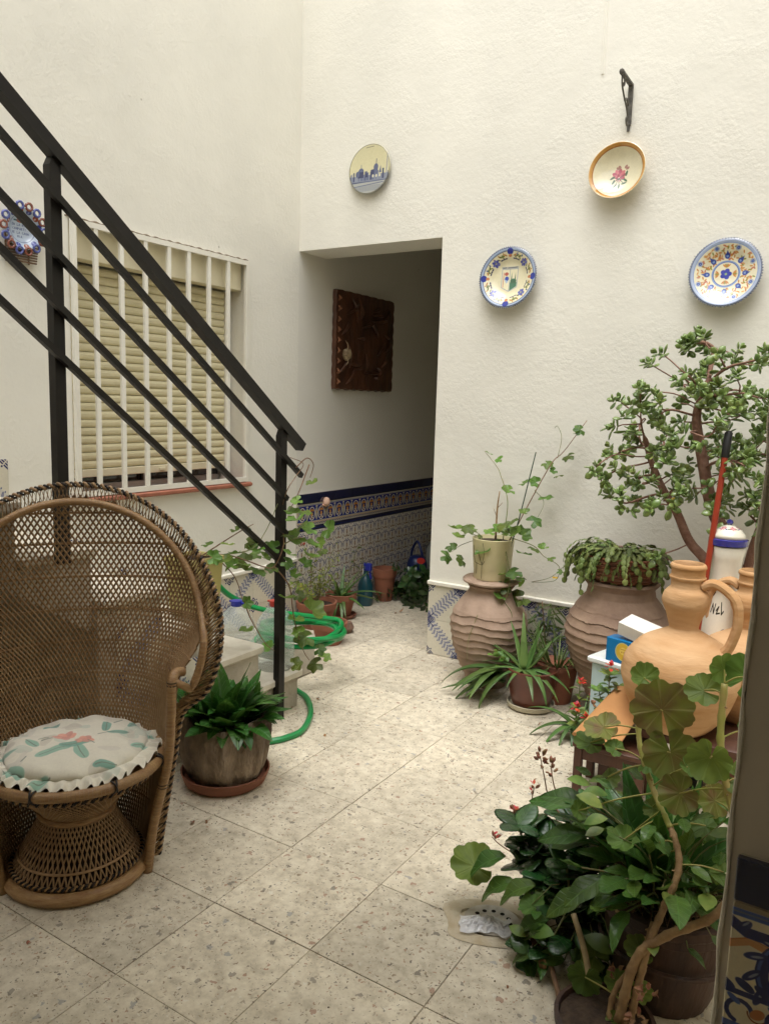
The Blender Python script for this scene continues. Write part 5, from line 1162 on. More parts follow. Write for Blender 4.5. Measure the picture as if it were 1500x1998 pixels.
M_ivyd = leaf_mat('dark_ivy_leaf', (.050,.105,.022), (.095,.16,.030), .4, .4, (.12,.2,.06), 5, kind='radial', transl=.3, rand=.25, hrand=.04)
LF_ivy = [round_leaf(5, .0, .0, cup, 1.0, deep=.11).mesh('lobed_leaf', m_) for cup, m_ in ((.3,M_ivy),(.8,M_ivy),(-.4,M_ivyd))]
M_stemg = mat('green_stem', (.12,.17,.04), .55, (.20,.17,.07), 12)
M_stemb = mat('brown_stem', (.16,.085,.045), .7, (.24,.14,.075), 20, bump=.4, bscale=90)
M_stemt = mat('knotty_tan_stem', (.34,.22,.10), .7, (.22,.13,.06), 30, bump=.5, bscale=60)
M_stemy = mat('yellow_green_stem', (.30,.34,.06), .5, (.38,.30,.10), 16, bump=.2)
M_red = leaf_mat('red_petal', (.50,.045,.022), (.60,.10,.04), .5, transl=.2, rand=.2)
M_pink = leaf_mat('dull_pink_bud', (.36,.12,.09), (.22,.16,.06), .6, transl=.15, rand=.25)
M_dry = leaf_mat('dry_leaf', (.22,.10,.045), (.32,.19,.10), .8, transl=.1, rand=.3)
M_yelf = mat('yellow_petal', (.75,.50,.03), .5)
LF_petal = sheet(lanc(.30,.55), 5, 4, .1, .6).mesh('petal', M_red); LF_bud = solid(lambda t: .22*math.sin(PI*t)**.7+.02, lambda t: .22*math.sin(PI*t)**.7+.02, 5, 6, .1).mesh('bud', M_pink)
LF_dry = [sheet(lanc(.3,.45), 6, 6, .5, 1.4, .05, 1, .8).mesh('dry_leaf', M_dry), sheet(lanc(.22,.45), 6, 6, -.5, -1.2, .05, 1, -.9).mesh('dry_leaf', M_dry)]
def stem(nm, P, r0, r1, m, parent, n=6, sub=6, knots=0.0):
    C_ = catmull(P, sub) if len(P) > 2 else [Vector(p) for p in P]; N = len(C_); mb = MB()
    R_ = [r0+(r1-r0)*i/(N-1)+(knots*max(0, math.sin(i*1.9))**4) for i in range(N)]; mb.tube(C_, R_, n); return part(nm, mb, m, parent, smooth=True), C_
def head(parent, p, r, n, me, s, nm='petal'):
    for k in range(n): d = sph(ru(0,2*PI), ru(-.1,1.4)); put(me, nm, parent, Vector(p)+d*r*.3, d, (0,0,1), s*ru(.8,1.2))

# ---- broad-leaved plant in the bark pot
pl = thing('leafy_plant', 'dense dark green strap-leaved plant growing in the bark-like pot', 'plant', (LP[0],LP[1],.235))
toc = (CAMP-Vector(pl.location)); toc.z = 0; toc.normalize()
for k in range(125):
    az = ru(0,2*PI); el = ru(.5,1.45)*(1 if k % 4 else .6); r = ru(.01,.11); b = Vector((r*math.cos(az), r*math.sin(az), -.005)); s = ru(.11,.19)*(1.12 if el > .9 else 1)
    put(random.choice(LF_lance), 'leaf', pl, b, sph(az+ru(-.4,.4), el), (0,0,1), s, ru(1.25,1.75))
for (dx, dy, el, s) in ((.9,.35,.62,.235),(.85,.5,.30,.22),(.55,.45,1.25,.225),(-.5,-.2,1.1,.21),(-.9,-.3,.7,.20),(-.2,-.1,1.35,.215)):
    put(LF_lance[3], 'leaf', pl, (dx*.03, dy*.03, 0), Vector((dx*math.cos(el), dy*math.cos(el), math.sin(el))), (0,0,1), s, 1.45)

# ---- jade plant
def space_colonise(roots, attract, step=.030, kill=.035, infl=.45, iters=140):
    nodes = []; par = []
    for path in roots:
        prev = path[0] if isinstance(path[0], int) else None
        pts = path[1:] if prev is not None else path
        for q in pts: nodes.append(Vector(q)); par.append(-1 if prev is None else prev); prev = len(nodes)-1
    A = [Vector(a) for a in attract]; tips = []
    for _ in range(iters):
        if not A: break
        N = np.array([tuple(x) for x in nodes]); grow = {}; rem = []
        for a in A:
            d = np.linalg.norm(N-np.array(tuple(a)), axis=1); i = int(d.argmin())
            if d[i] < kill: tips.append((i, a)); continue
            rem.append(a)
            if d[i] < infl+9: grow.setdefault(i, Vector((0,0,0))); grow[i] += (a-nodes[i]).normalized()
        A = rem
        for i, g_ in grow.items():
            g_ = g_.normalized()+Vector((ru(-.28,.28), ru(-.28,.28), ru(-.1,.34)))
            nn = nodes[i]+g_.normalized()*step; nodes.append(nn); par.append(i)
    return nodes, par, tips
jade = thing('jade_plant', 'tall old jade plant with brown trunks and fleshy leaves against the back wall', 'plant', (2.60,-.33,.45))
JO = Vector(jade.location)
T1 = [(2.62,-.33,.47),(2.589,-.35,.77),(2.529,-.36,.914),(2.471,-.367,1.038),(2.429,-.375,1.205),(2.395,-.383,1.351),(2.397,-.39,1.434),(2.43,-.40,1.52)]
T2 = [(2.56,-.36,.47),(2.496,-.38,.762),(2.408,-.387,.861),(2.348,-.393,.985),(2.279,-.40,1.088),(2.222,-.407,1.215),(2.205,-.413,1.279)]
T3 = [(2.63,-.33,.47),(2.63,-.34,.77),(2.66,-.33,.945),(2.70,-.31,1.113),(2.72,-.30,1.30)]
P1 = catmull(T1, 5); P2 = catmull(T2, 5); P3 = catmull(T3, 5)
poly = [(2.37,1.70),(2.24,1.62),(2.17,1.50),(2.09,1.42),(2.06,1.28),(2.02,1.16),(2.06,1.03),(2.12,.96),(2.24,.98),(2.40,1.02),(2.56,1.0),(2.66,.93),(2.86,.98),(2.88,1.35),(2.82,1.62),(2.68,1.66),(2.58,1.60),(2.50,1.69)]
def inpoly(x, z):
    c = False
    for (x0, z0), (x1, z1) in zip(poly, poly[1:]+poly[:1]):
        if (z0 > z) != (z1 > z) and x < (x1-x0)*(z-z0)/(z1-z0)+x0: c = not c
    return c
att = []
while len(att) < 232:
    x, z, y = ru(2.0,2.9), ru(.92,1.72), ru(-.60,-.16)
    if inpoly(x, z) and all((Vector((x,y,z))-a).length > .034 for a in att): att.append(Vector((x,y,z)))
for q in ((2.365,-.38,1.715),(2.16,-.3,1.60),(2.045,-.35,1.44),(2.02,-.3,1.20),(2.04,-.4,1.06),(2.52,-.55,1.02),(2.55,-.60,.93),(2.30,-.5,.80)): att.append(Vector(q))
nodes, par, tips = space_colonise([P1, P2, P3], att)
kids = {}
for i, p in enumerate(par):
    if p >= 0: kids.setdefault(p, []).append(i)
rad = [0.0]*len(nodes)
for i in range(len(nodes)-1, -1, -1):
    ks = kids.get(i, []); rad[i] = .0030 if not ks else (sum(rad[k]**2.25 for k in ks))**(1/2.25)
mx_ = max(rad[:3]); n1, n2, n3 = len(P1), len(P2), len(P3)
for base, nn, rb, rt_ in ((0, n1, .036, .013), (n1, n2, .025, .011), (n1+n2, n3, .022, .010)):
    for i in range(nn): rad[base+i] = rb+(rt_-rb)*i/(nn-1)
done = set()
def chain(i, start=None):
    P = ([nodes[start]] if start is not None else [])+[nodes[i]]; R_ = ([min(rad[start], rad[i]*1.25)] if start is not None else [])+[rad[i]]; cur = i; br = []
    while cur in kids:
        ks = sorted(kids[cur], key=lambda k: -rad[k]); br += [(k, cur) for k in ks[1:]]; cur = ks[0]; P.append(nodes[cur]); R_.append(min(rad[cur], R_[-1]))
    return P, R_, br
M_jbark = mat('jade_bark', (.17,.080,.050), .75, (.27,.15,.10), 22, bump=.6, bscale=70)
stack = [(0, None), (n1, None), (n1+n2, None)]
while stack:
    i, st = stack.pop(); P, R_, br = chain(i, st); stack += br
    if len(P) < 2: continue
    mb = MB(); S_ = [p-JO for p in P]
    if len(S_) > 4:
        S_ = smoothp(S_, 2)
    mb.tube(S_, [min(r, .046) for r in R_], 8 if R_[0] > .01 else 5)
    part('trunk' if R_[0] > .02 else 'branch', mb, M_jbark, jade, smooth=True)
jn = 0
leafspots = [(a, nodes[i]) for i, a in tips]
extra = [(nodes[i], nodes[par[i]]) for i in range(n1+n2+n3, len(nodes)) if i not in kids]
rest = MB()
for a, b in leafspots+extra:
    ax_ = (a-b); ax_ = ax_.normalized() if ax_.length > 1e-4 else Vector((0,0,1)); ax_ = (ax_+Vector((ru(-.3,.3), ru(-.6,.1), ru(.4,1.0)))).normalized()
    u0 = ax_.orthogonal().normalized(); v0 = ax_.cross(u0); base = a-JO; ph = ru(0, PI)
    for lv in range(3):
        for q in range(2):
            an = ph+lv*PI/2+q*PI; o_ = u0*math.cos(an)+v0*math.sin(an); tilt = .25+.42*lv+ru(-.15,.15); d = o_*math.cos(tilt)+ax_*math.sin(tilt); s = ru(.032,.056)*(1-.16*lv)
            p = base+ax_*(.010*lv-.004)
            if jn < 296: put(random.choice(LF_jade if ru(0,1) < .975 else LF_jadey), 'leaf', jade, p, d, ax_, s); jn += 1
            else:
                me = LF_jade[jn % 3]; x = d.cross(ax_).normalized(); uu = x.cross(d).normalized(); b_ = len(rest.v)
                for vv in me.vertices: c = vv.co; rest.v.append(tuple(p+(x*c.x+d*c.y+uu*c.z)*s))
                for pp in me.polygons: rest.f.append(tuple(b_+k for k in pp.vertices)); rest.mi.append(0)
                jn += 1
M_jade2 = mat('jade_skin_far', (.10,.175,.04), .28, (.20,.27,.07), 18, coat=.35)
if rest.v: part('leaves', rest, M_jade2, jade, smooth=True, stuff=True)
t = thing('jade_pot', 'terracotta pot of the jade plant, mostly hidden behind the jugs', 'pot', (2.60,-.33,.0))
mb = MB(); mb.lathe([(1e-4,0),(.12,0),(.16,.40),(.172,.40),(.176,.46),(.160,.462),(.15,.43),(1e-4,.425)], 36); part('pot', mb, M_terra, t)
mb = MB(); mb.lathe([(.15,.432),(1e-4,.445)], 20); part('soil', mb, M_soil, t)

# ---- christmas cactus in the wicker bowl
cac = thing('trailing_cactus', 'drooping flat-jointed cactus spilling over the rim of the wicker bowl', 'plant', (2.105,-.255,.760))
cac.scale = (.88,.88,.9)
M_cac = leaf_mat('cactus_joint', (.115,.175,.045), (.20,.25,.075), .45, .3, (.22,.26,.10), 4, nscale=2, transl=.12, rand=.3, hrand=.03)
jt = [.16,.50,.74,.80,.70,.72,.56,.26]
def joint(curl):
    W_ = lambda t: float(np.interp(t, np.linspace(0,1,8), jt))*.62; return solid(W_, lambda t: .05*math.sin(PI*min(.97,max(.03,t)))**.5, 8, 6, curl)
J = joint(.35)
def seg_chain(p, d, n, s, g_):
    """one hanging stem made of flat joints"""
    mb = MB(); d = Vector(d).normalized(); p = Vector(p); side0 = Vector((ru(-1,1), ru(-1,1), 0))
    for k in range(n):
        x = d.cross(Vector((0,0,1))+side0*.3); x = x.normalized() if x.length > .1 else Vector((1,0,0)); u = x.cross(d); L_ = s*ru(.85,1.15)
        b_ = len(mb.v)
        for c in J.v: mb.v.append(tuple(p+(x*c[0]*.95+d*c[1]+u*c[2])*L_))
        for f in J.f: mb.f.append(tuple(b_+i for i in f)); mb.mi.append(0)
        p = p+d*L_*.94; d = (d+Vector((ru(-.28,.28), ru(-.28,.28), -g_))).normalized()
    return mb
for k in range(175):
    az = ru(-PI, PI)
    if math.sin(az) > .3 and ru(0,1) < .6: az = -az
    r = ru(.06,.165); el = ru(.0,1.1); n = random.choice([3,4,5,6,7]) if math.sin(az) < .3 else 3
    b = (r*math.cos(az), r*math.sin(az), ru(-.01,.015)); part('stem', seg_chain(b, sph(az, el), n, ru(.028,.038), ru(.40,.85)), M_cac, cac, smooth=True)
for (az, el, n, r) in ((3.3,.9,11,.14),(3.6,.8,13,.13),(3.9,.7,13,.12),(-2.6,.8,12,.14),(3.0,1.0,10,.12),(4.4,.5,11,.16),(-1.2,.4,9,.17),(-.4,.6,8,.16),(3.45,.9,12,.15)):
    part('stem', seg_chain((r*math.cos(az), r*math.sin(az), .01), sph(az, el), n-2, .032, .48), M_cac, cac, smooth=True)

# ---- ivy geranium in the cream planter
ivy = thing('ivy_geranium', 'straggling ivy geranium climbing from the cream planter up the wall', 'plant', (1.455,-.245,.745)); O_ = Vector(ivy.location)
def W2(P, o): return [Vector(p)-o for p in P]
for P, r in (([(1.50,-.23,.745),(1.493,-.18,.93),(1.43,-.14,1.06),(1.396,-.12,1.102),(1.316,-.10,1.174)], .0028), ([(1.53,-.22,.745),(1.594,-.158,.925),(1.685,-.115,1.133),(1.731,-.072,1.197),(1.823,-.035,1.35)], .0035),
             ([(1.702,-.08,1.16),(1.706,-.05,1.258),(1.679,-.040,1.315),(1.661,-.035,1.306)], .0018), ([(1.54,-.22,.76),(1.644,-.187,.728),(1.695,-.173,.681),(1.771,-.16,.638),(1.758,-.147,.569),(1.70,-.14,.545),(1.634,-.15,.536)], .0024),
             ([(1.63,-.15,.536),(1.72,-.13,.57),(1.784,-.12,.633),(1.83,-.10,.66)], .0018), ([(1.40,-.26,.75),(1.30,-.25,.77),(1.24,-.22,.79)], .002), ([(1.40,-.28,.75),(1.29,-.27,.70),(1.22,-.24,.65)], .002),
             ([(1.52,-.28,.75),(1.56,-.30,.66),(1.585,-.32,.55),(1.56,-.34,.45),(1.47,-.40,.40)], .0028), ([(1.47,-.42,.40),(1.44,-.45,.27),(1.45,-.47,.17)], .0018), ([(1.56,-.32,.46),(1.61,-.33,.40),(1.60,-.36,.30)], .002), ([(1.62,-.15,1.0),(1.66,-.12,.93),(1.62,-.20,.80)], .0016)):
    stem('stem', W2(P, O_), r, r*.5, M_stemb if r > .003 else M_stemg, ivy)
stem('stake', W2([(1.553,-.26,.72),(1.573,-.22,.85),(1.604,-.12,1.186)], O_), .0035, .003, mat('dark_green_stake', (.012,.035,.015), .5), ivy)
stem('dry_twig', W2([(1.455,-.22,.745),(1.452,-.21,.90),(1.458,-.205,.985)], O_), .006, .003, M_stemt, ivy); stem('dry_twig', W2([(1.452,-.215,.86),(1.43,-.21,.90)], O_), .002, .001, M_stemt, ivy); stem('dry_twig', W2([(1.453,-.21,.90),(1.475,-.20,.93)], O_), .002, .001, M_stemt, ivy)
IV = [(1.267,.786,.075),(1.326,.771,.06),(1.223,.642,.055),(1.333,.638,.05),(1.256,.701,.045),(1.444,.705,.062),(1.509,.804,.07),(1.578,.799,.075),(1.619,.791,.065),(1.693,.875,.055),(1.765,1.179,.05),(1.815,1.308,.045),(1.80,1.29,.03),(1.662,.96,.055),(1.604,1.036,.045),(1.538,1.026,.045),(1.463,.986,.055),(1.402,1.136,.035),(1.345,1.165,.03),(1.552,.535,.06),(1.59,.58,.075),(1.418,.389,.07),(1.583,.474,.07),(1.637,.47,.05),(1.72,.739,.04),(1.689,.735,.045),(1.499,.725,.05),(1.637,.708,.055),(1.72,1.079,.035),(1.657,1.135,.045),(1.53,.83,.06),(1.57,.86,.05),(1.62,.90,.04),(1.35,.80,.05),(1.29,.75,.05),(1.61,.62,.06),(1.56,.60,.05),(1.545,.49,.05),(1.65,.56,.035),(1.83,.65,.025),(1.79,.70,.03),(1.695,1.10,.03),(1.46,.79,.05),(1.41,.78,.045)]
for x, z, s in IV:
    y = -.10 if z > .95 else (-.22-.12*ru(.2,1)); d = sph(ru(0,2*PI), ru(-.4,.3)); nrm = (CAMP-Vector((x,y,z))).normalized()*.7+Vector((ru(-.5,.5), ru(-.3,.3), ru(.3,1.2)))
    put(random.choice(LF_ivy), 'leaf', ivy, Vector((x,y,z))-O_, d-nrm*0, nrm, s*1.45)
for k in range(5): put(sheet(lanc(.35,.6),5,3,.1,.5).mesh('petal', M_yelf) if k == 0 else bpy.data.objects['petal'].data, 'petal', ivy, Vector((1.745,-.13,.57))-O_, sph(k*1.26,.3), (0,-1,.3), .016)

# ---- climbing ivy geranium round the first railing post, growing from the yellow planter
cl = thing('climbing_vine', 'ivy geranium vine twining round the lowest railing post from the yellow planter', 'plant', (.80,-1.63,.775)); O_ = Vector(cl.location)
for P in ([(.80,-1.60,.775),(.86,-1.52,.78),(.93,-1.46,.753),(.94,-1.382,.72),(.93,-1.301,.706),(.955,-1.27,.80),(.89,-1.21,.907),(.95,-1.25,1.02),(.955,-1.197,1.082),(.955,-1.145,1.134),(.94,-1.216,1.164)],
          [(.80,-1.60,.775),(.88,-1.55,.84),(.93,-1.50,.885),(.92,-1.42,.90)], [(.85,-1.54,.78),(.93,-1.45,.80),(.93,-1.36,.86),(.92,-1.27,.97)], [(.95,-1.19,1.12),(.97,-1.14,1.16),(.975,-1.10,1.13),(.97,-1.116,1.074)], [(.96,-1.11,1.13),(.96,-1.19,1.0),(.95,-1.24,.93)],
          [(.93,-1.30,.706),(.97,-1.25,.62),(.97,-1.22,.5),(.97,-1.19,.40),(.97,-1.14,.30),(.97,-1.10,.25)], [(.955,-1.27,.80),(.97,-1.20,.82),(.96,-1.12,.80),(.95,-1.05,.78),(.94,-1.0,.76)], [(.93,-1.489,.60),(.93,-1.45,.52),(.93,-1.41,.46),(.93,-1.35,.38),(.93,-1.295,.335)], [(.84,-1.56,.78),(.92,-1.53,.70),(.93,-1.49,.59)]):
    stem('stem', W2(P, O_), .003, .0015, M_stemb if ru(0,1) < .5 else M_stemg, cl)
VR = [(-1.116,1.060,.045),(-1.219,.987,.045),(-1.235,.934,.055),(-1.262,.915,.065),(-1.166,.927,.05),(-1.128,.855,.06),(-1.035,.844,.07),(-1.198,.819,.07),(-1.126,.787,.055),(-1.161,.746,.06),(-1.272,.729,.05),(-1.107,.727,.055),(-1.266,.762,.05),(-1.272,.574,.06),(-1.193,.57,.045),(-1.10,.485,.095),(-1.19,.466,.06),(-1.152,.376,.08),(-1.084,.307,.05),(-1.112,.248,.065),(-1.204,.261,.05),(-1.017,.247,.05),(-1.207,.412,.05),(-1.228,.256,.04),(-1.20,.88,.05),(-1.15,.70,.05),(-1.24,.84,.05),(-1.09,.79,.045),(-1.06,.75,.04),(-1.19,.66,.04)]
VL = [(-1.64,.842,.04),(-1.584,.844,.045),(-1.592,.805,.045),(-1.506,.885,.035),(-1.399,.797,.055),(-1.46,.753,.06),(-1.382,.709,.065),(-1.301,.706,.05),(-1.535,.744,.05),(-1.49,.748,.05),(-1.351,.758,.045),(-1.415,.821,.05),(-1.301,.74,.045),(-1.269,.779,.05),(-1.411,.453,.05),(-1.295,.335,.065),(-1.489,.589,.045),(-1.252,.799,.04),(-1.446,.888,.05),(-1.569,.76,.045),(-1.62,.79,.05),(-1.55,.80,.04),(-1.66,.80,.05)]
for i, (y, z, s) in enumerate(VR+VL):
    x = .975+ru(-.02,.04) if i < len(VR) else ru(.86,.95); p = Vector((x,y,z)); nrm = (CAMP-p).normalized()*.8+Vector((ru(-.6,.6), ru(-.6,.6), ru(.2,1.3)))
    put(random.choice(LF_ivy), 'leaf', cl, p-O_, sph(ru(0,2*PI), ru(-.5,.3)), nrm, s*1.28)
for k in range(9): put(LF_petal, 'petal', cl, Vector((.975,-1.165+ru(-.012,.012),.800+ru(-.015,.015)))-O_, sph(ru(0,6),ru(0,1)), (1,0,0), .018)

# ---- aloe in the maroon pot, sprawling aloes, thin-leaved plant behind
MP = (1.765,-.42,0)
t = thing('saucer', 'cream plastic saucer under the maroon pot', 'saucer', MP)
mb = MB(); mb.lathe([(1e-4,0),(.092,0),(.108,.010),(.112,.030),(.108,.032),(.10,.014),(1e-4,.008)], 40); part('dish', mb, mat('cream_plastic', (.52,.47,.33), .5, (.44,.39,.27), 8), t)
t = thing('maroon_pot', 'dark maroon glazed pot with an aloe, between the two ribbed jars', 'pot', (MP[0],MP[1],.011))
mb = MB(); mb.lathe([(1e-4,0),(.082,0),(.092,.02),(.105,.08),(.112,.14),(.118,.165),(.118,.182),(.110,.184),(.104,.165),(1e-4,.155)], 44); part('pot', mb, mat('maroon_glaze', (.085,.022,.014), .32, (.14,.04,.022), 5, coat=.25), t)
mb = MB(); mb.lathe([(.102,.160),(1e-4,.166)], 20); part('soil', mb, M_soil, t)
al = thing('aloe', 'light green aloe with arching pointed leaves in the maroon pot', 'plant', (1.735,-.45,.185))
for (az, el, s, k) in ((2.5,1.1,.24,0),(2.1,1.3,.27,0),(1.2,1.2,.22,0),(.6,1.15,.26,4),(.2,.75,.25,4),(3.2,.35,.21,1),(3.6,.25,.20,1),(4.1,.2,.20,2),(4.6,.3,.17,2),(5.3,.25,.23,2),(5.9,.2,.24,2),(-.1,.35,.25,2),(2.9,.7,.22,1),(1.0,.8,.24,0),(5.6,.4,.26,3),(3.4,.8,.18,0)):
    put(LF_aloe[k], 'leaf', al, (.01*math.cos(az), .01*math.sin(az), 0), sph(az, el), (0,0,1), s, 1.35)
sa = thing('sprawling_aloe', 'dark aloe tipping out over the floor in front of the smaller jar', 'plant', (1.60,-.40,.12))
cp = Vector((-.85,-.45,0)).normalized()
for k in range(20):
    sp = -1.0+2.0*k/19; d = Vector((-.75,-.62,0)); d.rotate(Euler((0,0,sp*.75))); d.z = ru(-.35,.25)
    put(LF_aloe[random.choice([0,1,1,2])], 'leaf', sa, (ru(-.05,.03), ru(-.03,.03), ru(-.03,.05)), d, (0,0,1), ru(.15,.31), 1.7)
for k in range(5): put(LF_ivy[0], 'leaf', sa, (ru(-.08,.03), ru(-.08,0), ru(.06,.12)), sph(ru(0,6),0), (.3,-.6,1), ru(.045,.07))
M_thin = leaf_mat('thin_blade', (.055,.12,.025), (.12,.16,.05), .5, transl=.2, rand=.3)
LF_thin = [sheet(lambda t: .018*(1-t)**.6+.001, 3, 8, .4, dr).mesh('blade', M_thin) for dr in (.6,1.2,.2)]
tp = thing('grassy_plant', 'thin-bladed grassy plant crowded behind the maroon pot', 'plant', (1.83,-.26,.17))
for k in range(70): az = ru(0,2*PI); put(random.choice(LF_thin), 'blade', tp, (.05*math.cos(az), .05*math.sin(az), 0), sph(az, ru(.3,1.3)), (0,0,1), ru(.12,.30), 1.2)
mb = MB(); mb.lathe([(1e-4,-.17),(.07,-.17),(.095,0),(.105,0),(.105,.02),(.09,.02),(1e-4,.0)], 28); part('pot', mb, M_terra, tp)
bp_ = thing('shaggy_plant', 'dark shaggy foliage hanging between the smaller jar and the wall', 'plant', (1.70,-.09,.30))
for k in range(64): put(random.choice(LF_thin), 'blade', bp_, (ru(-.06,.05), ru(-.04,.03), ru(-.10,.12)), sph(ru(0,2*PI), ru(-1.1,.6)), (0,-1,.2), ru(.07,.15), 2.2)
stem('stem', [(0,0,-.30),(.0,.0,-.1),(-.03,0,.13)], .006, .003, M_stemb, bp_)
mb = MB(); mb.lathe([(1e-4,-.30),(.045,-.30),(.06,-.20),(1e-4,-.20)], 20); part('pot', mb, M_terra, bp_)

# ---- red-flowered succulents in front of the big jar
cs = thing('flowering_succulent', 'low succulent clump with red flower heads in front of the big jar', 'plant', (2.06,-.60,.03))
M_succ = leaf_mat('small_green_leaf', (.070,.155,.030), (.16,.23,.05), .4, transl=.15, rand=.35, hrand=.04)
LF_small = [sheet(lanc(.26,.5), 5, 5, .15, dr).mesh('small_leaf', M_succ) for dr in (.3,.9)]
def leafy_stem(parent, P, n, s, tmpls=None, r=.003, m=None, nm='leaf', spread=1.0):
    o, C_ = stem('stem', P, r, r*.6, m or M_stemg, parent); N = len(C_)
    for k in range(n):
        i = int(N*(.25+.75*k/n)); i = min(i, N-2); tdir = (C_[i+1]-C_[i]).normalized(); u = tdir.orthogonal().normalized(); v = tdir.cross(u); a = k*2.4
        d = (u*math.cos(a)+v*math.sin(a))*spread+tdir*.5; put(random.choice(tmpls or LF_small), nm, parent, C_[i], d, tdir, s*ru(.7,1.2))
    return C_
for (x, y, z, fl_) in ((.10,.02,.30,1),(.16,-.05,.22,1),(.02,-.12,.14,2),(.08,-.16,.12,2),(-.02,.03,.20,1),(.20,.05,.33,0),(.14,-.20,.10,2),(.22,-.10,.28,0),(.25,.02,.24,1),(.06,.0,.17,1)):
    C_ = leafy_stem(cs, [(x*.4,y*.4,0),(x*.8,y*.8,z*.5),(x,y,z)], 12, .045)
    if fl_: head(cs, C_[-1], .02, 13, LF_petal, .022)
for k in range(24): az = ru(0,2*PI); put(random.choice(LF_aloe[:3]), 'blade', cs, (ru(0,.14), ru(-.1,.04), 0), sph(az, ru(.3,1.2)), (0,0,1), ru(.08,.18), .8)
for (az, el, s) in ((3.7,.3,.22),(4.2,.15,.20),(4.6,.2,.16),(3.3,.8,.22),(5.0,.1,.15)): put(LF_aloe[2], 'leaf', cs, (-.02,-.02,.02), sph(az, el), (0,0,1), s, 1.6)
mb = MB(); mb.lathe([(1e-4,-.03),(.06,-.03),(.075,.03),(.08,.03),(.08,.045),(1e-4,.03)], 24, c=(.08,-.02,0)); part('pot', mb, mat('black_pot', (.012,.011,.010), .6), cs)
ys = thing('yellow_flowered_succulent', 'upright succulent with yellowish buds beside the blue box', 'plant', (2.26,-.92,.205))
for (x, y, z) in ((0,0,.20),(-.04,.02,.12),(.05,0,.15)):
    C_ = leafy_stem(ys, [(x*.3,y*.3,-.2),(x*.7,y*.6,z*.5),(x,y,z)], 14, .042)
    for k in range(7): put(LF_small[0], 'leaf', ys, C_[-1], sph(k*.9,.5), (0,0,1), .05)
for (x, y, z) in ((-.05,-.02,.08),(.03,-.02,.05),(.05,0,.10)):
    for k in range(5): put(bpy.data.objects['petal'].data if False else LF_bud, 'bud', ys, (x,y,z), sph(ru(0,6),ru(0,1.4)), (0,0,1), .02)
head(ys, (.0,.02,.225), .03, 10, LF_petal, .022)

# ---- the crowded foreground group at the right
bigp = thing('big_ribbed_pot', 'large dark brown wood-like pot in the right foreground', 'pot', (2.712,-1.93,0))
M_bp = mat('dark_brown_stave', (.028,.012,.007), .65, (.070,.032,.018), 8, bump=.6, bscale=30, stretch=(1.5,1.5,.3), coat=.1)
mb = MB(); mb.lathe([(1e-4,0),(.108,0),(.118,.03),(.140,.15),(.147,.20),(.152,.205),(.150,.222),(.154,.228),(.150,.245),(.138,.247),(.132,.21),(1e-4,.205)], 64, wob=lambda r,z,a:(r+.003*abs(math.sin(a*14)) if r > .1 else r, z)); part('pot', mb, M_bp, bigp)
mb = MB(); mb.tube([(.152*math.cos(a), .152*math.sin(a), .135+.004*math.sin(a*3)) for a in [2*PI*i/60 for i in range(60)]], .006, 6, closed=True); part('hoop', mb, M_bp, bigp)
mb = MB(); mb.bev(-.012,.012,-.002,.002,-.005,.005,.001); o = part('label_spot', mb, mat('faded_sticker', (.40,.30,.14), .6), bigp); a_ = math.radians(-122); o.location = (.153*math.cos(a_), .153*math.sin(a_), .236); o.rotation_euler = (0,0,a_+PI/2)
mb = MB(); mb.lathe([(.131,.212),(.07,.226),(1e-4,.23)], 28); part('soil', mb, M_soil, bigp)
mb = MB()
for k in range(150):
    a, r = ru(0,2*PI), ru(.01,.125); q = Vector((r*math.cos(a), r*math.sin(a), .222)); mb.tube(catmull([q, q+jit((0,0,.03),.03), q+jit((0,0,.015),.06)], 3), .0012, 3)
part('straw_litter', mb, mat('dry_roots', (.24,.14,.07), .9, (.14,.075,.04), 30), bigp, stuff=True)
hp = thing('ribbed_leaf_plant', 'broad ribbed-leaf plant filling the large brown pot', 'plant', (2.712,-1.93,.225)); O_ = Vector(hp.location)
for k in range(74):
    az = ru(0,2*PI); r = ru(.01,.10); el = ru(.25,1.35); L_ = ru(.10,.26); b = Vector((r*math.cos(az), r*math.sin(az), 0)); tip = b+sph(az, el)*L_*.75
    stem('stalk', [b, b+sph(az, min(1.5, el+.3))*L_*.4, tip], .0028, .002, M_stemg, hp, 5, 4)
    put(random.choice(LF_oval), 'leaf', hp, tip, sph(az+ru(-.5,.5), el-ru(.1,.6)), (0,0,1), ru(.065,.115), ru(.8,1.1))
for k in range(26):     # long strap leaves standing in the middle
    az = ru(0,2*PI); put(LF_lance[random.choice([0,3,3,1])], 'leaf', hp, (ru(-.08,.04), ru(-.05,.07), 0), sph(az, ru(.7,1.4)), (0,0,1), ru(.20,.34), .75)
for (x, y, z, dx, dy, dz, s) in ((-.19,-.05,.13,-1,-.3,-.1,.13),(-.16,-.12,.03,-.8,-.5,-.45,.125),(-.20,.0,.08,-1,.1,-.2,.14),(-.12,-.14,.09,-.5,-.7,-.2,.12),(-.26,.02,.15,-1,.0,.05,.12),(-.20,-.03,.20,-1,-.1,.1,.13)):
    put(LF_oval[0], 'leaf', hp, (x,y,z), (dx,dy,dz), (0,-.3,1), s, 1.0); stem('stalk', [(0,0,0),(x*.5,y*.5,z*.6+.03),(x,y,z)], .003, .002, M_stemg, hp, 5, 4)

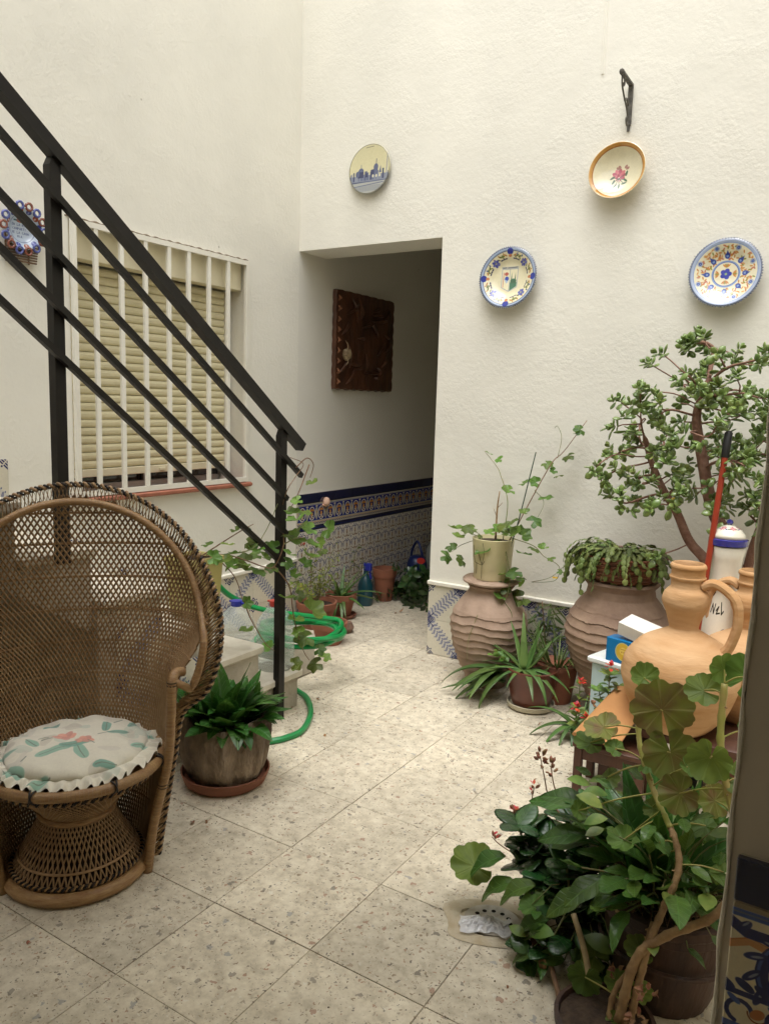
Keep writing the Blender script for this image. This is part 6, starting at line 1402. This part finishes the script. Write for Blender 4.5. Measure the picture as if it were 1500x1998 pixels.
kl = thing('dark_kalanchoe', 'dark fleshy-leaved plant with pink-brown buds on tall stalks, left of the brown pot', 'plant', (2.50,-1.86,.02)); O_ = Vector(kl.location)
for (x, y, z) in ((-.06,.06,.27),(-.02,.0,.30),(-.12,.0,.22),(-.16,-.02,.19),(-.04,-.08,.22),(-.10,.09,.25),(-.18,.03,.12),(.02,.10,.33),(.05,.02,.34),(-.09,-.06,.15),(-.02,.13,.28),(.10,.10,.30),(-.20,-.02,.24)):
    C_ = leafy_stem(kl, [(x*.2,y*.2,-.01),(x*.7,y*.7,z*.5),(x,y,z)], 9, .092, LF_kal, .005)
    for k in range(4): put(LF_kal[k % 3], 'leaf', kl, C_[-1], sph(k*1.57+x*9,.35), (0,0,1), ru(.06,.09))
for (P, nb_, rr_) in (([(2.42,-1.80,.26),(2.345,-1.76,.30),(2.32,-1.75,.36),(2.305,-1.75,.415)], 16, .02), ([(2.43,-1.80,.26),(2.36,-1.76,.33),(2.338,-1.75,.395)], 9, .014), ([(2.40,-1.80,.20),(2.30,-1.76,.26),(2.292,-1.75,.318)], 7, .012), ([(2.36,-1.80,.17),(2.27,-1.77,.20),(2.233,-1.75,.222)], 12, .014), ([(2.34,-1.82,.12),(2.22,-1.78,.12),(2.170,-1.75,.120)], 8, .012)):
    o, C_ = stem('flower_stalk', W2(P, O_), .0024, .0014, M_stemb, kl)
    for k in range(nb_): d = sph(ru(0,2*PI), ru(.2,1.4)); put(LF_bud if rr_ > .0121 or k % 2 else LF_petal, 'bud', kl, C_[-1-(k % 4)]+d*rr_*.5, d, (0,0,1), ru(.012,.022))
for k in range(6): put(LF_petal, 'petal', kl, Vector((2.235,-1.75,.228))-O_, sph(k,.7), (0,0,1), .018)
mb = MB(); mb.lathe([(1e-4,-.02),(.07,-.02),(.09,.05),(.095,.05),(.095,.065),(1e-4,.05)], 26); part('pot', mb, mat('black_plant_pot', (.012,.010,.009), .6), kl)
for (x, y, z, s) in ((-.17,-.09,.12,.12),(-.10,-.13,.16,.12),(-.21,-.07,.17,.13),(-.05,-.16,.10,.11)): put(LF_oval[1], 'leaf', kl, (x,y,z), (-.8,-.5,-.1), (0,-.3,1), s, 1.25)
put(LF_ger[0], 'leaf', kl, Vector((2.20,-1.93,.135))-O_, (-1,-.2,.1), (.1,-.5,1), .13)

for k in range(70):     # small mixed leaves filling the gaps
    az = ru(0,2*PI); r = ru(.04,.22); z = ru(-.02,.30); p_ = Vector((r*math.cos(az)-.03, r*math.sin(az), z))
    put(random.choice(LF_small+LF_oval), 'leaf', hp, p_, sph(az+ru(-.8,.8), ru(-.3,.9)), (0,-.3,1), ru(.04,.075), 1.1)
    if k % 3 == 0: stem('stalk', [(0,0,0), p_*.5+Vector((0,0,.04)), p_], .002, .0014, M_stemg, hp, 4, 3)
gp = thing('tall_geranium', 'leggy geranium with thick bare stems and big round leaves beside the wall end', 'plant', (2.69,-2.20,.0)); O_ = Vector(gp.location)
SA = [(2.70,-2.19,.07),(2.706,-2.18,.13),(2.719,-2.156,.243),(2.734,-2.113,.309),(2.753,-2.069,.391),(2.734,-2.025,.436),(2.691,-1.981,.477),(2.650,-1.938,.522),(2.607,-1.894,.60),(2.590,-1.85,.714)]
SB = [(2.68,-2.20,.08),(2.70,-2.169,.218),(2.753,-2.138,.277),(2.841,-2.106,.343),(2.884,-2.075,.442),(2.863,-2.044,.513),(2.826,-2.013,.595),(2.802,-1.981,.683),(2.796,-1.95,.80)]
def knotty(P, r0, r1, m0, m1, cut):
    C_ = catmull(W2(P, O_), 10); k = int(len(C_)*cut)
    for nm, Q, a, b, m in (('woody_stem', C_[:k+1], r0, r0+(r1-r0)*cut, m0), ('green_stem', C_[k:], r0+(r1-r0)*cut, r1, m1)):
        mb = MB(); N = len(Q); mb.tube(Q, [a+(b-a)*i/max(1,N-1)+(.0016 if i % 4 == 0 else 0) for i in range(N)], 9); part(nm, mb, m, gp, smooth=True)
    mb = MB()
    for i in range(4, len(C_)-1, 6): d = sph(ru(0,2*PI), ru(-.2,.6)); mb.tube([C_[i], C_[i]+d*.014], [.003,.0015], 5)
    part('stipules', mb, m0, gp, stuff=True); return C_
CA = knotty(SA, .0085, .0060, M_stemt, M_stemy, .60); CB = knotty(SB, .0105, .0075, M_stemt, M_stemy, .48)
knotty([(2.66,-2.20,.05),(2.66,-2.17,.12),(2.70,-2.12,.20),(2.715,-2.10,.27)], .007,.005, M_stemt, M_stemt, .5)
knotty([(2.69,-2.2,.07),(2.662,-2.16,.10),(2.635,-2.11,.115)], .010,.008, M_stemt, M_stemt, .5)
def gleaf(x, z, y, s, me, src, face=(0,0,0), tipd=None, up=.4):
    p = Vector((x,y,z)); n_ = (CAMP-p).normalized()+Vector((face[0], face[1], face[2]+up)); d = Vector(tipd or (ru(-1,1), ru(-.2,.2), ru(-.6,.6)))
    put(me, 'leaf', gp, p-O_, d, n_, s); q = min(src, key=lambda c: (c-(p-O_)).length+ru(0,.03)); stem('petiole', [q, (q+(p-O_))/2+Vector((0,0,.006)), p-O_], .0022, .0018, M_stemy, gp, 5, 4)
gleaf(2.668,.705,-1.95,.148,LF_gerB[0],CA,(0,0,.1),(-.2,0,1),.1); gleaf(2.695,.612,-1.96,.130,LF_gerB[0],CA,(0,0,-.2),(.3,0,-1),.0)
gleaf(2.755,.775,-1.95,.085,LF_ger[0],CB,(0,0,.3),(-1,0,.1)); gleaf(2.79,.825,-1.93,.075,LF_ger[1],CB,(0,0,.6),(-.4,0,1)); gleaf(2.84,.825,-1.95,.105,LF_ger[0],CB,(0,0,.2),(.6,0,1)); gleaf(2.790,.648,-2.02,.100,LF_ger[1],CB,(0,0,.2),(-.2,0,-1),.1)
gleaf(2.730,.538,-2.00,.098,LF_gerB[0],CB,(0,0,0),(-.6,0,-.5),.1); gleaf(2.520,.610,-1.90,.095,LF_gerB[0],CA,(0,0,1.2),(-1,0,-.2)); gleaf(2.49,.56,-1.90,.080,LF_ger[0],CA,(0,0,1.3),(-1,0,.1)); gleaf(2.60,.742,-1.85,.075,LF_ger[1],CA,(-.3,0,.5),(-1,0,.7)); gleaf(2.56,.575,-1.93,.05,LF_ger[0],CA,(0,0,.8),(-1,0,.4))
for (x_, z_, s_) in ((2.55,.50,.06),(2.62,.40,.07),(2.70,.42,.065),(2.78,.44,.07),(2.84,.40,.06),(2.58,.32,.07),(2.66,.30,.06),(2.50,.42,.05),(2.74,.60,.05)): gleaf(x_, z_, -2.0+ru(-.05,.1), s_, LF_ger[int(x_*100) % 3], CA, (0,0,ru(.2,1.2)))
gleaf(2.64,.56,-1.92,.070,LF_ger[2],CA,(0,0,1.2),(1,0,.3)); gleaf(2.85,.61,-2.0,.08,LF_ger[0],CB); gleaf(2.80,.52,-1.95,.08,LF_gerB[0],CB); gleaf(2.86,.70,-1.93,.07,LF_ger[0],CB); gleaf(2.66,.45,-1.93,.055,LF_ger[1],CA)
gleaf(2.587,.110,-2.15,.082,LF_ger[0],CA,(0,0,1.0),(-.1,0,-1)); gleaf(2.66,.120,-2.14,.060,LF_ger[1],CA,(0,0,.9),(-1,0,.1)); gleaf(2.70,.215,-2.13,.072,LF_ger[0],CB,(0,0,1.6),(-1,0,.2)); gleaf(2.705,.128,-2.14,.058,LF_ger[2],CA,(0,0,1.2),(1,0,.1)); gleaf(2.63,.03,-2.25,.045,LF_ger[0],CA); gleaf(2.67,.075,-2.2,.04,LF_ger[1],CA)
for (x, z, y) in ((2.733,.165,-2.20),(2.716,.100,-2.20),(2.655,.13,-2.13)):
    for k in range(12): d = sph(ru(0,6), ru(-.5,1)); put(LF_dry[k % 2], 'dry_flower', gp, Vector((x,y,z))-O_+d*.012, d, (0,0,1), .020)
mb = MB(); mb.lathe([(1e-4,.0),(.075,0),(.10,.055),(.108,.055),(.110,.075),(.10,.077),(.097,.05),(1e-4,.045)], 30, c=(-.04,0,0)); part('pot', mb, M_bp, gp)
mb = MB(); mb.lathe([(.098,.064),(1e-4,.070)], 18, c=(-.04,0,0)); part('soil', mb, M_soil, gp)
t = thing('cane_stake', 'cut pale cane stake standing among the foreground plants', 'stake', (2.60,-2.14,.05)); O_ = Vector(t.location)
stem('cane', W2([(2.62,-2.16,.03),(2.562,-2.075,.112),(2.512,-2.02,.162)], O_), .0075, .0068, mat('pale_cane', (.46,.36,.19), .6, (.36,.26,.13), 25, bump=.2), t, 10)
ds = thing('dying_geranium', 'half-dead stem with dry curled leaves leaning over the floor drain', 'plant', (2.56,-2.19,.0)); O_ = Vector(ds.location)
o, CD = stem('woody_stem', W2([(2.573,-2.2,.0),(2.512,-2.117,.03),(2.455,-2.033,.050),(2.41,-1.98,.09),(2.42,-1.93,.16)], O_), .0075, .004, M_stemb, ds, 8)
for k in range(16): i = random.randrange(8, len(CD)); put(random.choice(LF_dry), 'dry_leaf', ds, CD[i]+jit((0,0,0),.015), sph(ru(2.2,5.0), ru(-.8,.5)), (0,0,1), ru(.035,.06))
for k in range(12): i = random.randrange(12, len(CD)); put(random.choice(LF_kal), 'leaf', ds, CD[i], sph(ru(0,6), ru(-.4,.6)), (0,0,1), ru(.045,.075))
for (x, y, z) in ((2.41,-2.02,.04),): put(LF_kal[0], 'leaf', ds, Vector((x,y,z))-O_, (-.7,-.5,.1), (0,0,1), .07)

for k in range(75):     # bushy undergrowth at the foot of the group
    p_ = Vector((ru(2.36,2.66), ru(-2.08,-1.84), ru(.0,.17))); me = random.choice(LF_oval+LF_small+LF_kal+LF_ger[:1]); put(me, 'leaf', kl, p_-Vector(kl.location), sph(ru(2.2,5.2), ru(-.3,.7)), (0,-.4,1), ru(.045,.085), 1.1)
    if k % 3 == 0: stem('stalk', W2([(2.5,-1.88,.02), (p_.x*.5+1.25, p_.y*.5-.94, p_.z+.03), tuple(p_)], Vector(kl.location)), .0022, .0016, M_stemg, kl, 4, 3)
# ---- corridor and stair-foot plants
def terra_pot(nm, label, loc, r, h, sauc=True):
    t = thing(nm, label, 'pot', loc); mb = MB(); z0 = .012 if sauc else 0
    mb.lathe([(1e-4,z0),(r*.66,z0),(r*.92,h*.74),(r*1.0,h*.75),(r*1.04,h),(r*.94,h+.002),(r*.88,h*.85),(1e-4,h*.84)], 36); part('pot', mb, M_terra, t)
    mb = MB(); mb.lathe([(r*.88,h*.86),(1e-4,h*.88)], 18); part('soil', mb, M_soil, t)
    if sauc: mb = MB(); mb.lathe([(1e-4,0),(r*.9,0),(r*1.05,.022),(r*1.0,.024),(r*.9,.008),(1e-4,.008)], 32, c=(.01,-.01,0)); part('saucer', mb, M_terra, t)
    return t
terra_pot('terracotta_pot', 'terracotta pot with saucer and arching green leaves at the corridor mouth', (.135,.315,0), .100, .155)
ap = thing('arching_plant', 'strap-leaved plant in the terracotta pot at the corridor mouth', 'plant', (.135,.315,.135))
for (az, el, s, k) in ((.3,.5,.30,1),(.1,.9,.28,0),(-.3,.2,.25,1),(5.5,.1,.22,2),(1.2,1.0,.2,0),(2.8,.9,.2,0),(3.6,.8,.18,1),(4.4,.5,.18,1),(-.9,-.1,.26,2),(2.0,1.2,.22,0),(4.9,1.1,.16,0),(.6,.2,.28,1),(-1.2,.1,.24,3)): put(LF_aloe[k], 'leaf', ap, (.01*math.cos(az),.01*math.sin(az),0), sph(az, el), (0,0,1), s, 1.2)
for k in range(16): put(random.choice(LF_small), 'leaf', ap, (ru(-.06,.05), ru(-.06,.06), ru(0,.05)), sph(ru(0,6), ru(.2,1.2)), (0,0,1), ru(.03,.06))
terra_pot('terracotta_pot', 'terracotta pot with a feathery bush, right behind the railing post', (.16,.02,0), .125, .165, False)
fb = thing('feathery_bush', 'yellow-green feathery bush in front of the corridor tiles', 'plant', (.16,.02,.15))
M_fine = leaf_mat('fine_yellow_green', (.12,.19,.035), (.24,.27,.05), .5, transl=.3, rand=.35, hrand=.05)
LF_fine = [sheet(lanc(.2,.5), 3, 3, .1, .5).mesh('small_leaf', M_fine)]
for k in range(20):
    az = ru(0,2*PI); el = ru(.6,1.45); L_ = ru(.18,.44); leafy_stem(fb, [(0,0,0), sph(az, el)*L_*.5, sph(az+ru(-.3,.3), el-.1)*L_], 12, .034, LF_fine, .002)
terra_pot('terracotta_pot', 'low terracotta pot at the foot of the railing, under the vine leaves', (.42,-.20,0), .105, .13, False)
t = thing('stone', 'rounded brown stone on the floor next to the hose coil', 'stone', (.36,.02,0)); mb = MB(); mb.lathe([(1e-4,0),(.05,0),(.065,.03),(.05,.065),(1e-4,.075)], 16, wob=lambda r,z,a:(r*(1+.15*math.sin(2*a)),z)); part('body', mb, mat('brown_stone', (.20,.12,.08), .9, (.12,.07,.05), 20, bump=.5), t)
terra_pot('terracotta_pot', 'terracotta pot deeper in the corridor beside the dark bush', (.13,.86,0), .085, .235, False)
db = thing('dark_bush', 'dark leafy bush spreading on the corridor floor', 'bush', (.30,.98,.0))
M_dk = leaf_mat('dark_small_leaf', (.018,.055,.014), (.035,.085,.020), .3, transl=.1, rand=.4, coat=.3)
LF_dk = [sheet(lanc(.26,.5), 4, 4, .2, dr).mesh('small_leaf', M_dk) for dr in (.3,.9)]
for k in range(34):
    az = ru(0,2*PI); el = ru(.1,1.4); L_ = ru(.16,.36); leafy_stem(db, [(0,0,.02), sph(az, el)*L_*.5+Vector((0,0,.04)), sph(az, max(.05,el-.3))*L_], 16, .062, LF_dk, .002)
mb = MB(); mb.lathe([(1e-4,0),(.06,0),(.075,.06),(1e-4,.06)], 20); part('pot', mb, mat('dark_pot', (.03,.015,.010), .6), db)
lb = thing('light_sprig', 'thin light green sprig leaning against the corridor tiles', 'plant', (.06,.50,.0)); leafy_stem(lb, [(0,0,0),(.01,.0,.25),(.02,.10,.44)], 12, .045, LF_small, .003); leafy_stem(lb, [(0,0,.1),(.05,.05,.25),(.06,.12,.33)], 10, .04, LF_small, .002)
M_tealp = mat('teal_plastic', (.006,.045,.06), .3, (.008,.06,.08), 5, coat=.3)
t = thing('spray_bottle', 'dark teal spray bottle with a blue trigger in the corridor', 'bottle', (.10,.66,0))
mb = MB(); mb.lathe([(1e-4,0),(.050,0),(.056,.02),(.054,.15),(.030,.20),(.016,.225),(.016,.245),(1e-4,.245)], 24); part('body', mb, M_tealp, t)
mb = MB(); mb.bev(-.015,.045,-.014,.014,.245,.300,.005); mb.bar((.03,0,.25),(.045,0,.19),.012,.008,(1,0,0)); part('trigger', mb, M_blcap, t); mb = MB(); mb.bev(-.022,-.016,-.012,.012,.17,.27,.002); part('white_strip', mb, M_white, t)
t = thing('watering_can', 'dark blue watering can with a red rose at the far end of the corridor', 'watering can', (.11,1.36,0))
M_bluec = mat('deep_blue_plastic', (.008,.020,.11), .35, coat=.3)
mb = MB(); mb.lathe([(1e-4,0),(.078,0),(.082,.01),(.078,.19),(.06,.235),(.035,.25),(1e-4,.25)], 28); part('body', mb, M_bluec, t)
mb = MB(); mb.tube(catmull([(.07,-.02,.20),(.06,-.05,.30),(-.0,-.01,.36),(-.06,.02,.28),(-.07,.02,.18)], 6), .010, 8); part('handle', mb, M_bluec, t)
mb = MB(); mb.tube([(.05,-.05,.05),(.10,-.12,.20),(.11,-.14,.23)], [.016,.012,.011], 10); part('spout', mb, M_tealp, t); mb = MB(); mb.tube([(.11,-.14,.225),(.117,-.152,.245)], [.012,.032], 14); part('rose', mb, M_rdcap, t)
t = thing('plastic_jug', 'milky plastic jug standing behind the blue watering can', 'jug', (.12,1.64,0))
M_milk = mat('milky_plastic', (.34,.36,.33), .35, (.28,.30,.27), 6, coat=.2)
mb = MB(); mb.lathe([(1e-4,0),(.075,0),(.082,.01),(.080,.26),(.05,.31),(.026,.325),(.026,.35),(1e-4,.35)], 28); part('body', mb, M_milk, t); mb = MB(); mb.lathe([(.028,.345),(.029,.375),(1e-4,.377)], 16); part('cap', mb, M_white, t)
# ================================================================== FLOOR DRAIN, LITTER
DR = (2.27,-1.955)
t = thing('floor_drain', 'old cemented-in floor drain grate partly covered by a plastic bag', 'drain', (DR[0],DR[1],.0), math.radians(18))
M_dcem = mat('stained_cement', (.42,.34,.22), .9, (.56,.50,.38), 12, 6, bump=.4, bscale=60)
mb = MB(); n = 30
def blob(r0, sx, sy, ph): return [( (r0*(1+.10*math.sin(3*a+ph)+.06*math.sin(5*a)))*math.cos(a)*sx, (r0*(1+.10*math.sin(2*a+ph)))*math.sin(a)*sy) for a in [2*PI*i/n for i in range(n)]]
O1, I1 = blob(.135,1.05,.80,1.0), blob(.085,.98,.78,.3)
mb.add([(x,y,.0015) for x,y in O1]+[(x*.86,y*.86,.0065) for x,y in O1]+[(x,y,.006) for x,y in I1]+[(x*.95,y*.95,-.004) for x,y in I1], sum([[(q*n+i, q*n+(i+1)%n, (q+1)*n+(i+1)%n, (q+1)*n+i) for i in range(n)] for q in range(3)], []))
part('cement_patch', mb, M_dcem, t)
mb = MB(); mb.lathe([(.078,.0055),(.080,.010),(.070,.0095),(.062,.0065),(1e-4,.0062)], 36, sx=.95, sy=.8); part('grate', mb, mat('worn_white_enamel', (.55,.52,.46), .4, (.36,.32,.26), 25), t)
M_hole = mat('black_hole', (.004,.003,.002), 1.0)
for k in range(12):
    a = 2*PI*k/12; mb = MB(); mb.lathe([(.0065,.0075),(1e-4,.0076)], 10, c=(.052*math.cos(a)*.95,.052*math.sin(a)*.8,0)); part('hole', mb, M_hole, t)
t = thing('plastic_bag', 'crumpled clear plastic bag lying in the floor drain', 'bag', (DR[0]-.005,DR[1]-.035,.008))
M_bag = bpy.data.materials.new('crumpled_plastic'); M_bag.use_nodes = True; p_ = M_bag.node_tree.nodes['Principled BSDF']; p_.inputs['Base Color'].default_value = (.72,.72,.74,1); p_.inputs['Roughness'].default_value = .18; p_.inputs['Alpha'].default_value = .72; p_.inputs['Specular IOR Level'].default_value = .8
from mathutils import noise as mn
def bagf(u, v):
    x, y = (u-.5)*.135, (v-.5)*.07; e = max(0, 1-((u-.5)*2)**2*.9-((v-.5)*2)**2*.9); q = mn.noise(Vector((u*9,v*6,3)))+.6*mn.noise(Vector((u*19,v*15,7)))
    return (x*(1+.15*mn.noise(Vector((u*3,v*3,9)))), y+.02*mn.noise(Vector((u*4,1,2))), max(.001, .006+.012*e+.014*q*e))
mb = MB(); mb.grid(bagf, 36, 24); o = part('bag', mb, M_bag, t, smooth=False); o.rotation_euler = (0,0,math.radians(28))
lit = [(1.008,-1.099,.018),(1.18,-1.245,.022),(1.232,-2.051,.030),(1.26,-2.03,.02),(.395,.633,.045),(.40,.60,.03),(.288,1.091,.04),(1.87,-.584,.020),(1.88,-.60,.018),(1.322,-2.708,.018),(2.40,-2.15,.012),(1.10,-1.32,.012),(.90,-.95,.02),(2.20,-1.35,.012),(2.06,-1.1,.014),(2.30,-1.42,.018),(.88,-1.10,.02),(.93,-1.14,.015)]
G = 'fallen leaves on the floor'
spots = ['brown leaf scrap by the railing foot','small green-brown leaf in mid floor','curled brown leaf beside the bark pot','thin dry leaf scrap beside the bark pot','red-brown dried leaf on the corridor threshold','second dried leaf on the corridor threshold','red-brown leaf against the corridor bush','pink dried petal near the succulents','smaller pink petal near the succulents','brown scrap in front of the wicker chair','tiny scrap by the drain','speck of leaf behind the bark pot','dry leaf by the stair foot','scrap between pots and drain','scrap near the jug bench','dry leaf in front of the crate','dry leaf inside the hose loop','scrap inside the hose loop']
for (x, y, s), lb_ in zip(lit, spots):
    me = LF_dry[int(x*100) % 2]; o = bpy.data.objects.new('fallen_leaf', me); COL.objects.link(o); o.location = (x,y,.002+s*.15); o.scale = (s,s,s); o.rotation_euler = (ru(-.3,.3), ru(-.3,.3), ru(0,6)); tag(o, lb_, 'leaf', G)

# soil crumbs and grit swept against pots and wall feet
mb = MB()
for cx_, cy_, sp_, n_ in ((.93,-1.12,.09,70),(1.20,-1.93,.12,50),(1.80,-.62,.14,60),(2.35,-2.05,.20,80),(1.55,-.52,.12,50),(2.2,-.95,.2,60),(.45,.25,.18,50),(1.9,-1.5,.9,90),(1.05,-.10,.10,30)):
    for k in range(n_):
        x, y, r = random.gauss(cx_, sp_), random.gauss(cy_, sp_), ru(.0008,.0030)
        if x < .95 and y < -1.0 and x < .90 or (y > -.02 and x > .97): continue
        mb.add([(x-r,y,.0002),(x+r*.7,y-r,.0002),(x+r*.5,y+r*1.1,.0002),(x,y,.0002+r*1.1)], [(0,1,3),(1,2,3),(2,0,3),(2,1,0)])
o = link('soil_crumbs', mb.mesh('soil_crumbs', mat('crumbs', (.07,.045,.028), .95, (.16,.10,.06), 40), False)); o['kind'] = 'stuff'; o['label'] = 'scattered soil crumbs and grit on the pale floor around the pots'; o['category'] = 'soil'
